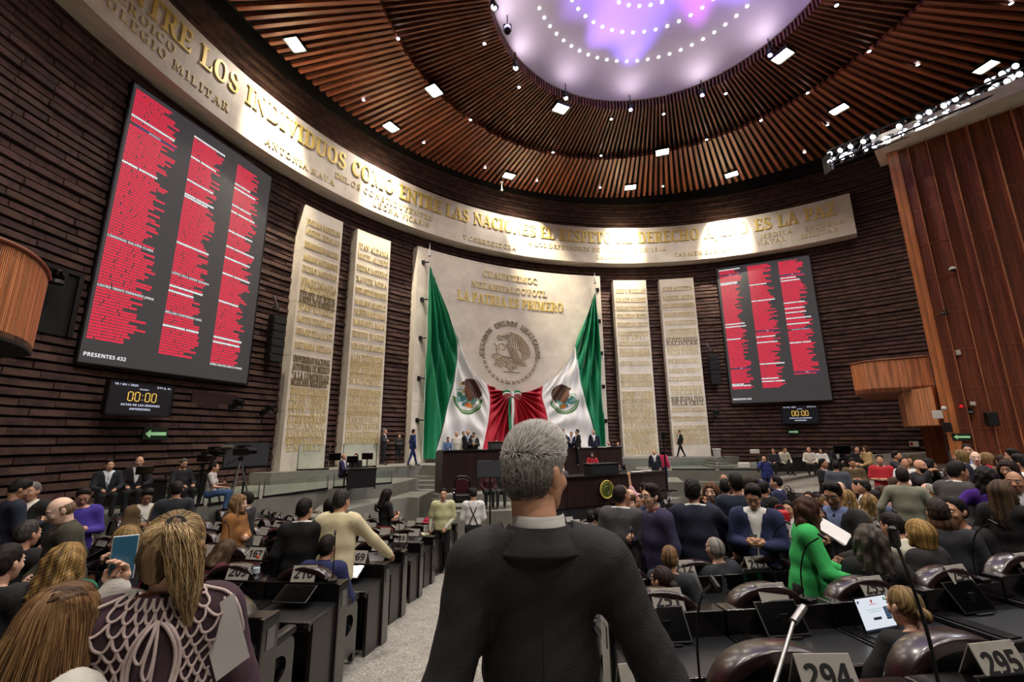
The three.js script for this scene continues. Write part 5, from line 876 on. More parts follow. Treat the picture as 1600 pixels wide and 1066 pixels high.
const chairProto = (() => {
  const g = new THREE.Group();
  mesh('backrest', new THREE.ExtrudeGeometry(archShape(0.60, 0.16, 1.07), { depth: 0.07, bevelEnabled: true, bevelSize: 0.01, bevelThickness: 0.01, bevelSegments: 2, curveSegments: 6 }).translate(0, 0, -0.36), leather, g);
  const path = rimPath(0.60, 0.20, 1.07, 0), c = new THREE.CatmullRomCurve3(path, false, 'catmullrom', 0.2), sh = new THREE.Shape(); sh.moveTo(-0.03, -0.075); sh.lineTo(0.025, -0.075); sh.quadraticCurveTo(0.045, 0, 0.025, 0.075); sh.lineTo(-0.03, 0.075); sh.closePath();
  // padded rim that runs round the back
  const N = 20, prof = [[-0.02, -0.075], [0.02, -0.075], [0.034, -0.055], [0.038, 0], [0.034, 0.055], [0.02, 0.075], [-0.02, 0.075]];
  const rim = surface((u, v) => { const p = c.getPoint(v), t = c.getTangent(v), nx = -t.y, ny = t.x, k = (u * (prof.length - 1)), i = Math.min(prof.length - 2, Math.floor(k)), f = k - i, a = prof[i][0] * (1 - f) + prof[i + 1][0] * f, b = prof[i][1] * (1 - f) + prof[i + 1][1] * f; return V3(p.x + nx * a, p.y + ny * a, -0.325 + b); }, 6, N);
  mesh('rim', rim, rimM, g);
  mesh('back_cushion', new THREE.ExtrudeGeometry(archShape(0.48, 0.5, 0.99), { depth: 0.03, bevelEnabled: true, bevelSize: 0.02, bevelThickness: 0.02, bevelSegments: 1, curveSegments: 6 }).translate(0, 0, -0.28), leatherRed, g);
  mesh('seat', rbox(0.54, 0.13, 0.5, 0.05, 0, 0.43, -0.02, 2), leather, g);
  const side = new THREE.Shape(); side.moveTo(-0.3, 0.1); side.lineTo(0.2, 0.1); side.lineTo(0.2, 0.0); side.lineTo(0.26, 0.0); side.lineTo(0.26, 0.5); side.quadraticCurveTo(0.26, 0.62, 0.14, 0.62); side.lineTo(-0.3, 0.62); side.closePath(); const hole = new THREE.Path(); hole.absellipse(0.02, 0.42, 0.14, 0.1, 0, Math.PI * 2, true); side.holes.push(hole);
  for (const s of [-1, 1]) { mesh('side_frame', new THREE.ExtrudeGeometry(side, { depth: 0.05, bevelEnabled: false, curveSegments: 8 }).rotateY(-Math.PI / 2).translate(s * 0.29 + 0.025, 0, 0), gloss, g); mesh('armrest', rbox(0.1, 0.075, 0.5, 0.03, s * 0.29, 0.65, 0.0, 1), leather, g); }
  mesh('base', box(0.5, 0.1, 0.4, 0, 0.33, -0.04), gloss, g);
  return g;
})();
const deskProto = (w, end) => {
  const g = new THREE.Group();
  mesh('desktop', rbox(w, 0.035, 0.5, 0.01, 0, 0.745, 0.62), deskTopM, g);
  mesh('front_edge', rbox(w, 0.07, 0.03, 0.01, 0, 0.725, 0.37), gloss, g);
  mesh('ledge', rbox(w, 0.2, 0.15, 0.012, 0, 0.83, 0.94), gloss, g);
  mesh('front_panel', box(w, 0.74, 0.03, 0, 0.37, 0.99), deskM, g);
  const cable = []; for (let i = 0; i < 6; i++) cable.push(box(0.012, 0.012, 0.46, w / 2 - 0.02 - i * 0.022, 0.768, 0.62)); mesh('cable_grille', merge(cable), M.plasticBlack, g);
  mesh('side_panel', box(0.035, 0.73, 0.55, w / 2 - 0.018, 0.365, 0.7), deskM, g);
  if (end) { mesh('side_panel', box(0.035, 0.73, 0.55, -w / 2 + 0.018, 0.365, 0.7), deskM, g); }
  if (end) { const s = end; mesh('end_panel', rbox(0.04, 0.93, 0.2, 0.008, s * (w / 2 + 0.01), 0.465, 0.93), gloss, g); mesh('name_plate', box(0.004, 0.14, 0.09, s * (w / 2 + 0.033), 0.78, 0.93), M.metalGrey, g); }
  return g;
};
const signBody = (() => { const t = 0.42, a = box(0.24, 0.15, 0.005).translate(0, 0.075, 0).rotateX(-t), b = box(0.24, 0.15, 0.005).translate(0, 0.075, 0).rotateX(t); return merge([a.translate(0, 0, 0).translate(0, 0, 0), b]); })();
const signM = std({ color: 0x98948c, roughness: 0.5 }), digitM = std({ color: 0x0d0d0e, roughness: 0.6 });
function signGeo(tilt) { const a = box(0.24, 0.15, 0.005, 0, -0.075, 0).rotateX(0.42), b = box(0.24, 0.15, 0.005, 0, -0.075, 0).rotateX(-0.42); return merge([a, b]).translate(0, 0.137, 0); }
const signG = signGeo(), digitsCache = new Map();
const tabletGeo = { body: rbox(0.34, 0.235, 0.014, 0.006, 0, 0.118, 0), foot: merge([box(0.16, 0.012, 0.14, 0, 0.006, 0.04), box(0.06, 0.14, 0.012, 0, 0.07, 0.045)]), face: new THREE.PlaneGeometry(0.315, 0.21).rotateY(Math.PI).translate(0, 0.118, -0.0085) };
const screenOff = new THREE.MeshPhysicalMaterial({ color: 0x020203, roughness: 0.12, clearcoat: 0.5 });
const micGeo = { base: merge([rbox(0.09, 0.03, 0.12, 0.01, 0, 0.015, 0), rbox(0.03, 0.02, 0.08, 0.006, 0.06, 0.03, 0)]), stem: tube([[0, 0.02, 0.02], [0, 0.22, 0.01], [0, 0.40, -0.06], [0, 0.48, -0.16]], 0.0055, 16, 6), head: new THREE.CapsuleGeometry(0.011, 0.05, 3, 8).rotateX(1.1).translate(0, 0.495, -0.19) };
const ORD = ['first', 'second', 'third', 'fourth', 'fifth', 'sixth', 'seventh', 'eighth', 'ninth', 'tenth', 'eleventh', 'twelfth', 'thirteenth', 'fourteenth', 'fifteenth', 'sixteenth', 'seventeenth', 'eighteenth', 'nineteenth', 'twentieth', 'twenty-first', 'twenty-second', 'twenty-third', 'twenty-fourth', 'twenty-fifth', 'twenty-sixth'];
const seats = {};
const NUM = { R0: [0, '294', '295'], R1: ['251', 0, '253', '254'], R2: ['211', '212', '213', '214', '215'], R3: [0, '171', '172'], L1: ['250', 0, '248'], L2: ['210', '209'], L3: ['169', 0, '167'], L5: ['128'], L7: ['157'], L8: ['132'] };
const START = { R: [0.5, 1.1, 0.95, 0.94, 0.95, 0.95, 0.95, 0.95, 0.95, 0.95], L: [-2.2, -2.2, -2.12, -2.02, -2.1, -2.1, -2.1, -2.1, -2.1, -2.1] };
const STEP = { R: [0.84, 0.86, 0.8, 0.78, 0.8, 0.8, 0.8, 0.8, 0.8, 0.8], L: [0.84, 0.84, 0.78, 0.74, 0.76, 0.76, 0.76, 0.76, 0.76, 0.76] };
const reuse = (proto, name, label, category, at, turn, group) => { const o = proto.clone(); o.name = numbered(name); scene.add(o); o.position.copy(at); o.rotation.y = turn; return tag(o, label, category, group); };
const deskCache = {};
for (const side of ['L', 'R']) for (let r = 0; r < 10; r++) {
  const rhoS = 21.5 - 2.2 - 1.31 * r + (r ? 0 : 0.14), X0 = START[side][r], step = STEP[side][r], sg = side === 'R' ? 1 : -1, th0 = Math.asin((X0 - FX) / rhoS);
  for (let k = 0; k < 24; k++) {
    if (side === 'L' && r === 0) break;
    const th = th0 + (sg * k * step) / rhoS, pos = (rho) => [FX + rho * Math.sin(th), FZ - rho * Math.cos(th)];
    const [sx, sz] = pos(rhoS + 0.93), Y = floorY(sx, sz), [gx, gz] = pos(rhoS);
    if (Math.abs(gx) > 1.2 * gz + 1.2 || sz < 0.6 || th > 1.05) break;
    if (side === 'L' && (gx < -9.3 + 0.25 * r || k > 8)) break;
    if (side === 'R' && gx * 0.73 + gz * 0.683 > 23.6) break;
    const turn = Math.atan2(FX - sx, -(FZ - sz)), where = `${ORD[k]} seat, ${ORD[r]} row ${side === 'R' ? 'right' : 'left'} of aisle`;
    const at = P(sx, Y, sz), atD = P(sx, floorY(gx, gz), sz), loc = (x, y, z) => V3(x, y, z).applyAxisAngle(V3(0, 1, 0), turn).add(atD);
    const w = step - 0.012, key = side + r + (k === 0), dp = deskCache[key] ??= deskProto(w, k === 0 ? (side === 'R' ? 1 : -1) : 0);
    reuse(dp, 'desk', 'black glossy desk, ' + where, 'desk', atD, turn, 'desks of the hall');
    const occ = seats[side + r + '_' + k] = { at, turn, X: sx, Z: sz, Y, loc, where };
    reuse(chairProto, 'armchair', 'black round-backed armchair, ' + where, 'chair', at, turn, 'round-backed armchairs of the hall');
    const num = NUM[side + r]?.[k];
    const s = thing('seat_number_sign', num ? `grey tent sign reading ${num} on the desk ledge, ` + where : 'blank-looking grey tent sign on desk ledge, ' + where, 'sign', loc(rr(-0.05, 0.05), 0.93, 0.94), turn + rr(-0.1, 0.1), 'tent signs on the desks');
    mesh('plate', signG, signM, s);
    if (num) { const dg = digitsCache.get(num) ?? flatText(num, 0.085, 0.003, sans, 1.02).translate(0, -0.075, 0.003).rotateX(-0.42).translate(0, 0.137, 0).rotateY(Math.PI); digitsCache.set(num, dg); mesh('number', dg, digitM, s); }
    if (!(side === 'R' && r === 1 && k === 2) && r < 9) {
      const tb = thing('desk_tablet', 'black tablet screen on desk, ' + where, 'tablet', loc(0.02 + rr(-0.04, 0.04), 0.763, 0.76), turn, 'tablets on the desks');
      const lay = side === 'L' ? 1.15 : 0.62; const b = new THREE.Group(); const bd = mesh('casing', tabletGeo.body, M.plasticBlack, tb), fc = mesh('screen', tabletGeo.face, screenOff, tb); bd.rotation.x = fc.rotation.x = lay; bd.position.y = fc.position.y = side === 'L' ? 0.05 : 0.01; if (side === 'L') bd.position.z = fc.position.z = -0.12; mesh('stand', tabletGeo.foot, M.plasticBlack, tb);
    }
    if (r <= 4 && (k + r) % 2 === 0) { const mc = thing('gooseneck_microphone', 'thin black gooseneck microphone at desk, ' + where, 'microphone', loc(-0.28, 0.93, 0.93), turn + rr(-0.5, 0.5), 'gooseneck microphones'); mesh('base', micGeo.base, M.plasticBlack, mc); mesh('stem', micGeo.stem, M.metalBlack, mc); mesh('head', micGeo.head, M.metalBlack, mc); }
  }
}
// ================================================================ the people in the hall
const PI = Math.PI, AWAY = PI, RIGHT = PI / 2, LEFT = -PI / 2;
const who = {};
function man(id, px, py, Z, turn, label, o = {}) { const q = stand(px, py, Z, { turn, label, ...o }); if (o.lod === undefined) q.lod = Z > 9.5 ? 'far' : Z > 6 ? 'mid2' : 'mid'; if (q.lod === 'mid' && Z > 6) q.lod = 'mid2'; who[id] = q; person(q); return q; }
const suit = (color, shirt = 0xd9d7d2, tie, more = {}) => ({ type: 'suit', color, shirt, tie, ...more });
const BLK = 0x0d0d0f, NAVY = 0x151c30;
// ---- left of the aisle
man('navy', 31, 750, 6.5, RIGHT + 0.2, 'man in a navy jacket with bowed head reading his phone at the left edge', { pitch: 0.5, armL: 'phone', armR: 'phone', top: { type: 'jacket', color: 0x171d2f }, hair: ['sidepart', 0x1b1512], pants: 0x1d2740 });
man('greyhair', 54, 754, 7.0, -0.6, 'grey-haired man in an open black jacket and white shirt facing the navy-clad man', { armL: 'down', armR: 'phone', top: suit(0x131313, 0xd5d1c8), unbuttoned: 1, hair: ['short', 0x86827d], bulk: 1.12 });
man('olive', 103, 776, 4.5, LEFT + 0.15, 'balding man in an olive-brown overshirt leaning over the desks at the left', { lean: 0.16, pitch: 0.3, armL: [[0.3, 1.12, 0.02], [0.34, 0.9, 0.2], [0, -0.8, 0.5], [-1, 0, 0], 0.5], armR: [[0.26, 1.13, 0.05], [0.02, 1.06, 0.24], [-0.9, 0, 0.2], [0, -0.3, -0.9], 0.3], top: { type: 'jacket', color: 0x3a372b, collar: 0x3a372b }, hair: ['fringe', 0x8a735c], skin: 'pale', bulk: 1.12, pants: 0x20222a });
man('purple', 132, 762, 6.9, 0.1, 'man in a bright purple sweater looking down at a phone', { pitch: 0.55, armL: 'phone', armR: 'phone', top: { type: 'sweater', color: 0x3a2a86 }, hair: ['short', 0x241a15] });
man('seatedleft', 45, 808, 5.2, AWAY - 0.9, 'dark grey-haired person seated in an armchair before the grey-haired man', { seated: 1, top: { type: 'jacket', color: BLK }, hair: ['short', 0x4a4540], armL: 'desk', armR: 'desk' });
man('brownjacket', 231, 764, 8.0, 0.2, 'man in a tan-brown jacket and white shirt checking his phone by the grey platform', { pitch: 0.5, armL: 'phone', armR: 'phone', top: suit(0x5b482d, 0xd6d2c8), hair: ['sidepart', 0x17110e], skin: 'tan' });
man('darkback', 278, 753, 8.2, AWAY, 'man in a dark grey shirt with straps seen from behind near the left platform', { top: { type: 'shirt', color: 0x22252c }, hair: ['short', 0x2a211b], bulk: 1.08 });
man('womanphone', 303, 780, 6.4, RIGHT + 0.1, 'brown-haired woman in beige behind the ponytail, looking to the right', { fem: 1, seated: 1, seatUp: 0.1, armR: 'phone', armL: 'desk', top: { type: 'blouse', color: 0x9a8268 }, hair: ['long', 0x6f4c33], skin: 'light' });
man('blondeprofile', 207, 793, 5.0, LEFT - 0.25, 'blonde woman in black seated in profile with her chin on her hand', { fem: 1, seated: 1, seatUp: 0.08, armR: 'chin', armL: 'desk', top: { type: 'suit', color: 0x101012, shirt: 0x101012 }, hair: ['bob', 0xa08050], skin: 'light' });
man('green', 104, 851, 3.7, AWAY - 0.55, 'long-haired blonde woman in a dark green blazer seated with a phone', { fem: 1, seated: 1, lod: 'near', cellMin: 0.014, armL: 'phone', armR: 'phone', top: { type: 'jacket', color: 0x0d6043 }, hair: ['wavy', 0xa5824c], skin: 'light', pitch: 0.2 });
man('cornerman', 10, 853, 3.6, AWAY - 0.8, 'dark-haired person seated at the left edge holding a lit blue phone', { seated: 1, armR: 'phone', armL: 'phone', top: { type: 'jacket', color: 0x1a1a1c }, hair: ['short', 0x241c18], skin: 'light' });
man('tan', 373, 773, 6.9, RIGHT - 0.45, 'smiling woman with wavy hair in a tan leather jacket, left of the black suits', { fem: 1, armL: 'fold', armR: 'front', top: { type: 'jacket', color: 0x875a2b, collar: 0x875a2b }, hair: ['wavy', 0x93704a], skin: 'light' });
man('behindtan', 388, 769, 7.9, LEFT - 0.3, 'dark-suited man standing just behind the woman in the tan jacket', { top: suit(0x1c1c1f, 0x9a9a9a), hair: ['short', 0x1a1411], armR: 'chin' });
man('blacksuit', 477, 780, 5.5, AWAY - 0.25, 'man with glasses in a black suit seen from behind beside the cream jacket', { yaw: -0.35, top: suit(0x0c0c0e), hair: ['short', 0x1d1714], glasses: 1, bulk: 1.08, hmin: 1.5 });
man('cream', 534, 766, 5.6, AWAY - 0.35, 'man in a cream jacket from behind, leaning one arm on an armchair', { yaw: -0.3, lean: 0.1, armR: [[0.36, 1.2, 0.16], [0.5, 1.0, 0.42], [0.3, -0.3, 0.9], [-0.3, -0.9, 0], 0.4], armL: 'down', top: { type: 'jacket', color: 0xcbbf9c, collar: 0xcbbf9c, hem: 0.8 }, hair: ['short', 0x3b3733], pants: 0x8d846a, bulk: 1.1 });
man('teal', 517, 778, 7.4, AWAY - 0.2, 'person in a teal top half hidden behind the man in the cream jacket', { fem: 1, top: { type: 'blouse', color: 0x1d7a72 }, hair: ['bob', 0x1a1513] });
{ const s = seats.L3_0; who.navyseat = { at: s.at.clone().add(V3(0, 0, 0.05)), turn: s.turn, h: 1.78, seated: 1, lod: 'mid', label: 'man in a navy suit and jeans seated at the aisle beyond the desk numbered 210', lean: 0.12, top: { type: 'jacket', color: 0x1d2550, collar: 0x1d2550 }, pants: 0x2d4a78, hair: ['short', 0x1a1412], armL: 'desk', armR: 'desk', skin: 'mid' }; person(who.navyseat); }
{ const s = seats.L3_2; who.lying = { at: s.at.clone(), turn: s.turn - 0.3, h: 1.7, seated: 1, lod: 'mid2', fem: 1, label: 'brown-haired person slumped over the desk behind the sign reading 209', lean: 0.45, pitch: 0.4, top: { type: 'blouse', color: 0x4a1622 }, hair: ['wavy', 0x5d4632], armL: 'desk', armR: 'desk', skin: 'light' }; person(who.lying); }
man('redtrousers', 604, 764, 11.0, RIGHT + 0.5, 'woman in a black shirt and red trousers looking at her phone by the platform', { fem: 1, pitch: 0.3, armL: 'phone', armR: 'phone', top: { type: 'shirt', color: 0x121214, sleeve: 0.4 }, pants: 0x6d2420, hair: ['long', 0x17110f], lod: 'mid2' });
man('vest', 693, 763, 11.5, 0.05, 'man in a pale khaki vest facing the camera at the foot of the steps', { top: { type: 'vest', color: 0xb9b88c, sleeve: 0.45, shirt: 0xb9b9a6 }, hair: ['short', 0x1d1613], pants: 0x17181c, lod: 'mid2', armL: 'front', armR: 'down' });
{ const o = man('suspenders', 740, 757, 11.5, AWAY, 'man in a white shirt with crossed black suspenders seen from behind', { top: { type: 'shirt', color: 0xd8d8d6 }, hair: ['short', 0x1b1512], pants: 0x10131c, lod: 'mid2', pitch: 0.3, armL: 'front', armR: 'front' });
  const g = o.group_, T = o.J.T, strap = (a, b) => tube([a, [(a[0] + b[0]) / 2, (a[1] + b[1]) / 2, -0.132], b].map((p) => T(p)), 0.013, 12, 6); mesh('suspenders', merge([strap([-0.11, 1.45, -0.075], [0.1, 1.0, -0.125]), strap([0.11, 1.45, -0.075], [-0.1, 1.0, -0.125])]), clothM(0x0b0b0c), g); }
// ---- left platform
const PL = { Y: L1 };
man('desk1', 173, 719, 11.5, 0.15, 'dark-suited man with pale tie seated at the black desk on the left platform', { ...PL, seated: 1, top: suit(0x151922, 0xcfd4da, 0x9fb0b4), hair: ['short', 0x16110e], armL: 'desk', armR: 'desk', lod: 'mid2', hmin: 1.4 });
man('desk2', 219.5, 713, 12.0, -0.1, 'man in dark suit seated behind a monitor on the left platform', { ...PL, seated: 1, top: suit(0x121316, 0xd0d0d0), hair: ['receding', 0x16110e], armL: 'desk', armR: 'desk', lod: 'mid2', hmin: 1.4 });
man('desk3', 287, 717, 12.4, 0.5, 'grey-haired man in dark sweater working at the left platform desks', { ...PL, seated: 1, top: { type: 'sweater', color: 0x1a1b1e }, hair: ['short', 0x6f6a64], armL: 'desk', armR: 'desk', pitch: 0.35, lod: 'mid2', hmin: 1.4 });
man('operator', 335, 723, 12.0, RIGHT - 0.2, 'seated camera operator in white top and blue jeans behind the tripods', { ...PL, seated: 1, fem: 1, top: { type: 'shirt', color: 0xb9b4ae, sleeve: 0.35 }, pants: 0x3a5680, hair: ['tied', 0x1a1412], armL: 'phone', armR: 'desk', lod: 'mid2', hmin: 1.4 });
man('baldpurple', 537, 709, 17.5, RIGHT - 0.3, 'bald man in a purple jacket seated at the table below the stone pylons', { ...PL, seated: 1, top: suit(0x2f2750, 0xd8d8d8), hair: ['fringe', 0x77706a], armL: 'desk', armR: 'desk', hmin: 1.4 });
man('blacktable', 557, 709, 17.8, -0.4, 'dark-haired person in black seated behind the table monitors below the pylons', { ...PL, seated: 1, top: { type: 'jacket', color: 0x111113 }, hair: ['short', 0x120e0c], armL: 'desk', armR: 'desk', hmin: 1.4 });
// ---- dais and tribunes
const DA = { Y: DAIS };
man('guard1', 601, 670, 23.3, RIGHT - 0.3, 'grey-haired man in dark suit with red tie standing between pylon and flag panel', { ...DA, top: suit(0x26262a, 0xd5d5d5, 0x7a1a22), hair: ['short', 0x8a8680], armL: 'fold', armR: 'fold' });
man('guard2', 624, 680, 24.2, 0.1, 'bearded man all in black standing against the bricks left of the flag', { ...DA, top: { type: 'jacket', color: 0x111216 }, hair: ['short', 0x14100e], beard: 0x14100e, armL: 'fold', armR: 'fold' });
man('bluewalk', 646, 671, 22.3, RIGHT + 0.4, 'man in a blue suit walking past the left edge of the flag', { ...DA, stride: 0.28, top: suit(0x1d2f63, 0xd8d8d8), pants: 0x1d2f63, hair: ['short', 0x17110e] });
const TRI = [['blueshirt', 700, 687, 19.7, 0.4, 'man in a light blue shirt bending over the left end of the upper tribune', { lean: 0.35, top: { type: 'shirt', color: 0x7288b0 }, armL: 'desk', armR: 'desk', hair: ['short', 0x1a1411] }],
['guayabera', 713.5, 674, 20.0, 0.0, 'stout man in a white guayabera behind the upper tribune', { top: { type: 'shirt', color: 0xd3cfc0, hem: 0.75 }, bulk: 1.2, hair: ['receding', 0x8a847c] }],
['tribeard', 724.5, 674.5, 20.5, 0.4, 'bearded man in black behind the upper tribune, second from the guayabera', { top: suit(0x111113), beard: 0x17120f, hair: ['short', 0x17120f] }],
['trigrey', 731.5, 672, 20.1, 0.1, 'pale-haired man in dark suit with blue shirt at the upper tribune', { top: suit(0x1a1b20, 0xaab6d0), hair: ['receding', 0xa09a92] }],
['trinote', 740.5, 676, 20.0, 0.0, 'person in a dark suit reading papers at the upper tribune', { top: suit(0x23241f, 0x9a9a90), pitch: 0.4, armL: 'phone', armR: 'phone', hair: ['short', 0x17120f], bulk: 1.1 }],
['chairwoman', 776, 681, 21.4, 0.0, 'woman in white seated in the middle of the upper tribune by the red cloth', { fem: 1, seated: 1, seatUp: 0.2, top: { type: 'blouse', color: 0xdad8d0 }, hair: ['tied', 0x1a1310], armL: 'desk', armR: 'desk' }],
['triwhite', 879.5, 671, 21.3, 0.6, 'man in white shirt with papers at the upper tribune, right of the big head', { top: suit(0x1a1c24, 0xe0e0e0), armL: 'phone', armR: 'phone', hair: ['short', 0x1a1411], unbuttoned: 1 }],
['triblue', 892.5, 675, 21.6, -0.2, 'shorter man in blue suit between two others at the upper tribune', { top: suit(0x202a52, 0xd5d8e2), armL: 'phone', armR: 'phone', hair: ['short', 0x17120f] }],
['tridark', 902, 671, 21.4, LEFT + 0.3, 'dark-suited man in profile facing left at the upper tribune', { top: suit(0x121214), hair: ['short', 0x17120f], armR: 'front' }],
['tristand', 927.5, 672, 22.6, 0.0, 'man in a navy suit standing upright before the right green flag edge', { top: suit(0x1c2238, 0xdedede), hair: ['fringe', 0x3a302a] }],
['triseat1', 950.5, 684.5, 23.0, 0.2, 'fair-haired man in a suit seated at the right end of the tribune', { seated: 1, seatUp: 0.2, top: suit(0x1a2030, 0xdedede), hair: ['receding', 0x9c8a6a], armL: 'desk', armR: 'desk' }],
['triseat2', 965.5, 689.5, 23.3, -0.5, 'balding man in a blue shirt at the extreme right end of the tribune', { seated: 1, seatUp: 0.1, top: { type: 'shirt', color: 0x5a6f98 }, hair: ['fringe', 0x6a5a48], armL: 'desk', armR: 'desk' }]];
for (const [id, px, py, Z, t, l, o] of TRI) man(id, px, py, Z, t, l, { ...DA, hmin: 1.4, ...o });
const LT = { Y: L2 };
man('redspeaker', 925, 712.5, 18.4, 0.1, 'long-haired woman in red speaking at the lower tribune lectern', { ...LT, fem: 1, top: { type: 'jacket', color: 0xa11727 }, hair: ['long', 0x3a1c16], armL: 'desk', armR: 'desk', lod: 'mid2', hmax: 1.75 });
for (const [px, py, Z, t, l, o] of [[879, 725, 18.2, 0.3, 'person in grey seated at the lower tribune beside the big head', { top: { type: 'jacket', color: 0x4a4d54 }, hair: ['fringe', 0x77706a] }], [936, 724, 19.2, 0.5, 'person with pale hair seated right behind the woman in red', { top: { type: 'jacket', color: 0x77797c }, hair: ['short', 0x8a8278] }], [946, 723.5, 18.9, -0.4, 'dark-haired woman seated second from the woman in red', { fem: 1, top: { type: 'jacket', color: 0x121214 }, hair: ['bob', 0x17110f] }], [955, 722.5, 18.8, 0.2, 'person in white and black seated among the secretaries of the tribune', { top: suit(0x141416, 0xdadada), hair: ['short', 0x120e0c] }], [966, 722, 19.2, 0.1, 'grey-bearded man seated among the secretaries of the tribune', { top: { type: 'jacket', color: 0x1a1a1d }, hair: ['short', 0x5a534c] }], [975, 723, 18.7, RIGHT - 0.1, 'woman in black in profile facing right at the lower tribune', { fem: 1, top: { type: 'jacket', color: 0x0e0e10 }, hair: ['bob', 0x120e0c], bulk: 1.15 }], [1068, 0, 0, 0]]) if (py) man('sec' + px, px, py, Z, t, l, { ...LT, seated: 1, seatUp: 0.1, armL: 'desk', armR: 'desk', hmin: 1.35, hmax: 2.0, ...o });
man('suit1022', 1022, 706, 20.3, 0.0, 'suited man with glasses standing behind the right end of the lower tribune', { ...LT, top: suit(0x161c2c, 0xdcdcdc, 0x2a3450), hair: ['fringe', 0x6a5a4a] });
man('pink', 1036, 712, 20.6, AWAY - 0.6, 'woman in a bright pink jacket beside the right end of the lower tribune', { ...LT, fem: 1, top: { type: 'jacket', color: 0xc22c58 }, pants: 0x3a4a74, hair: ['bob', 0x17110f] });
man('walker', 1061, 672.5, 28.6, LEFT + 0.5, 'man in a black suit striding across the dais before the right pylon', { ...DA, stride: 0.34, top: suit(0x101012, 0xe0e0e0), hair: ['short', 0x17110f], pants: 0x101012 });
man('armup', 1005.5, 752, 12.5, AWAY + 0.5, 'person in pink with one arm raised before the lower tribune', { top: { type: 'shirt', color: 0xcf9fa8, sleeve: 0.5 }, armL: 'raise', armR: 'down', hair: ['short', 0x17110f], lod: 'mid2' });
// ---- right of the aisle, near
man('greysuit', 969, 757, 5.7, AWAY - 0.3, 'man in a grey suit from behind, next to the black-suited man in front', { yaw: -0.45, top: suit(0x4b4b4d, 0xdcdad4), hair: ['receding', 0x241c17], bulk: 1.08, skin: 'tan' });
man('glasses', 1018, 757.5, 5.5, -0.95, 'man with glasses in a dark purple jacket facing left', { top: { type: 'jacket', color: 0x2d2a48, collar: 0x7a3a48 }, hair: ['sidepart', 0x2a1d16], glasses: 1, bulk: 1.1, armL: 'down', armR: 'phone', skin: 'light' });
man('bluetop', 1003, 772, 7.4, -0.8, 'woman in a bright blue top behind the man with glasses', { fem: 1, top: { type: 'blouse', color: 0x1c7fae }, hair: ['tied', 0x201612], skin: 'tan' });
man('orange', 984, 764, 8.2, LEFT, 'fair-skinned person in profile between the grey suit and the pink shirt', { top: { type: 'shirt', color: 0x6a4a3a }, hair: ['fringe', 0x8a6a48], skin: 'light' });
for (const [px, py, Z, l, c, hr] of [[922, 776, 9.5, 'head of a person in grey beside the black-suited man in front', 0x5a5a60, 0x1a1411], [934, 771, 9.0, 'dark-haired man in grey seated below the tribune seal', 0x4a4d55, 0x17110f]]) man('b' + px, px, py, Z, AWAY - 0.5, l, { seated: 1, seatUp: 0.25, top: { type: 'jacket', color: c }, hair: ['short', hr], hmax: 2, lod: 'mid2' });
man('navyback', 1082, 751, 5.5, AWAY + 0.1, 'man in a navy suit from behind with a raised hand at his ear', { yaw: -0.4, armR: 'ear', top: suit(NAVY), hair: ['sidepart', 0x12100f], bulk: 1.12, skin: 'mid' });
man('facewoman', 1110, 753, 6.8, -0.2, 'brown-haired woman whose face shows between two navy-clad backs', { fem: 1, top: { type: 'blouse', color: 0x1a1a1e }, hair: ['long', 0x6b452a], skin: 'light' });
man('bignavy', 1149, 740, 6.5, AWAY + 0.25, 'broad man in a navy sweater from behind, tallest of the group', { top: { type: 'sweater', color: 0x161e32 }, hair: ['short', 0x12100f], bulk: 1.2, wide: 1.08, hmax: 2 });
man('collar', 1132, 749, 8.0, AWAY - 0.2, 'dark-haired man with a pale blue collar behind the broad navy back', { top: suit(0x17191f, 0x9db4cc), hair: ['short', 0x12100f] });
man('baldfar', 1130, 741, 11.5, 0.1, 'bald man in black standing far behind the broad navy back', { top: { type: 'jacket', color: 0x141417 }, hmax: 2, skin: 'tan' });
man('phoneboy', 1175, 757, 5.3, -0.1, 'young man in an open navy suit and white shirt typing on a phone', { pitch: 0.5, armL: 'phone', armR: 'phone', top: suit(0x1b2348, 0xdbd9d4), unbuttoned: 1, pants: 0x111318, hair: ['sidepart', 0x15100e], skin: 'mid' });
man('sadsuit', 1168, 746, 7.6, RIGHT - 0.4, 'brown-haired man in a black suit bowing to the right behind the young man', { pitch: 0.4, lean: 0.15, top: suit(0x121214), hair: ['sidepart', 0x2e2018] });
man('darkcrowd', 1192, 753, 8.4, AWAY - 0.6, 'dark-haired person in black behind the young man with the phone', { top: { type: 'jacket', color: 0x0f0f12 }, hair: ['short', 0x15100e] });
man('bluephone', 1193, 713, 18.5, 0.4, 'man in a bright blue suit holding a phone before the right platform', { Y: -2.4, armR: 'ear', top: { type: 'suit', color: 0x26306e, shirt: 0x26306e }, pants: 0x1b2350, hair: ['fringe', 0x4a3c30], hmax: 2, lod: 'mid2' });
man('armnavy', 1213, 744, 9.4, LEFT - 0.2, 'man in a navy suit stretching an arm up to the left', { armR: [[0.3, 1.5, 0.2], [0.28, 1.62, 0.44], [0, 0.6, 0.7], [0, -0.3, 0.9], 0.5], top: suit(0x1c2447), hair: ['short', 0x15100e], hmax: 2 });
man('greenwoman', 1258, 776, 4.4, RIGHT + 0.15, 'wavy-haired woman in a bright green jacket leaning on a desk', { fem: 1, armL: 'desk', armR: 'desk', lean: 0.12, top: { type: 'jacket', color: 0x2fa855, collar: 0x2fa855 }, hair: ['wavy', 0x4b2d1d], hmax: 1.9 });
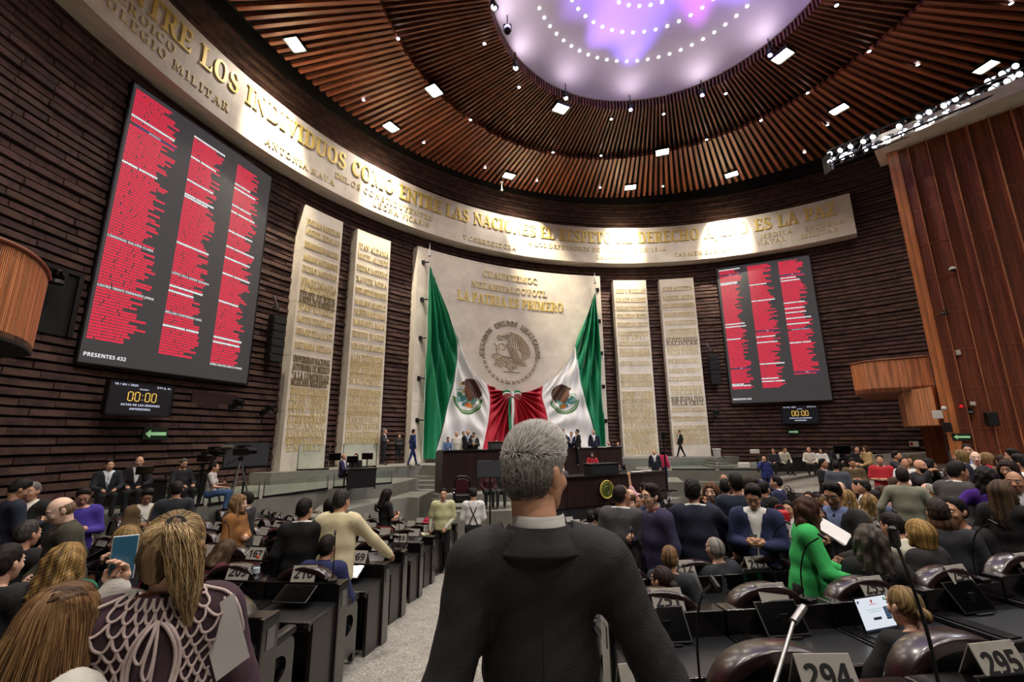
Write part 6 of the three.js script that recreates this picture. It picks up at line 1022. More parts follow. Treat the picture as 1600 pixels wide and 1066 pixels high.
man('reader', 1300, 754, 5.0, -0.35, 'young man with glasses in a dark suit holding a white paper', { pitch: 0.3, armL: 'desk', armR: 'phone', top: suit(0x1e1d1d, 0x6a7aa2, 0x14141c), hair: ['sidepart', 0x120e0d], glasses: 1, unbuttoned: 1, skin: 'tan' });
man('maskblonde', 1338, 771, 6.4, LEFT + 0.3, 'fair-haired woman in black in profile behind the young man with glasses', { fem: 1, seated: 1, seatUp: 0.2, top: { type: 'jacket', color: 0x141416 }, hair: ['bob', 0x7a6544], skin: 'light', hmax: 1.95 });
man('whiteboy', 1390, 787, 5.3, LEFT - 0.7, 'boyish man in an off-white shirt seated with his back turned', { seated: 1, seatUp: 0.1, lean: 0.25, top: { type: 'shirt', color: 0xc9c5b4 }, hair: ['short', 0x1a1512], armL: 'desk', armR: 'desk', hmax: 1.9 });
man('floral', 1357, 819, 4.2, AWAY + 0.15, 'woman with long ash-brown hair and a dark floral blouse from behind', { fem: 1, seated: 1, top: { type: 'blouse', color: 0x1c1a1e }, hair: ['wavy', 0x5b5148], skin: 'mid', hmax: 1.9 });
man('blondehead', 1436, 812, 4.7, LEFT - 0.5, 'blonde woman seated facing left, beside a brown-haired woman', { fem: 1, seated: 1, top: { type: 'jacket', color: 0x1a1a1c }, hair: ['bob', 0xb38e50], skin: 'light', hmax: 1.9 });
man('brownhead', 1470, 801, 5.1, AWAY + 0.3, 'brown-haired woman seen from behind next to the seated blonde', { fem: 1, seated: 1, top: { type: 'jacket', color: 0x222225 }, hair: ['bob', 0x60432d], skin: 'light', hmax: 1.9 });
{ const s = seats.R1_1; who.bun = { at: s.loc(-0.44, -0.02, 0.2), turn: s.turn - 0.15, h: 1.68, seated: 1, fem: 1, lod: 'near', cellMin: 0.013, label: 'woman with a low blond bun in black, seated before the lit laptop', yaw: 0.12, lean: 0.12, top: { type: 'sweater', color: 0x111112 }, hair: ['bun', 0x957a4e], armL: 'deskWide', armR: 'desk', skin: 'light' }; person(who.bun); }
{ const s = seats.R2_0; who.darkbun = { at: s.loc(-0.28, 0, 0.18), turn: s.turn + 0.45, h: 1.66, seated: 1, fem: 1, lod: 'near', cellMin: 0.013, label: 'woman with a dark brown bun seated just beyond the sign reading 251', top: { type: 'blouse', color: 0x16161a, sleeve: 0.3 }, hair: ['bun', 0x35221a], armL: 'desk', armR: 'desk', skin: 'mid', glasses: 1 }; person(who.darkbun); }
man('oldgrey', 1117, 839, 5.1, AWAY + 0.7, 'elderly man with thin white hair seated beyond the woman with the dark bun', { seated: 1, top: { type: 'jacket', color: 0x2a2c34 }, hair: ['receding', 0xa8a39b], skin: 'light', hmax: 1.9 });
man('darkseat', 1150, 837, 5.5, AWAY, 'dark-haired person seated next to the elderly man with white hair', { seated: 1, top: { type: 'jacket', color: 0x141417 }, hair: ['short', 0x1d1512], hmax: 1.9 });
man('tanhair', 1045, 855, 4.9, AWAY - 0.2, 'sandy-haired person seated behind the sign reading 171', { seated: 1, top: { type: 'jacket', color: 0x23252b }, hair: ['short', 0x8a6a46], hmax: 1.85 });
// ---- right, far
const FR = [['oliveback', 1408, 732, 7.2, AWAY, 'man in a pale olive shirt from behind, standing amid the far right seats', { top: { type: 'shirt', color: 0x7b7d6c, collar: 0x7b7d6c }, hair: ['short', 0x241a15], armL: 'wide', armR: 'wide', bulk: 1.1 }],
['mustard', 1447, 741, 8.6, LEFT - 0.1, 'white-haired man in a mustard sweater facing left', { seated: 1, seatUp: 0.15, top: { type: 'sweater', color: 0xa6762f }, hair: ['receding', 0xb4aea4], skin: 'light', hmax: 2, lod: 'mid2' }],
['greyjacket', 1492, 722, 6.2, RIGHT + 0.9, 'man in a charcoal jacket leaning forward beside the purple dress', { lean: 0.22, yaw: -0.3, top: suit(0x454342), hair: ['sidepart', 0x15100e], armL: 'desk', armR: 'desk', skin: 'tan' }],
['purpledress', 1537, 729, 5.9, AWAY + 0.15, 'woman in a violet dress from behind with a hand on her hip', { fem: 1, top: { type: 'dress', color: 0x4c2388, sleeve: 0.3 }, skirt: 1, pants: 0x4c2388, hair: ['wavy', 0x1d191b], armL: 'hip', armR: 'down', skin: 'mid' }],
['longdark', 1560, 750, 4.9, AWAY - 0.35, 'woman in black with long straight brown hair near the right edge', { fem: 1, top: { type: 'blouse', color: 0x101012 }, hair: ['long', 0x5c4732], armR: [[0.34, 1.2, 0.1], [0.45, 1.05, 0.34], [0.3, -0.2, 0.8], [0, -1, 0], 0.3], hmin: 1.5 }],
['facingbald', 1583, 736, 5.4, -0.15, 'close-cropped man in a dark suit facing the camera at the right edge', { top: suit(0x15181f, 0xb9bcc4, 0x1c2436), hair: ['receding', 0x201712], skin: 'tan' }],
['longbrown', 1572, 718, 6.6, -0.3, 'long-haired woman in dark print standing behind the close-cropped man', { fem: 1, top: { type: 'blouse', color: 0x2a2023 }, hair: ['long', 0x35221a], skin: 'mid', pitch: 0.2 }],
['whiteshirt', 1593, 711, 7.2, LEFT - 0.3, 'man in a white shirt with dark hair at the far right edge', { top: { type: 'shirt', color: 0xdcdcda }, hair: ['sidepart', 0x1d1613], glasses: 1 }],
['suitright', 1582, 702, 8.6, LEFT, 'dark-haired man in navy suit in profile near the right edge', { top: suit(0x1b2138), hair: ['sidepart', 0x17110f], lod: 'mid2' }],
['khakiback', 1563, 710, 9.0, AWAY + 0.4, 'woman in khaki jacket turned away before the wooden wall', { fem: 1, top: { type: 'jacket', color: 0x5d4e36 }, hair: ['tied', 0x3a281d], lod: 'mid2' }],
['redjacket', 1541, 707, 9.2, LEFT - 0.2, 'woman in a red jacket standing before the wooden wall', { fem: 1, top: { type: 'jacket', color: 0xb01c38 }, hair: ['bob', 0x9a7a52], lod: 'mid2', armL: 'fold', armR: 'fold' }],
['paleface', 1531, 709, 9.8, 0.2, 'fair man half hidden behind the red jacket by the wooden wall', { top: suit(0x1b1d24), hair: ['short', 0x8a6d48], lod: 'mid2', skin: 'pale' }],
['redtie', 1522, 705.5, 9.3, 0.1, 'man in navy suit with a red tie by the wooden wall', { top: suit(0x161d33, 0xe2e2e2, 0xb01c2c), hair: ['receding', 0x8d7a60], lod: 'mid2', skin: 'pale' }],
['bluetall', 1510, 694.5, 10.2, 0.0, 'tall man in open suit and blue shirt before the wood corner', { top: suit(0x1a1c24, 0x7f95c4), hair: ['short', 0x1d1613], lod: 'mid2', hmax: 2.1 }],
['beigeleft', 1501, 703, 9.6, LEFT, 'fair-haired woman in a taupe jacket with a hand at her face', { fem: 1, top: { type: 'jacket', color: 0x57504a }, hair: ['bob', 0x8f7448], armR: 'chin', lod: 'mid2' }],
['oldprofile', 1514, 731, 7.2, LEFT + 0.1, 'grey-haired man in an ochre jacket in profile, left of the purple dress', { top: { type: 'jacket', color: 0x6a5530 }, hair: ['receding', 0x9b958c], skin: 'light', seated: 1, seatUp: 0.2, hmax: 2 }],
['peeking', 1487, 768, 5.2, -0.6, 'dark-haired man whose face peeks over an armchair', { seated: 1, seatUp: 0.05, top: { type: 'jacket', color: 0x1a1a1d }, hair: ['short', 0x120e0d], hmax: 2 }],
['brownboy', 1463, 781, 5.1, AWAY + 0.2, 'brown-haired person from behind seated before the charcoal jacket', { seated: 1, top: { type: 'jacket', color: 0x25262d }, hair: ['short', 0x35261c], hmax: 2 }],
['greyshirt', 1467.5, 757, 6.3, LEFT + 0.5, 'man with glasses in a grey shirt leaning to the left among the seats', { seated: 1, seatUp: 0.15, lean: 0.25, top: { type: 'shirt', color: 0x85878e }, hair: ['short', 0x35261c], glasses: 1, armL: 'desk', armR: 'desk', pitch: 0.3, hmax: 2 }],
['photoman', 1434, 718, 9.4, RIGHT - 0.5, 'bald bearded man in black taking a photo', { top: { type: 'jacket', color: 0x131315 }, armL: 'camera', armR: 'camera', beard: 0x1a1512, lod: 'mid2', bulk: 1.12 }],
['brownwoman', 1448, 716, 9.8, RIGHT, 'dark-haired woman in brown beside the bald photographer', { fem: 1, top: { type: 'jacket', color: 0x4a3324 }, hair: ['wavy', 0x15100f], armL: 'phone', armR: 'phone', lod: 'mid2' }],
['whitetop', 1411, 714, 10.8, 0.3, 'woman in a white blouse with folded arms on the far right', { fem: 1, top: { type: 'blouse', color: 0xdadada }, hair: ['tied', 0x2a1d17], armL: 'fold', armR: 'fold' }],
['redpolo', 1373, 711, 12.2, 0.05, 'man in a red polo shirt with folded arms', { top: { type: 'shirt', color: 0xb0222e, sleeve: 0.42 }, hair: ['short', 0x1d1613], armL: 'fold', armR: 'fold', bulk: 1.1 }],
['darkphoto', 1398, 705, 12.6, RIGHT - 0.3, 'man in dark clothes holding a camera up, right of the red polo', { top: { type: 'jacket', color: 0x171a22 }, armL: 'camera', armR: 'camera', hair: ['short', 0x1d1613] }],
['behindwhite', 1417, 711, 11.8, 0.4, 'woman in taupe standing behind the white blouse', { fem: 1, top: { type: 'jacket', color: 0x5a4e42 }, hair: ['bob', 0x4a3726] }]];
for (const [id, px, py, Z, t, l, o] of FR) man(id, px, py, Z, t, l, { ...o });
for (const [px, py, Z, t, l, o] of [[1353, 696, 18.5, LEFT + 0.4, 'woman in a long camel coat sitting cross-legged on the right platform', { fem: 1, seated: 'crossed', top: { type: 'coat', color: 0xae9666, shirt: 0xae9666 }, pants: 0xae9666, hair: ['bob', 0x4a3420], armR: 'chin', armL: 'lap' }], [1338, 697, 18.8, 0.2, 'man in black sitting left of the camel coat on the right platform', { seated: 1, top: { type: 'jacket', color: 0x121214 }, hair: ['short', 0x1a1411], armL: 'lap', armR: 'lap' }], [1306, 695.5, 20.5, 0.1, 'suited man seated behind monitors at the right platform desk', { seated: 1, top: suit(0x1c1f28, 0xd8d8d8), hair: ['short', 0x1a1411], armL: 'desk', armR: 'desk' }], [1282, 700, 20.6, -0.2, 'woman in a white vest seated at the right platform desk', { fem: 1, seated: 1, top: { type: 'jacket', color: 0xd2d0ca }, hair: ['bob', 0x1a1411], armL: 'desk', armR: 'desk' }], [1263, 698.5, 20.8, 0, 'man in white seated at the right platform desk, near its middle', { seated: 1, top: { type: 'shirt', color: 0xc9c6ba }, hair: ['receding', 0x1f1814], armL: 'desk', armR: 'desk' }], [1225, 698.5, 21, 0.6, 'person in cream bending over the right platform desk', { seated: 1, lean: 0.3, top: { type: 'shirt', color: 0xd5cfbd }, hair: ['short', 0x3a302a], armL: 'desk', armR: 'desk' }], [1208, 700.5, 21.2, -0.3, 'man in dark shirt leftmost at the right platform desk', { seated: 1, top: { type: 'shirt', color: 0x23252a }, hair: ['short', 0x1a1411], armL: 'desk', armR: 'desk' }]]) man('rp' + px, px, py, Z, t, l, { Y: L1, hmin: 1.4, hmax: 2, ...o });
for (const [px, py, Z, t, l, o] of [[1284, 717, 13.0, RIGHT - 0.4, 'youth in a black vest over white with folded arms before the right platform', { top: { type: 'vest', color: 0x141416, sleeve: 0.4, shirt: 0xd8d8d8 }, hair: ['short', 0x15100e], armL: 'fold', armR: 'fold', skin: 'tan' }], [1305, 721, 12.4, AWAY, 'man in a blue-grey jacket from behind before the right platform', { top: { type: 'jacket', color: 0x4a505c }, hair: ['short', 0x1d1613] }], [1330, 716, 13.0, 0.2, 'person in a brown camouflage jacket looking at a phone, before the platform', { top: { type: 'jacket', color: 0x5a4a34 }, hair: ['short', 0x1d1613], armL: 'phone', armR: 'phone', pitch: 0.4, pants: 0x2c3450 }]]) man('rs' + px, px, py, Z, t, l, o);
for (const [px, py, Z, t, l, o] of [[1310, 743, 10.5, -0.4, 'white-haired man in white seated in the middle of the right seats', { top: { type: 'shirt', color: 0xd5d2ca }, hair: ['receding', 0xb8b2a8], skin: 'light' }], [1339, 740, 10.3, LEFT, 'person in white bending left among the right seats', { lean: 0.2, top: { type: 'shirt', color: 0xd8d8d6 }, hair: ['short', 0x17110f] }], [1348, 741, 9.9, LEFT, 'man in a black suit behind the bending person in white', { top: { type: 'jacket', color: 0x111114 }, hair: ['short', 0x17110f] }], [1355, 760, 7.8, AWAY, 'curly blonde woman in grey from behind among the right seats', { fem: 1, top: { type: 'jacket', color: 0x5d5c5e }, hair: ['wavy', 0x9a7c4e] }], [1365, 753, 8.6, AWAY - 0.3, 'dark-haired man in blue-grey from behind near the curly blonde', { top: { type: 'shirt', color: 0x4a5570 }, hair: ['receding', 0x1d1613] }], [1375, 748, 9.2, -0.8, 'brown-haired woman in rose seated right of the curly blonde', { fem: 1, top: { type: 'blouse', color: 0xa07a72 }, hair: ['bob', 0x4a3020] }], [1395, 735, 9.6, RIGHT - 0.3, 'fair man in profile facing the olive shirt', { top: { type: 'jacket', color: 0x2a2a30 }, hair: ['short', 0x5a4a3c], skin: 'light' }], [1263, 758, 9.4, -0.5, 'reddish-haired person seated right above the green jacket', { top: { type: 'jacket', color: 0x2a2226 }, hair: ['short', 0x3a2018] }], [1246, 762, 9.2, AWAY, 'dark-haired person in black seated left of the green jacket', { top: { type: 'jacket', color: 0x16161a }, hair: ['short', 0x15100e] }], [1229, 771, 8.2, -0.3, 'person in black and white seated behind the red bag', { top: suit(0x141417, 0xd8d8d8), hair: ['short', 0x15100e] }], [1285, 763, 9.0, 0.4, 'woman in beige with light hair seated behind the young man with glasses', { fem: 1, top: { type: 'blouse', color: 0xa89478 }, hair: ['bob', 0x8a6c48] }], [1322, 755, 9.2, AWAY + 0.2, 'person with blond curls in cream seated in the right middle rows', { fem: 1, top: { type: 'blouse', color: 0xb09a78 }, hair: ['wavy', 0xa5854f] }], [1482, 741, 8.8, AWAY + 0.3, 'grey-haired person seated between mustard sweater and charcoal jacket', { top: { type: 'jacket', color: 0x2f2a2a }, hair: ['short', 0x77706a] }], [1420, 752, 8.0, AWAY, 'person in mustard reaching over a desk right of the olive shirt', { top: { type: 'sweater', color: 0x9a7030 }, hair: ['short', 0x2a1f19], lean: 0.2 }]]) man('mid' + px, px, py, Z, t, l, { seated: 1, seatUp: 0.12, armL: 'desk', armR: 'desk', hmin: 1.35, hmax: 2.0, lod: Z < 9 ? 'mid2' : 'far', ...o });
console.log('people', people);
// ================================================================ the three people in front
// loose hair: thin tapering tufts or long locks, coloured strand by strand
function tuftGeo(list) {   // list of [points (3 or more V3), radius, [r,g,b]]
  const pos = [], col = [], idx = [], nor = [];
  for (const [pts, rad, c] of list) {
    const n = pts.length, base = pos.length / 3, sides = 3;
    for (let i = 0; i < n; i++) {
      const t = (i < n - 1 ? pts[i + 1].clone().sub(pts[i]) : pts[i].clone().sub(pts[i - 1])).normalize(), a = V3(t.y + 0.3, t.z, t.x).cross(t).normalize(), b = t.clone().cross(a), r = rad * (i === 0 ? 0.8 : 1 - (i / (n - 1)) ** 2 * 0.92);
      for (let k = 0; k < sides; k++) { const w = (k / sides) * 6.283, d = a.clone().multiplyScalar(Math.cos(w)).addScaledVector(b, Math.sin(w)); pos.push(pts[i].x + d.x * r, pts[i].y + d.y * r, pts[i].z + d.z * r); nor.push(d.x, d.y, d.z); col.push(...c); }
      if (i) for (let k = 0; k < sides; k++) { const p = base + (i - 1) * sides + k, q = base + (i - 1) * sides + ((k + 1) % sides); idx.push(p, q, p + sides, q, q + sides, p + sides); }
    }
  }
  const g = new THREE.BufferGeometry(); g.setAttribute('position', new THREE.Float32BufferAttribute(pos, 3)); g.setAttribute('normal', new THREE.Float32BufferAttribute(nor, 3)); g.setAttribute('color', new THREE.Float32BufferAttribute(col, 3)); g.setIndex(idx); return g;
}
const strandM = new THREE.MeshPhysicalMaterial({ vertexColors: true, roughness: 0.45, specularIntensity: 0.6 });
const lin = (hex, k = 1) => { const c = new THREE.Color(hex); return [c.r * k, c.g * k, c.b * k]; };
const mixc = (a, b, t) => a.map((v, i) => v + (b[i] - v) * t);
const headGroup = (o, name) => { const g = new THREE.Group(); g.name = name; o.group_.add(g); g.applyMatrix4(o.headM); return g; };
function placeInHead(m, o) { m.applyMatrix4(o.headM); return m; }
{ // man in the black suit
  const q = stand(838, 662, 1.34, { turn: AWAY + 0.06, label: 'large grey-haired man in a black suit standing in the aisle with his back turned', lod: 'near', hmax: 1.94, yaw: -0.72, pitch: 0.03, headScale: 0.88, wide: 0.86, bulk: 0.8, thick: 0.014, neckHalf: 0.085, armBlend: 0.026, armL: [[0.222, 1.14, -0.09], [0.245, 0.87, 0.0], [0, -1, 0.15], [-1, 0, 0.2], 0.4], armR: [[0.285, 1.15, -0.06], [0.345, 0.9, 0.0], [0, -1, 0.15], [-1, 0, 0.2], 0.4], top: { type: 'suit', color: 0x131314, shirt: 0xe6e4de, neck: 1 }, hair: ['short', 0x77736d], skin: 'mid', pants: 0x0a0a0b, rough: 0.8 });
  who.front = q; const g = person(q);
  for (const m of g.children.slice()) if (m.name === 'collar' || m.name === 'shirt') g.remove(m);
  // collars as bands that run round the neck: profile of [radius across, radius deep, height, offset back]
  const band = (prof, a0, a1, open) => surface((u, v) => { const a = a0 + (a1 - a0) * u, k = v * (prof.length - 1), i = Math.min(prof.length - 2, Math.floor(k)), f = k - i, p = prof[i].map((x, j) => x + (prof[i + 1][j] - x) * f), fr = Math.max(0, -Math.cos(a)); const c = Math.max(0, Math.cos(a)); return V3(...q.J.T([Math.sin(a) * p[0], p[2] - c * open, p[3] - -1 * Math.cos(a) * p[1]])); }, 64, (prof.length - 1) * 3);
  const flip = (gm) => { const ix = gm.index.array; for (let i = 0; i < ix.length; i += 3) { const t = ix[i]; ix[i] = ix[i + 1]; ix[i + 1] = t; } gm.computeVertexNormals(); return gm; };
  const two = (m) => { const c = m.clone(); c.side = THREE.DoubleSide; return c; };
  mesh('collar', band([[0.058, 0.058, 1.47, -0.012], [0.061, 0.06, 1.522, -0.006], [0.0635, 0.063, 1.527, -0.006], [0.067, 0.066, 1.519, -0.008], [0.07, 0.07, 1.46, -0.014]], PI * 0.12, PI * 1.88, 0.035), two(clothM(0xe6e4de, 0.85)), g);
  mesh('jacket_collar', band([[0.068, 0.067, 1.47, -0.012], [0.071, 0.07, 1.5, -0.01], [0.075, 0.075, 1.504, -0.01], [0.081, 0.08, 1.498, -0.012], [0.105, 0.094, 1.462, -0.018], [0.122, 0.098, 1.446, -0.018], [0.118, 0.092, 1.438, -0.016]], PI * 0.2, PI * 1.8, 0.05), two(clothM(0x17171a, 0.75)), g);
  const J = q.J, FB = new Field(); torsoInto(FB, J, q, 0.0255);
  const onBack = (u, v) => { let z = -0.3; for (let i = 0; i < 60; i++) { const d = FB.eval(...J.T([u, v, z])); if (d < 0.0005) break; z += Math.max(0.001, d * 0.7); } return V3(...J.T([u, v, z])); };
  mesh('back_seam', tube(Array.from({ length: 12 }, (_, i) => onBack(0.002, 1.43 - i * 0.05)), 0.0014, 30, 5), clothM(0x060606), g);
  // hair: short tufts swept up and forward over the crown, cropped sides
  const list = [], [f, cut] = HAIR.short(), white = lin(0xe6e3dd), grey = lin(0xa6a29b), dark = lin(0x3a332d);
  let tries = 0;
  while (list.length < 11000 && tries++ < 70000) {
    const t = rr(-1, 1), a = rr(0, 6.283), s = Math.sqrt(1 - t * t), n = V3(s * Math.cos(a), t, s * Math.sin(a));
    let r = 0.2; for (let i = 0; i < 40; i++) { const d = f.eval(n.x * r, 0.03 + n.y * r, -0.015 + n.z * r); if (d < 0.0008) break; r -= d * 0.8; } const p = V3(n.x * r, 0.03 + n.y * r, -0.015 + n.z * r).addScaledVector(n, 0.0004);
    if (cut(p.x, p.y, p.z, -1) > -0.001 || p.z > 0.07) continue;
    const up = ss(p.y, 0.0, 0.1), len = 0.006 + 0.019 * up + rr(0, 0.004), dir = V3(n.x * 0.3 * up + rr(-0.12, 0.12), -0.9 + up * 1.5 + rr(-0.1, 0.1), n.z * 0.25 + up * 0.5 + rr(-0.15, 0.15)).normalize(); dir.addScaledVector(n, -dir.dot(n) * (1 - up * 0.75) + 0.1 + 0.25 * up).normalize();
    const nape = ss(-p.y, -0.02, 0.07), c = mixc(mixc(grey, white, Math.max(0, Math.min(1, 0.25 + up * 0.5 + rr(-0.5, 0.4)))), dark, Math.min(1, nape * 0.85 + (rnd() < 0.22 ? rr(0.3, 0.9) : 0)));
    const m = p.clone().addScaledVector(dir, len * 0.55), e = m.clone().addScaledVector(dir.clone().addScaledVector(n, -0.3).normalize(), len * 0.45);
    list.push([[p, m, e], rr(0.0008, 0.0014), c]);
  }
  const hs = mesh('hair_tufts', tuftGeo(list), strandM, g); hs.userData.kind = 'stuff'; placeInHead(hs, q);
}
{ // woman with the ponytail and the crochet vest
  const q = stand(277, 799, 1.6, { turn: AWAY - 0.06, label: 'woman with a blond ponytail in a pale pink crochet vest over a plum sweater', fem: 1, lod: 'near', hmin: 1.5, yaw: 0.05, pitch: 0.12, armL: [[0.25, 1.13, 0.02], [0.1, 1.12, 0.27], [-0.4, 0.3, 0.8], [-0.5, 0.3, -0.6], 0.6], armR: [[0.27, 1.12, -0.03], [0.2, 0.98, 0.2], [-0.3, -0.2, 0.9], [-0.9, 0.2, 0], 0.6], top: { type: 'sweater', color: 0x38232e }, pants: 0x1a1a1f, skin: 'light' });
  who.pony = q; const g = person(q), J = q.J;
  const hairF = new Field(); hairF.ball([0, 0.026, -0.012], 0.09, 0.105, 0.11, 0.02);
  // base of the hair and the tail
  const tie = V3(0.0, 0.085, -0.112), tail = [[0, 0.09, -0.115], [-0.015, 0.05, -0.15], [-0.035, -0.02, -0.152], [-0.05, -0.09, -0.14], [-0.062, -0.15, -0.128], [-0.07, -0.2, -0.122], [-0.074, -0.235, -0.118]];
  for (let i = 0; i < tail.length - 1; i++) { const r = [0.016, 0.024, 0.03, 0.028, 0.022, 0.013, 0.005]; hairF.add(tail[i], tail[i + 1], [r[i], r[i + 1]], 0.02); }
  hairF.add([0.045, -0.02, -0.06], [0.035, -0.12, -0.075], [0.05, 0.022], 0.03); hairF.add([-0.05, -0.02, -0.06], [-0.035, -0.12, -0.075], [0.05, 0.024], 0.03);
  const base = surfaceNets((x, y, z) => Math.max(hairF.eval(x, y, z) + 0.0015 * Math.sin(x * 320 + y * 90), z * 0.9 - 0.055 + Math.max(0, 0.062 - y) * 0.9), hairF.box(0.01), 0.0045);
  placeInHead(mesh('hair', base, hairM(0x7a6142), g), q);
  const cols = [lin(0xcdb082), lin(0xab8a58), lin(0x7d6040), lin(0x574330), lin(0xe0cb9e)], list = [];
  const proj = (p, k = 1.0) => { const v = V3(p.x / 0.0915, (p.y - 0.026) / 0.1065, (p.z + 0.012) / 0.1115), l = v.length(); return V3(v.x / l * 0.0915 * k, 0.026 + v.y / l * 0.1065 * k, -0.012 + v.z / l * 0.1115 * k); };
  for (let i = 0; i < 1100; i++) {           // pulled back over the skull to the tie
    const a = rr(-PI, PI), s = V3(Math.sin(a) * 0.085, rr(-0.075, 0.09) * (Math.cos(a) < 0 ? 1 : 0.7), Math.cos(a) * 0.1), p0 = proj(s); const pts = []; for (let k = 0; k <= 7; k++) pts.push(proj(p0.clone().lerp(tie, k / 7), 1.0 + rr(0, 0.012) + 0.02 * Math.sin((k / 7) * PI)));
    if (p0.z > 0.06 && p0.y < 0.05) continue; list.push([pts, rr(0.0008, 0.0017), mixc(pick(cols), pick(cols), rnd())]);
  }
  const tc = new THREE.CatmullRomCurve3(tail.map((p) => V3(...p)));
  for (let i = 0; i < 900; i++) {           // the tail itself
    const a = rr(0, 6.283), R = Math.sqrt(rnd()), o0 = rr(0, 0.12), o1 = rr(0.8, 1.0), ph = rr(0, 6), pts = []; for (let k = 0; k <= 9; k++) { const t = o0 + ((o1 - o0) * k) / 9, p = tc.getPoint(t), w = 0.026 * Math.sin(Math.min(1, t * 1.25) * PI) ** 0.7 + 0.026 * (1 - t) ** 0.6 + 0.004; pts.push(p.add(V3(Math.cos(a) * w * R + 0.005 * Math.sin(t * 14 + ph), 0.004 * Math.sin(t * 9 + ph), Math.sin(a) * w * R * 0.9))); }
    list.push([pts, rr(0.0008, 0.0017), mixc(pick(cols), pick(cols), rnd())]);
  }
  const hs = mesh('hair_strands', tuftGeo(list), strandM, g); hs.userData.kind = 'stuff'; placeInHead(hs, q);
  placeInHead(mesh('hair_tie', new THREE.TorusGeometry(0.022, 0.008, 8, 20).rotateX(0.9).translate(tie.x, tie.y + 0.005, tie.z - 0.008), clothM(0x141214), g), q);
  // crochet vest: a net of cotton cord over the sweater
  const F = new Field(); torsoInto(F, J, q, 0.023); for (const a of J.arms) F.add(a.sh, a.sh.map((v, i) => v + (a.el[i] - v) * 0.2), [0.07, 0.066], 0.05);
  const skinAt = (th, v) => { let r = 0.4; const dx = Math.sin(th), dz = -Math.cos(th); for (let i = 0; i < 70; i++) { const d = F.eval(...J.T([dx * r, v, dz * r])); if (d < 0.0006) break; r -= Math.max(0.0012, d * 0.6); if (r < 0.03) break; } return V3(...J.T([dx * (r + 0.002), v, dz * (r + 0.002)])); };
  const key = (u, v) => { const t = (1.425 - v) / 0.30; if (t < 0 || t > 1) return -1; return 0.052 * Math.sin(Math.PI * Math.pow(t, 0.75)) - Math.abs(u); };     // > 0 inside the opening at the back
  const cords = [], rowH = 0.03, rad = 0.0046, cw = 0.225;
  const lim = (v) => Math.min(1.6, 1.12 + (1.42 - v) * 1.9);
  const dirAt = (th, el) => { let r = 0.32; const d = [Math.sin(th) * Math.cos(el), Math.sin(el), -Math.cos(th) * Math.cos(el)]; for (let i = 0; i < 70; i++) { const e = F.eval(...J.T([d[0] * r, 1.37 + d[1] * r, d[2] * r])); if (e < 0.0006) break; r -= Math.max(0.0012, e * 0.6); if (r < 0.03) break; } r += 0.002; return V3(...J.T([d[0] * r, 1.37 + d[1] * r, d[2] * r])); };
  const netAt = (th, k) => (k < 4 ? dirAt(th, (4 - k) * 0.235) : skinAt(th, 1.37 - (k - 4) * rowH));
  for (let r = 0; r < 20; r++) {
    const v = r < 4 ? 1.42 : 1.37 - (r - 4) * rowH;
    for (let i = -8; i < 8; i++) {
      const a0 = (i + (r % 2) * 0.5) * cw, a1 = a0 + cw; if (Math.max(Math.abs(a0), Math.abs(a1)) > lim(v) + 0.1) continue;
      const pts = []; let skip = false; for (let k = 0; k <= 7; k++) { const t = k / 7, p = netAt(a0 + (a1 - a0) * t, r + 0.98 * Math.pow(Math.sin(t * PI), 0.6)), L = J.inv(p.x, p.y, p.z); if (key(L[0], L[1]) > -0.006) skip = true; pts.push(p); }
      if (!skip) cords.push(new THREE.TubeGeometry(new THREE.CatmullRomCurve3(pts), 9, rad, 5, false));
    }
  }
  const edge = (fn, n, rr2, name) => { const pts = []; for (let i = 0; i <= n; i++) pts.push(fn(i / n)); return new THREE.TubeGeometry(new THREE.CatmullRomCurve3(pts), n * 2, rr2, 6, false); };
  const back = (u, v) => { let z = -0.35; for (let i = 0; i < 70; i++) { const d = F.eval(...J.T([u, v, z])); if (d < 0.0006) break; z += Math.max(0.0012, d * 0.6); } return V3(...J.T([u, v, z - 0.003])); };
  for (const s of [-1, 1]) for (const o of [0.006, 0.017]) cords.push(edge((t) => back(s * (0.052 * Math.sin(PI * Math.pow(t, 0.75)) + o), 1.43 - 0.30 * t - (t > 0.97 ? o : 0)), 24, 0.0062));
  for (const s of [-1, 1]) cords.push(edge((t) => { return netAt(s * (1.12 + 0.5 * Math.min(1, t * 1.3)), 0.2 + 13 * t); }, 18, 0.0052));
  const nk = (h, R) => edge((t) => { const a = (t - 0.5) * 5.4 + PI; const p = V3(...J.T([Math.sin(a) * R, h + 0.012 * Math.cos(a), -0.012 + Math.cos(a) * R * 0.95])); return p; }, 30, 0.007);
  cords.push(nk(1.478, 0.072), nk(1.466, 0.081), nk(1.452, 0.09));
  const vest = mesh('crochet_vest', merge(cords), clothM(0xe2cdc8, 0.95), g);
  const tiePts = (l) => l.map(([u, v, o]) => back(u, v).add(V3(0, 0, -(o ?? 0.012))));
  mesh('tie_bow', merge([tube(tiePts([[0.004, 1.44], [0.03, 1.41, 0.025], [0.045, 1.36, 0.03], [0.03, 1.335, 0.028], [0.015, 1.38, 0.024], [0.003, 1.44]]), 0.0045, 28, 6), tube(tiePts([[0, 1.44], [0.008, 1.4, 0.022], [0.02, 1.31, 0.026], [0.008, 1.285, 0.024], [-0.004, 1.35, 0.022], [0, 1.44]]), 0.0045, 28, 6), tube(tiePts([[0, 1.44], [-0.004, 1.36, 0.02], [-0.001, 1.25, 0.016], [0.004, 1.12, 0.014], [0, 0.96, 0.014]]), 0.005, 28, 6)]), clothM(0xe2cdc8, 0.95), g);
}
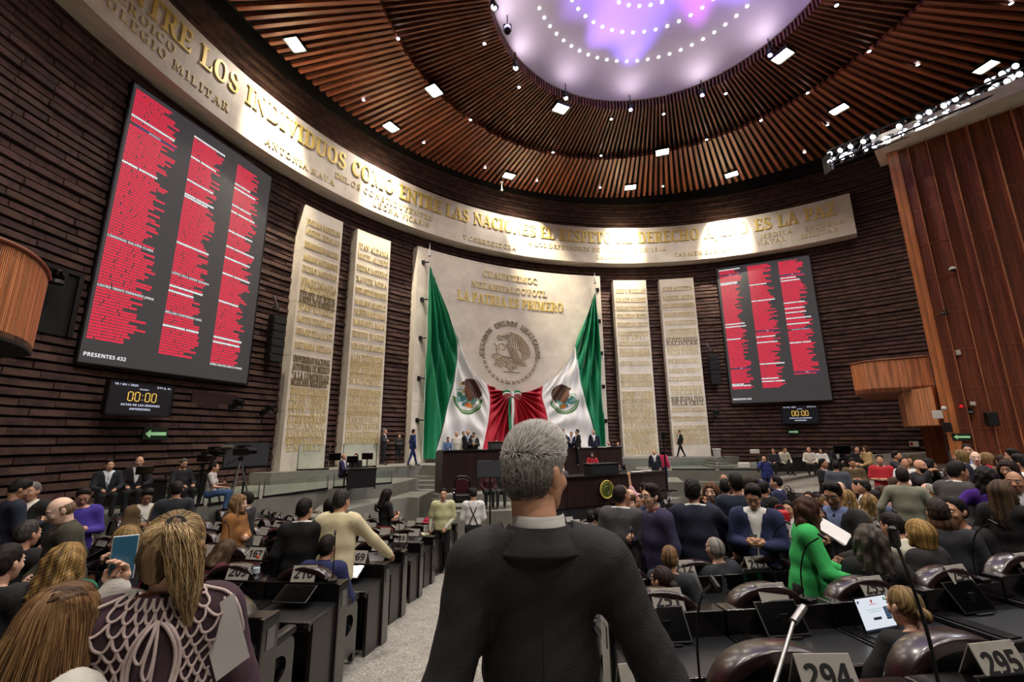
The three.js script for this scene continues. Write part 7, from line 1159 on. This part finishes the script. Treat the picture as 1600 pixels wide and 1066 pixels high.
{ // seated-height woman at the lower left who films with a phone
  const q = stand(97, 916, 1.42, { turn: AWAY - 1.0, label: 'woman with long straight brown hair at the lower left raising a phone', fem: 1, lod: 'near', hmin: 1.42, yaw: -0.15, pitch: -0.05, armL: [[0.3, 1.3, 0.24], [0.2, 1.5, 0.47], [0.05, 0.95, 0.25], [-0.2, -0.2, -0.9], 0.55], armR: 'front', top: { type: 'jacket', color: 0xb9b6ae }, pants: 0x23252c, skin: 'light' });
  { const c = Math.cos(-q.turn), n = Math.sin(-q.turn), sc = q.h / 1.75, loc = (w) => { const d = w.clone().sub(q.at); return [(d.x * c + d.z * n) / sc, d.y / sc, (-d.x * n + d.z * c) / sc]; };
    const wr = loc(P(...atZ(182, 918, 1.72))), sh = [0.165, 1.41, 0]; q.armL = [[(wr[0] + sh[0]) / 2 + 0.06, (wr[1] + sh[1]) / 2 - 0.13, (wr[2] + sh[2]) / 2], wr, [0.05, 0.95, 0.2], [-0.2, -0.2, -0.9], 0.5]; }
  who.filmer = q; const g = person(q);
  const f = new Field(); f.ball([0, 0.026, -0.014], 0.086, 0.102, 0.104, 0.02); f.ball([0.004, 0.1, 0.0], 0.062, 0.0345, 0.066, 0.03); f.add([0, 0.0, -0.035], [0, -0.36, -0.135], [0.085, 0.045, 0.11, 0.025], 0.05, [1, 0, 0]); f.add([0, -0.3, -0.14], [0, -0.62, -0.15], [0.12, 0.03, 0.12, 0.02], 0.05, [1, 0, 0]);
  const cut = (x, y, z) => -(Math.hypot(x / 0.95, (y + 0.025) / 1.15, z - 0.12) - 0.077);
  placeInHead(mesh('hair', surfaceNets((x, y, z) => Math.max(f.eval(x, y, z) + 0.0015 * Math.sin(x * 300), cut(x, y, z)), f.box(0.01), 0.005), hairM(0x62462c), g), q);
  const cols = [lin(0x5c4129), lin(0x6d4c30), lin(0x8a6a46), lin(0x4a3322), lin(0xa5845a)], list = [];
  for (let i = 0; i < 1500; i++) {
    const front = i % 6 === 0, a = front ? rr(-0.75, 0.75) : rr(0.62, 2 * PI - 0.62), end = rr(0.35, 0.66), part = V3(0.012, 0.133, 0.02), pts = [], ph = rr(0, 6), side = Math.sin(a), bk = Math.cos(a);
    for (let k = 0; k <= (front ? 3 : 10); k++) {
      const t = k / 10; let p;
      if (t < 0.4) { const u = t / 0.4, dir = V3(side, 0, bk), e = PI / 2 * (0.1 + 0.9 * u); p = V3(dir.x * 0.094 * Math.sin(e), 0.028 + 0.108 * Math.cos(e), -0.014 + dir.z * 0.113 * Math.sin(e)); }
      else { const u = (t - 0.4) / 0.6, y = 0.028 - u * end; const w = 0.094 + 0.062 * Math.min(1, u * 1.6), dd = 0.12 + (bk < 0 ? 0.085 * Math.min(1, u * 1.5) : -0.06 * u); p = V3(side * w + 0.004 * Math.sin(u * 8 + ph), y, -0.014 + bk * dd - 0.02 * u); }
      pts.push(p.multiplyScalar(1 + rr(0, 0.004)));
    }
    list.push([pts, rr(0.0013, 0.0028), mixc(pick(cols), pick(cols), rnd())]);
  }
  const hs = mesh('hair_strands', tuftGeo(list), strandM, g); hs.userData.kind = 'stuff'; placeInHead(hs, q);
  const hp = handPoint(q, true, [0.0, -0.075, 0.02]);
  const ph = thing('smartphone', 'blue-backed smartphone held up by the long-haired woman at the lower left', 'phone', hp.clone().add(V3(0.0, 0.03, -0.012)), 0.55); const up = new THREE.Group();
  mesh('casing', rbox(0.072, 0.15, 0.008, 0.004).rotateX(0.08), std({ color: 0x2f6f92, roughness: 0.3 }), ph); mesh('camera_bump', rbox(0.03, 0.03, 0.006, 0.003, 0.014, 0.05, -0.006).rotateX(0.08), M.plasticBlack, ph); mesh('bezel', rbox(0.075, 0.153, 0.005, 0.002).rotateX(0.08), M.white, ph);
}
// ================================================================ things on the platforms, walls and desks
const put = (g, pos, turn = 0) => { g.position.copy(pos); g.rotation.y = turn; return g; };
const Pv = (q) => P(q[0], q[1], q[2]);
const facing = (q) => -Math.atan2(q[0], q[2]);                   // turned towards the camera's side of the hall
function table(label, a, b, Y, top, deep, name = 'table') {   // a, b: photo x, y of the front top corners
  const A = atY(a[0], a[1], top), B = atY(b[0], b[1], top), w = Math.hypot(B[0] - A[0], B[2] - A[2]), turn = Math.atan2(B[2] - A[2], B[0] - A[0]), h = top - Y;
  const t = thing(name, label, 'table', P((A[0] + B[0]) / 2, Y, (A[2] + B[2]) / 2), turn);
  mesh('tabletop', rbox(w, 0.05, deep, 0.012, 0, h - 0.025, -deep / 2), desktop, t);
  mesh('front_panel', box(w - 0.06, h - 0.12, 0.03, 0, (h - 0.05) / 2 + 0.03, -0.04), M.black, t);
  for (const s of [-1, 1]) for (const z of [-0.08, -deep + 0.08]) mesh('leg', box(0.05, h - 0.05, 0.05, s * (w / 2 - 0.05), (h - 0.05) / 2, z), M.metalBlack, t);
  return t;
}
table('black table on the left platform in front of the two seated suited men', [150, 752], [262, 749], L1, -1.06, 0.7);
table('black table on the left platform in front of the grey-haired man', [266, 742], [335, 738], L1, -1.06, 0.7);
table('small black table with monitors below the two left stone pylons', [544, 733], [590, 731], L1, -1.05, 0.8);
table('long black table on the right platform', [1196, 715], [1334, 713], L1, -1.05, 0.8);
function monitor(label, px, py, Z, w, Y, turn = 0, back = false, pole = 0) {
  const q = atZ(px, py, Z), h = w * 0.58, t = thing('monitor', label, 'monitor', P(q[0], Y, q[2]), turn + facing(q)), yc = q[1] - Y;
  mesh('casing', rbox(w, h, 0.05, 0.012, 0, yc, 0), M.plasticBlack, t); mesh('screen', new THREE.PlaneGeometry(w * 0.95, h * 0.92).translate(0, yc, 0.0262), back ? std({ color: 0x3c3e43, roughness: 0.5 }) : screenOff, t);
  mesh('stand', merge([cyl(0.02 + w * 0.01, 0.02 + w * 0.01, yc - h / 2 + 0.02, 10, 0, (yc - h / 2) / 2, -0.05), box(0.1 + w * 0.25, 0.02, 0.2 + w * 0.15, 0, 0.012, -0.03), box(0.06, 0.1, 0.08, 0, yc - h / 2 + 0.04, -0.04)]), M.metalBlack, t); return t;
}
monitor('large monitor turned away on the left platform near the cameras', 386, 711, 15.2, 1.35, L1, 0.15, true);
monitor('large grey monitor on a floor stand before the upper tribune', 766, 733, 15.6, 0.95, -3.3, 0.05, true);
monitor('small monitor on the left platform table beside the dark-suited man', 226, 735, 11.2, 0.34, -1.06, 0.1);
monitor('small monitor leftmost behind the table below the stone pylons', 523, 714, 18.5, 0.5, -1.06, 0.4);
monitor('small monitor in the middle of the table below the stone pylons', 551, 718, 17.2, 0.42, -1.05, -0.2);
monitor('small monitor at the right of the table below the stone pylons', 574, 713, 17.6, 0.42, -1.05, -0.1);
monitor('monitor on the long right platform table next to the suited man', 1316, 703, 20.2, 0.65, -1.05, 0.1);
function tripodCam(label, px, py, Z, Y, legs, o = {}) {
  const q = atZ(px, py, Z), h = q[1] - Y, t = thing('video_camera_tripod', label, 'camera', P(q[0], Y, q[2]), facing(q) + (o.turn ?? 0));
  for (let i = 0; i < 3; i++) { const a = (i / 3) * 6.283 + 0.5; mesh('leg', merge([rod(V3(0, h - 0.12, 0), V3(Math.sin(a) * 0.36, 0, Math.cos(a) * 0.36), 0.022), rod(V3(Math.sin(a) * 0.16, (h - 0.12) * 0.55, Math.cos(a) * 0.16), V3(0, h * 0.5, 0), 0.01)]), legs, t); }
  mesh('pan_head', merge([cyl(0.05, 0.06, 0.12, 10, 0, h - 0.08, 0), rod(V3(0, h - 0.05, 0), V3(0.1, h - 0.25, -0.4), 0.012)]), M.metalBlack, t);
  mesh('camera_body', merge([rbox(0.16, 0.2, 0.42, 0.03, 0, h + 0.1, 0), cyl(0.07, 0.08, 0.22, 14).rotateX(PI / 2).translate(0, h + 0.11, 0.3), rbox(0.1, 0.08, 0.22, 0.02, 0.05, h + 0.24, -0.05), cyl(0.025, 0.025, 0.3, 8).rotateX(PI / 2).translate(-0.07, h + 0.27, 0.1)]), M.plasticBlack, t);
  if (o.mic) mesh('windshield', new THREE.CapsuleGeometry(0.07, 0.22, 4, 10).rotateX(PI / 2).translate(0.02, h + 0.26, 0.4), std({ color: 0x5a5344, roughness: 1 }), t);
  return t;
}
tripodCam('video camera on a pale tripod before the large turned-away monitor', 377, 712, 12.6, L1, M.metalGrey, { turn: 1.2 });
tripodCam('video camera with a fluffy microphone behind the seated operator', 331, 714, 13.2, L1, M.metalBlack, { turn: 1.0, mic: 1 });
tripodCam('third video camera on a black tripod left of the seated operator', 318, 722, 12.9, L1, M.metalBlack, { turn: 0.6 });
// two people and chairs in front of the upper tribune
for (const [px, Z, l] of [[722, 16.6, 'black armchair facing the hall left of the grey floor-stand monitor'], [816, 16.9, 'black armchair facing the hall, behind the big grey head']]) { const q = atZ(px, 770, Z); reuse(chairProto, 'armchair', l, 'chair', P(q[0], -2.45, q[2]), facing(q), 'armchairs below the upper tribune'); }
struct('floor_stage_step', slab([[-2.9, 15.9], [1.6, 16.2], [1.6, 18.5], [-2.9, 18.0]], BASE, -2.46), M.concrete);
man('frontsit1', 763, 722, 16.9, 0.1, 'woman in dark red with long hair seated left of the floor-stand monitor', { Y: -2.45, seated: 1, fem: 1, top: { type: 'blouse', color: 0x3a1216 }, hair: ['long', 0x3a1c16], armL: 'lap', armR: 'lap', hmin: 1.4, hmax: 2 });
man('frontsit2', 783, 724, 17.0, 0, 'person in dark trousers seated right behind the floor-stand monitor', { Y: -2.45, seated: 1, top: { type: 'jacket', color: 0x1a1a1d }, pants: 0x26262a, hair: ['short', 0x1a1411], armL: 'lap', armR: 'lap', hmin: 1.4, hmax: 2 });
// lectern on the lower tribune and console on the upper one
{ const q = atZ(940, 731, 17.1); const t = thing('lectern_console', 'low black console on the lower tribune before the woman in red', 'console', P(q[0], -1.35, q[2]), 0.5); mesh('body', rbox(1.35, 0.36, 0.45, 0.02, 0, 0.18, 0), M.black, t); mesh('lip', rbox(1.4, 0.03, 0.5, 0.01, 0, 0.375, 0), desktop, t); for (const x of [-0.3, 0.3]) mesh('microphone', merge([micGeo.stem.clone(), micGeo.head.clone()]).translate(x, 0.36, -0.1), M.metalBlack, t); }
{ const q = atZ(789, 697, 20.3); const t = thing('presidency_desk', 'raised grey desk in the middle of the upper tribune before the woman in white', 'desk', P(q[0], -0.49, q[2]), 0.43); mesh('body', rbox(1.5, 0.3, 0.4, 0.02, 0, 0.15, 0), std({ color: 0x3d3b3a, roughness: 0.5 }), t); mesh('top', rbox(1.55, 0.04, 0.5, 0.01, 0, 0.32, 0), M.woodDark, t); }
// papers and bits on the tribunes
[[918, 700, -0.48, 'loose white papers on the upper tribune before the upright navy suit'], [943, 699.5, -0.48, 'white papers on the upper tribune before the seated fair-haired man'], [996, 738.5, -1.34, 'white papers near the right end of the lower tribune'], [1012, 737, -1.34, 'small stack of papers at the right end of the lower tribune']].forEach(([px, py, Y, l]) => { const q = atY(px, py, Y - 0.0); const t = thing('papers', l, 'papers', P(q[0], Y, q[2] + 0.2), rr(-0.5, 0.5)); mesh('sheet', rbox(0.4, 0.02, 0.28, 0.004, 0, 0.012, 0), M.white, t); mesh('top_sheet', rbox(0.3, 0.006, 0.21, 0.002, 0.04, 0.026, 0.03).rotateY(0.3), M.white, t); });
// floor stand with pole by the lower tribune
{ const q = atZ(1043, 768, 17.4), t = thing('floor_stand', 'tall thin black pole stand with flat base right of the lower tribune', 'stand', P(q[0], q[1], q[2])); mesh('pole', cyl(0.03, 0.03, 2.0, 10, 0, 1.0, 0), M.metalBlack, t); mesh('base', merge([box(0.7, 0.05, 0.08, 0, 0.03, 0), box(0.08, 0.05, 0.6, 0, 0.03, 0)]), M.metalBlack, t); mesh('top_box', rbox(0.18, 0.3, 0.14, 0.02, 0, 2.05, 0), M.plasticBlack, t); }
{ const q = atY(1121, 716, DAIS), t = thing('waste_bin', 'white waste bin at the right end of the dais', 'bin', P(...q)); mesh('body', new THREE.LatheGeometry([[0.001, 0], [0.19, 0], [0.22, 0.5], [0.25, 0.5], [0.25, 0.53], [0.2, 0.53], [0.17, 0.04], [0.001, 0.04]].map(([x, y]) => new THREE.Vector2(x, y)), 20), M.white, t); mesh('lid', new THREE.TorusGeometry(0.235, 0.02, 6, 20).rotateX(PI / 2).translate(0, 0.53, 0), M.white, t); }
{ const q = atY(1130, 717, DAIS), t = thing('boom_stand', 'black microphone boom stand beside the white waste bin', 'stand', P(...q)); mesh('legs', merge([0, 2.1, 4.2].map((a) => rod(V3(0, 0.15, 0), V3(Math.sin(a) * 0.3, 0, Math.cos(a) * 0.3), 0.012))), M.metalBlack, t); mesh('pole', cyl(0.015, 0.015, 1.0, 8, 0, 0.6, 0), M.metalBlack, t); mesh('boom', rod(V3(-0.2, 1.2, 0), V3(0.35, 1.0, 0.1), 0.012), M.metalBlack, t); }
for (const [px, py, l] of [[1166, 716, 'white paper-covered crate left of the long right table'], [1184, 709, 'white box on the left end of the long right table']]) { const q = atY(px, py, -1.05), t = thing('box', l, 'box', P(q[0], -1.05 - (px < 1170 ? 0.45 : 0), q[2] + 0.3), facing(q)); mesh('body', rbox(0.5, 0.22, 0.35, 0.02, 0, 0.11, 0), M.white, t); mesh('flap', rbox(0.46, 0.015, 0.3, 0.004, 0, 0.228, 0), M.white, t); }
// glass balustrades
function pane(label, a, b, Y, h) { const A = atY(a[0], a[1], Y), B = atY(b[0], b[1], Y), w = Math.hypot(B[0] - A[0], B[2] - A[2]), t = thing('glass_panel', label, 'glass panel', P((A[0] + B[0]) / 2, Y, (A[2] + B[2]) / 2), Math.atan2(B[2] - A[2], B[0] - A[0])); mesh('pane', box(w, h, 0.012, 0, h / 2 + 0.06, 0), M.glass, t); mesh('base_rail', rbox(w, 0.07, 0.06, 0.01, 0, 0.035, 0), M.metalBlack, t); for (const s of [-1, 1]) mesh('post', cyl(0.018, 0.018, h + 0.06, 8, s * (w / 2 - 0.02), h / 2 + 0.03, 0), M.metalGrey, t); }
pane('glass panel on a black rail in front of the leftmost stone pylon', [463, 736], [514, 734], DAIS, 1.05);
pane('glass panel on the dais edge in front of the second stone pylon', [534, 732], [588, 730], DAIS, 1.05);
pane('low glass panel along the left platform edge, left of the tripods', [232, 799], [318, 791], L1, 0.5);
pane('low glass panel along the left platform edge below the tripods', [324, 790.5], [404, 780], L1, 0.45);
pane('low glass panel along the left platform edge under the stone pylons', [410, 779], [512, 765], L1, 0.45);
pane('low glass panel at the right end of the left platform edge', [520, 763.5], [612, 756], L1, 0.45);
pane('glass panel along the right platform edge below the right pylons', [1050, 735], [1118, 735], L1, 0.4);
pane('glass panel along the right platform edge below the long table', [1124, 735], [1276, 735], L1, 0.4);
// line-array loudspeakers, cameras and signs on the walls
function lineArray(label, top, bottom, R, n) { const A = onWall(...top, R), B = onWall(...bottom, R), t = thing('line_array_speaker', label, 'loudspeaker', wallP(A.a, B.y, R), -A.a), h = (A.y - B.y) / n; for (let i = 0; i < n; i++) { const m = mesh('cabinet', rbox(0.62, h * 0.94, 0.4, 0.02, 0, (i + 0.5) * h, 0), M.plasticBlack, t); mesh('grille', box(0.54, h * 0.8, 0.012, 0, (i + 0.5) * h, 0.205), std({ color: 0x121214, roughness: 0.9 }), t); } mesh('bracket', merge([rod(V3(0, n * h, 0), V3(0, n * h + 0.5, 0), 0.03), rod(V3(0, n * h + 0.5, 0), V3(0, n * h + 0.5, -0.5), 0.03), box(0.6, 0.05, 0.3, 0, n * h + 0.03, 0)]), M.metalBlack, t); mesh('wall_lamp', rod(V3(-0.1, n * h + 0.35, 0.05), V3(-0.38, n * h + 0.85, 0.12), 0.06), M.metalGrey, t); }
lineArray('black line-array speaker hanging left of the leftmost stone pylon', [434, 496], [424, 566], RW - 0.55, 6);
lineArray('slim black line-array speaker hanging left of the right voting board', [1114, 556], [1120, 601], RW - 0.55, 6);
function wallCam(label, px, py, R, at) { const w = at ? null : onWall(px, py, R), t = thing('robotic_camera', label, 'camera', at ? at.p : wallP(w.a, w.y, R), at ? at.turn : -w.a); mesh('bracket', merge([rod(V3(0, 0, 0), V3(0, -0.05, -0.45), 0.035), box(0.2, 0.25, 0.05, 0, -0.05, -0.45)]), M.metalBlack, t); mesh('yoke', merge([box(0.04, 0.3, 0.1, -0.17, 0.08, 0), box(0.04, 0.3, 0.1, 0.17, 0.08, 0), cyl(0.16, 0.18, 0.1, 14, 0, -0.08, 0)]), M.plasticBlack, t); mesh('camera_head', merge([rbox(0.26, 0.22, 0.3, 0.05, 0, 0.14, 0), cyl(0.08, 0.08, 0.1, 12).rotateX(PI / 2).translate(0, 0.14, 0.2)]), M.metalBlack, t); }
wallCam('black robotic camera on the left bricks under the voting board', 372, 634, RW - 0.6); wallCam('second black robotic camera close to the leftmost pylon', 421, 642, RW - 0.6);
wallCam('black robotic camera on the bricks left of the right clock screen', 1119, 647, RW - 0.6); wallCam('small camera on the bricks below the left balcony rail', 88, 436, RW - 0.6);
{ const c1 = [17.4, 18.0], nx = -0.73, nz = -0.683, turn = Math.atan2(-0.73, 0.683); const onWood = (px, py, o = 0.12) => { const r = ray(px, py), k = (c1[0] * nx + c1[1] * nz + o) / (r[0] * nx + r[2] * nz); return P(r[0] * k, r[1] * k, r[2] * k); };
  const dome = (px, py, l, m) => { const t = thing('ceiling_style_camera', l, 'camera', onWood(px, py), turn); t.name = numbered('dome_camera'); mesh('mount', merge([cyl(0.1, 0.13, 0.08, 16, 0, 0.03, 0.12), rod(V3(0, 0.1, 0.12), V3(0, 0.12, -0.05), 0.03), box(0.12, 0.14, 0.03, 0, 0.1, -0.04)]), m, t); mesh('bulb', new THREE.SphereGeometry(0.085, 14, 8).translate(0, -0.01, 0.12), M.plasticBlack, t); };
  dome(1489, 422, 'white dome camera high on the wooden side wall', M.white); dome(1477, 491, 'small black dome camera on the wooden side wall', M.plasticBlack); dome(1517, 645, 'dark dome camera low on the wooden side wall', M.plasticBlack);
  for (const [px, py, l, w, h, m] of [[1497, 551, 'small white sensor box on the wooden side wall', 0.16, 0.2, M.white], [1520, 631, 'white square wall plate low on the wooden side wall', 0.16, 0.16, M.white], [1502, 635, 'small red alarm lamp low on the wooden side wall', 0.1, 0.1, std({ color: 0xa01822, emissive: 0xff2030, emissiveIntensity: 0.5 })]]) { const t = thing('wall_box', l, 'box', onWood(px, py), turn); mesh('body', rbox(w, h, 0.08, 0.02), m, t); mesh('cover', rbox(w * 0.7, h * 0.5, 0.02, 0.008, 0, 0, 0.045), m, t); }
  const sp = (px, py, l, s) => { const t = thing('wall_loudspeaker', l, 'loudspeaker', onWood(px, py, 0.3), turn + 0.4); mesh('cabinet', rbox(0.26 * s, 0.42 * s, 0.24 * s, 0.03), M.plasticBlack, t); mesh('grille', rbox(0.22 * s, 0.38 * s, 0.02, 0.008, 0, 0, 0.12 * s), std({ color: 0x161618, roughness: 0.9 }), t); mesh('bracket', rod(V3(0, 0, -0.1), V3(0, 0.1, -0.35), 0.03), M.metalBlack, t); };
  sp(1549, 655, 'black loudspeaker on the wooden wall above the red jacket', 1.2); sp(1480, 668, 'black loudspeaker at the corner board above the exit sign', 0.9);
  arrowSign(0, 0, 'green exit sign with an arrow to the left on the wooden side wall', 0.55, 0, false, { p: onWood(1503, 683, 0.14), turn });
  { const t = thing('intercom', 'white box with a round device on the wooden block over the doorway', 'box', P(...atZ(1465, 648, 17.75)), turn + 0.5); mesh('body', rbox(0.3, 0.32, 0.12, 0.03), M.white, t); mesh('lens', new THREE.SphereGeometry(0.09, 12, 8).translate(0.24, 0.24, 0.02), M.white, t); }
  { const q = onWall(1428, 694, RW - 0.2), t = thing('framed_notice', 'tiny framed white and red notice on the dark bricks by the doorway', 'sign', wallP(q.a, q.y, RW - 0.2), -q.a); mesh('frame', rbox(0.5, 0.4, 0.04, 0.01), M.metalBlack, t); mesh('sheet', box(0.4, 0.3, 0.012, 0, 0, 0.025), std({ color: 0xb5b0a6, roughness: 0.6 }), t); mesh('red_mark', box(0.12, 0.2, 0.006, -0.1, 0, 0.034), std({ color: 0x8a2418, roughness: 0.6 }), t); } }
// ---- near desk things
const bottle = (label, p) => { const t = thing('water_bottle', label, 'bottle', p); mesh('body', new THREE.LatheGeometry([[0.001, 0], [0.03, 0], [0.033, 0.01], [0.033, 0.13], [0.014, 0.18], [0.013, 0.2]].map(([x, y]) => new THREE.Vector2(x, y)), 16), M.glass, t); mesh('label_band', cyl(0.0338, 0.0338, 0.05, 16, 0, 0.08, 0), std({ color: 0xb9c2cc, roughness: 0.6 }), t); mesh('cap', cyl(0.015, 0.015, 0.022, 12, 0, 0.208, 0), std({ color: 0xc8462a, roughness: 0.5 }), t); };
bottle('water bottle with an orange cap on the ledge right of the sign 209', seats.L2_1.loc(-0.22, 0.93, 0.94)); bottle('water bottle on the ledge two rows past the cream jacket', seats.L5_0.loc(0.2, 0.93, 0.94)); bottle('water bottle on a desk beside the long ash-brown hair', seats.R2_3.loc(0.25, 0.763, 0.7)); bottle('water bottle by the laptop of the woman in the green blazer', seats.L2_2.loc(0.1, 0.93, 0.94));
{ // laptop with a lit page
  const s = seats.R1_2, t = thing('laptop', 'open laptop with a lit white page before the sign 253', 'laptop', s.loc(0.18, 0.765, 0.62), s.turn + 0.12);
  mesh('keyboard_base', rbox(0.33, 0.016, 0.23, 0.006, 0, 0.01, -0.03), M.plasticBlack, t);
  const tex = canvasTex(660, 440, (g, w, h) => { g.fillStyle = '#e3e9f4'; g.fillRect(0, 0, w, h); g.fillStyle = '#1c2436'; g.fillRect(0, h - 26, w, 26); g.fillStyle = '#b02a2a'; g.fillRect(310, 34, 34, 44); g.fillStyle = '#c9524a'; g.fillRect(250, 92, 160, 8); g.fillStyle = '#3a8a5a'; g.fillRect(590, 26, 42, 42); g.fillStyle = '#27445a'; g.beginPath(); g.arc(46, 48, 20, 0, 7); g.fill(); g.fillStyle = '#a8c8c4'; g.fillRect(170, 158, 320, 10); g.fillRect(210, 190, 240, 10); g.fillStyle = '#1d2c34'; g.fillRect(240, 270, 170, 36); g.fillStyle = '#20344c'; g.fillRect(520, 150, 110, 170); g.fillStyle = '#6a88a8'; for (let i = 0; i < 5; i++) g.fillRect(532, 170 + i * 28, 70, 8); });
  const lid = new THREE.BoxGeometry(0.33, 0.225, 0.008).translate(0, 0.1125, 0).rotateX(0.28).translate(0, 0.015, 0.085); mesh('lid', lid, M.plasticBlack, t);
  mesh('screen', new THREE.PlaneGeometry(0.312, 0.205).rotateY(PI).translate(0, 0.1135, -0.0048).rotateX(0.28).translate(0, 0.015, 0.085), std({ color: 0x050505, emissive: 0xffffff, emissiveMap: tex, emissiveIntensity: 0.85 }), t);
}
function laptop2(label, s, x, z, color, glow, tilt = 0.3, w = 0.31) { const t = thing('laptop', label, 'laptop', s.loc(x, 0.765, z), s.turn); mesh('keyboard_base', rbox(w, 0.016, 0.21, 0.006, 0, 0.01, -0.03), M.plasticBlack, t); mesh('lid', new THREE.BoxGeometry(w, 0.21, 0.008).translate(0, 0.105, 0).rotateX(tilt).translate(0, 0.015, 0.075), std({ color, roughness: 0.4 }), t); mesh('screen', new THREE.PlaneGeometry(w * 0.92, 0.185).rotateY(PI).translate(0, 0.106, -0.005).rotateX(tilt).translate(0, 0.015, 0.075), glow ? std({ color: 0x050505, emissive: glow, emissiveIntensity: 0.35 }) : screenOff, t); }
laptop2('laptop with a crimson rim and dark screen before the green blazer', seats.L2_2, 0.0, 0.62, 0x8a1f38, 0);
laptop2('tablet computer with a dark blue-green picture on its screen, right rows', seats.R2_4, 0.1, 0.6, 0x141416, 0x1f5a58, 0.5);
laptop2('open black laptop on a desk beside the green jacket', seats.R2_2, 0.1, 0.6, 0x0d0d0e, 0, 0.2, 0.36);
// big microphones in the foreground
{ const t = thing('gooseneck_microphone', 'grey straight microphone arm rising in the right foreground', 'microphone', P(...atZ(1195, 1120, 1.25))); const B = t.position.clone(), tip = P(...atZ(1240, 972, 1.42)).sub(B), end = P(...atZ(1255, 950, 1.45)).sub(B); mesh('arm', rod(V3(0, 0, 0), tip, 0.0055, 10), M.metalGrey, t); mesh('head', merge([rod(tip, end, 0.011, 12), new THREE.SphereGeometry(0.011, 10, 8).translate(end.x, end.y, end.z)]), M.metalGrey, t); mesh('base', cyl(0.03, 0.035, 0.05, 14, 0, -0.02, 0), M.plasticBlack, t); }
{ const t = thing('gooseneck_microphone', 'black curved microphone with a foam head in the right foreground', 'microphone', P(...atZ(1472, 1100, 1.3))); const B = t.position.clone(), p = [[1472, 1100, 1.3], [1452, 1000, 1.32], [1434, 940, 1.34], [1418, 895, 1.36], [1408, 868, 1.38], [1398, 845, 1.4]].map(([x, y, z]) => P(...atZ(x, y, z)).sub(B)); mesh('arm', tube(p, 0.0045, 30, 8), M.metalBlack, t); const e = p[5]; mesh('foam_head', new THREE.CapsuleGeometry(0.014, 0.035, 4, 10).translate(e.x, e.y + 0.01, e.z), M.plasticBlack, t); mesh('base', cyl(0.03, 0.035, 0.04, 14, 0, -0.01, 0), M.plasticBlack, t); }
// papers and phones in hands
const sheetG = (w, h) => { const g = new THREE.PlaneGeometry(w, h, 6, 8), p = g.attributes.position; for (let i = 0; i < p.count; i++) p.setZ(i, 0.02 * Math.sin(p.getX(i) * 9 + p.getY(i) * 5)); g.computeVertexNormals(); return merge([g, g.clone().translate(0, 0, -0.001)]); };
const paperM = std({ color: 0xd9d7d6, roughness: 0.8, side: THREE.DoubleSide });
{ const t = thing('paper_sheets', 'white sheets held at the right side of the crochet-vest woman', 'papers', P(...atZ(349, 996, 1.6)), -0.2); mesh('sheet', sheetG(0.14, 0.2).rotateZ(0.6).rotateX(-0.2), paperM, t); mesh('back_sheet', sheetG(0.14, 0.2).rotateZ(0.52).rotateX(-0.2).translate(0, 0.004, -0.006), paperM, t); }
{ const p = P(...atZ(1303, 830, 4.6)), t = thing('paper_sheets', 'white sheet held by the young man with glasses in a dark suit', 'papers', p, 0.3); mesh('sheet', sheetG(0.19, 0.25).rotateZ(0.5).rotateX(-1.0), paperM, t); mesh('back_sheet', sheetG(0.19, 0.25).rotateZ(0.42).rotateX(-1.0).translate(0, -0.008, -0.004), paperM, t); }
const phoneCol = { navy: 0x111113, greyhair: 0x1a1a1c, purple: 0x111113, brownjacket: 0x151517, green: 0x17171a, cornerman: 0x3f78c8, redtrousers: 0x111113, glasses: 0x17171a, phoneboy: 0x24342c, navyback: 0x101012, bluephone: 0x101012, armnavy: 0x131315 };
const phoneWho = { navy: 'man in the navy jacket at the left edge', greyhair: 'grey-haired man in the open black jacket', purple: 'man in the purple sweater', brownjacket: 'man in the tan-brown jacket', green: 'woman in the dark green blazer', cornerman: 'person seated at the left edge', redtrousers: 'woman in red trousers', glasses: 'man with glasses in the purple jacket', phoneboy: 'young man in the open navy suit', navyback: 'navy-suited man with raised hand', bluephone: 'man in bright blue by the right platform', armnavy: 'navy-suited man stretching up his arm' };
for (const id of Object.keys(phoneCol)) { const o = who[id], p = handPoint(o, false, [0, -0.06, 0.035]), t = thing('smartphone', 'phone held by the ' + phoneWho[id], 'phone', p, (o.turn ?? 0)); const lit = id === 'cornerman'; mesh('casing', rbox(0.073, 0.15, 0.009, 0.004).rotateX(-0.5), std({ color: phoneCol[id], roughness: 0.3 }), t); mesh('screen', new THREE.PlaneGeometry(0.066, 0.14).rotateY(PI).translate(0, 0, -0.0052).rotateX(-0.5), lit ? std({ color: 0x0a0a0a, emissive: 0x4f8ee0, emissiveIntensity: 0.8 }) : screenOff, t); }
// red bag and red cap
{ const s = seats.R4_4 ?? seats.R3_3, t = thing('bag', 'bright red bag on a desk beyond the young man with the phone', 'bag', P(...atZ(1221, 818, 7.4))); mesh('body', rbox(0.26, 0.2, 0.14, 0.05, 0, 0.1, 0, 4), std({ color: 0xb51a26, roughness: 0.6 }), t); mesh('handle', tube([[-0.07, 0.19, 0], [-0.05, 0.26, 0], [0.05, 0.26, 0], [0.07, 0.19, 0]], 0.011, 14, 6), std({ color: 0x7a1018, roughness: 0.6 }), t); }
{ const t = thing('cap', 'crimson cap on an armchair back near the far end of the aisle', 'cap', P(...atZ(669, 815, 11.9))); mesh('crown', new THREE.SphereGeometry(0.13, 16, 8, 0, PI * 2, 0, PI / 2).scale(1, 0.8, 1.1), clothM(0x9a1a3a), t); mesh('brim', cyl(0.13, 0.15, 0.015, 16, 0, 0.005, 0.05).scale(0.9, 1, 1.2), clothM(0x9a1a3a), t); }
renderer.render(scene, camera);
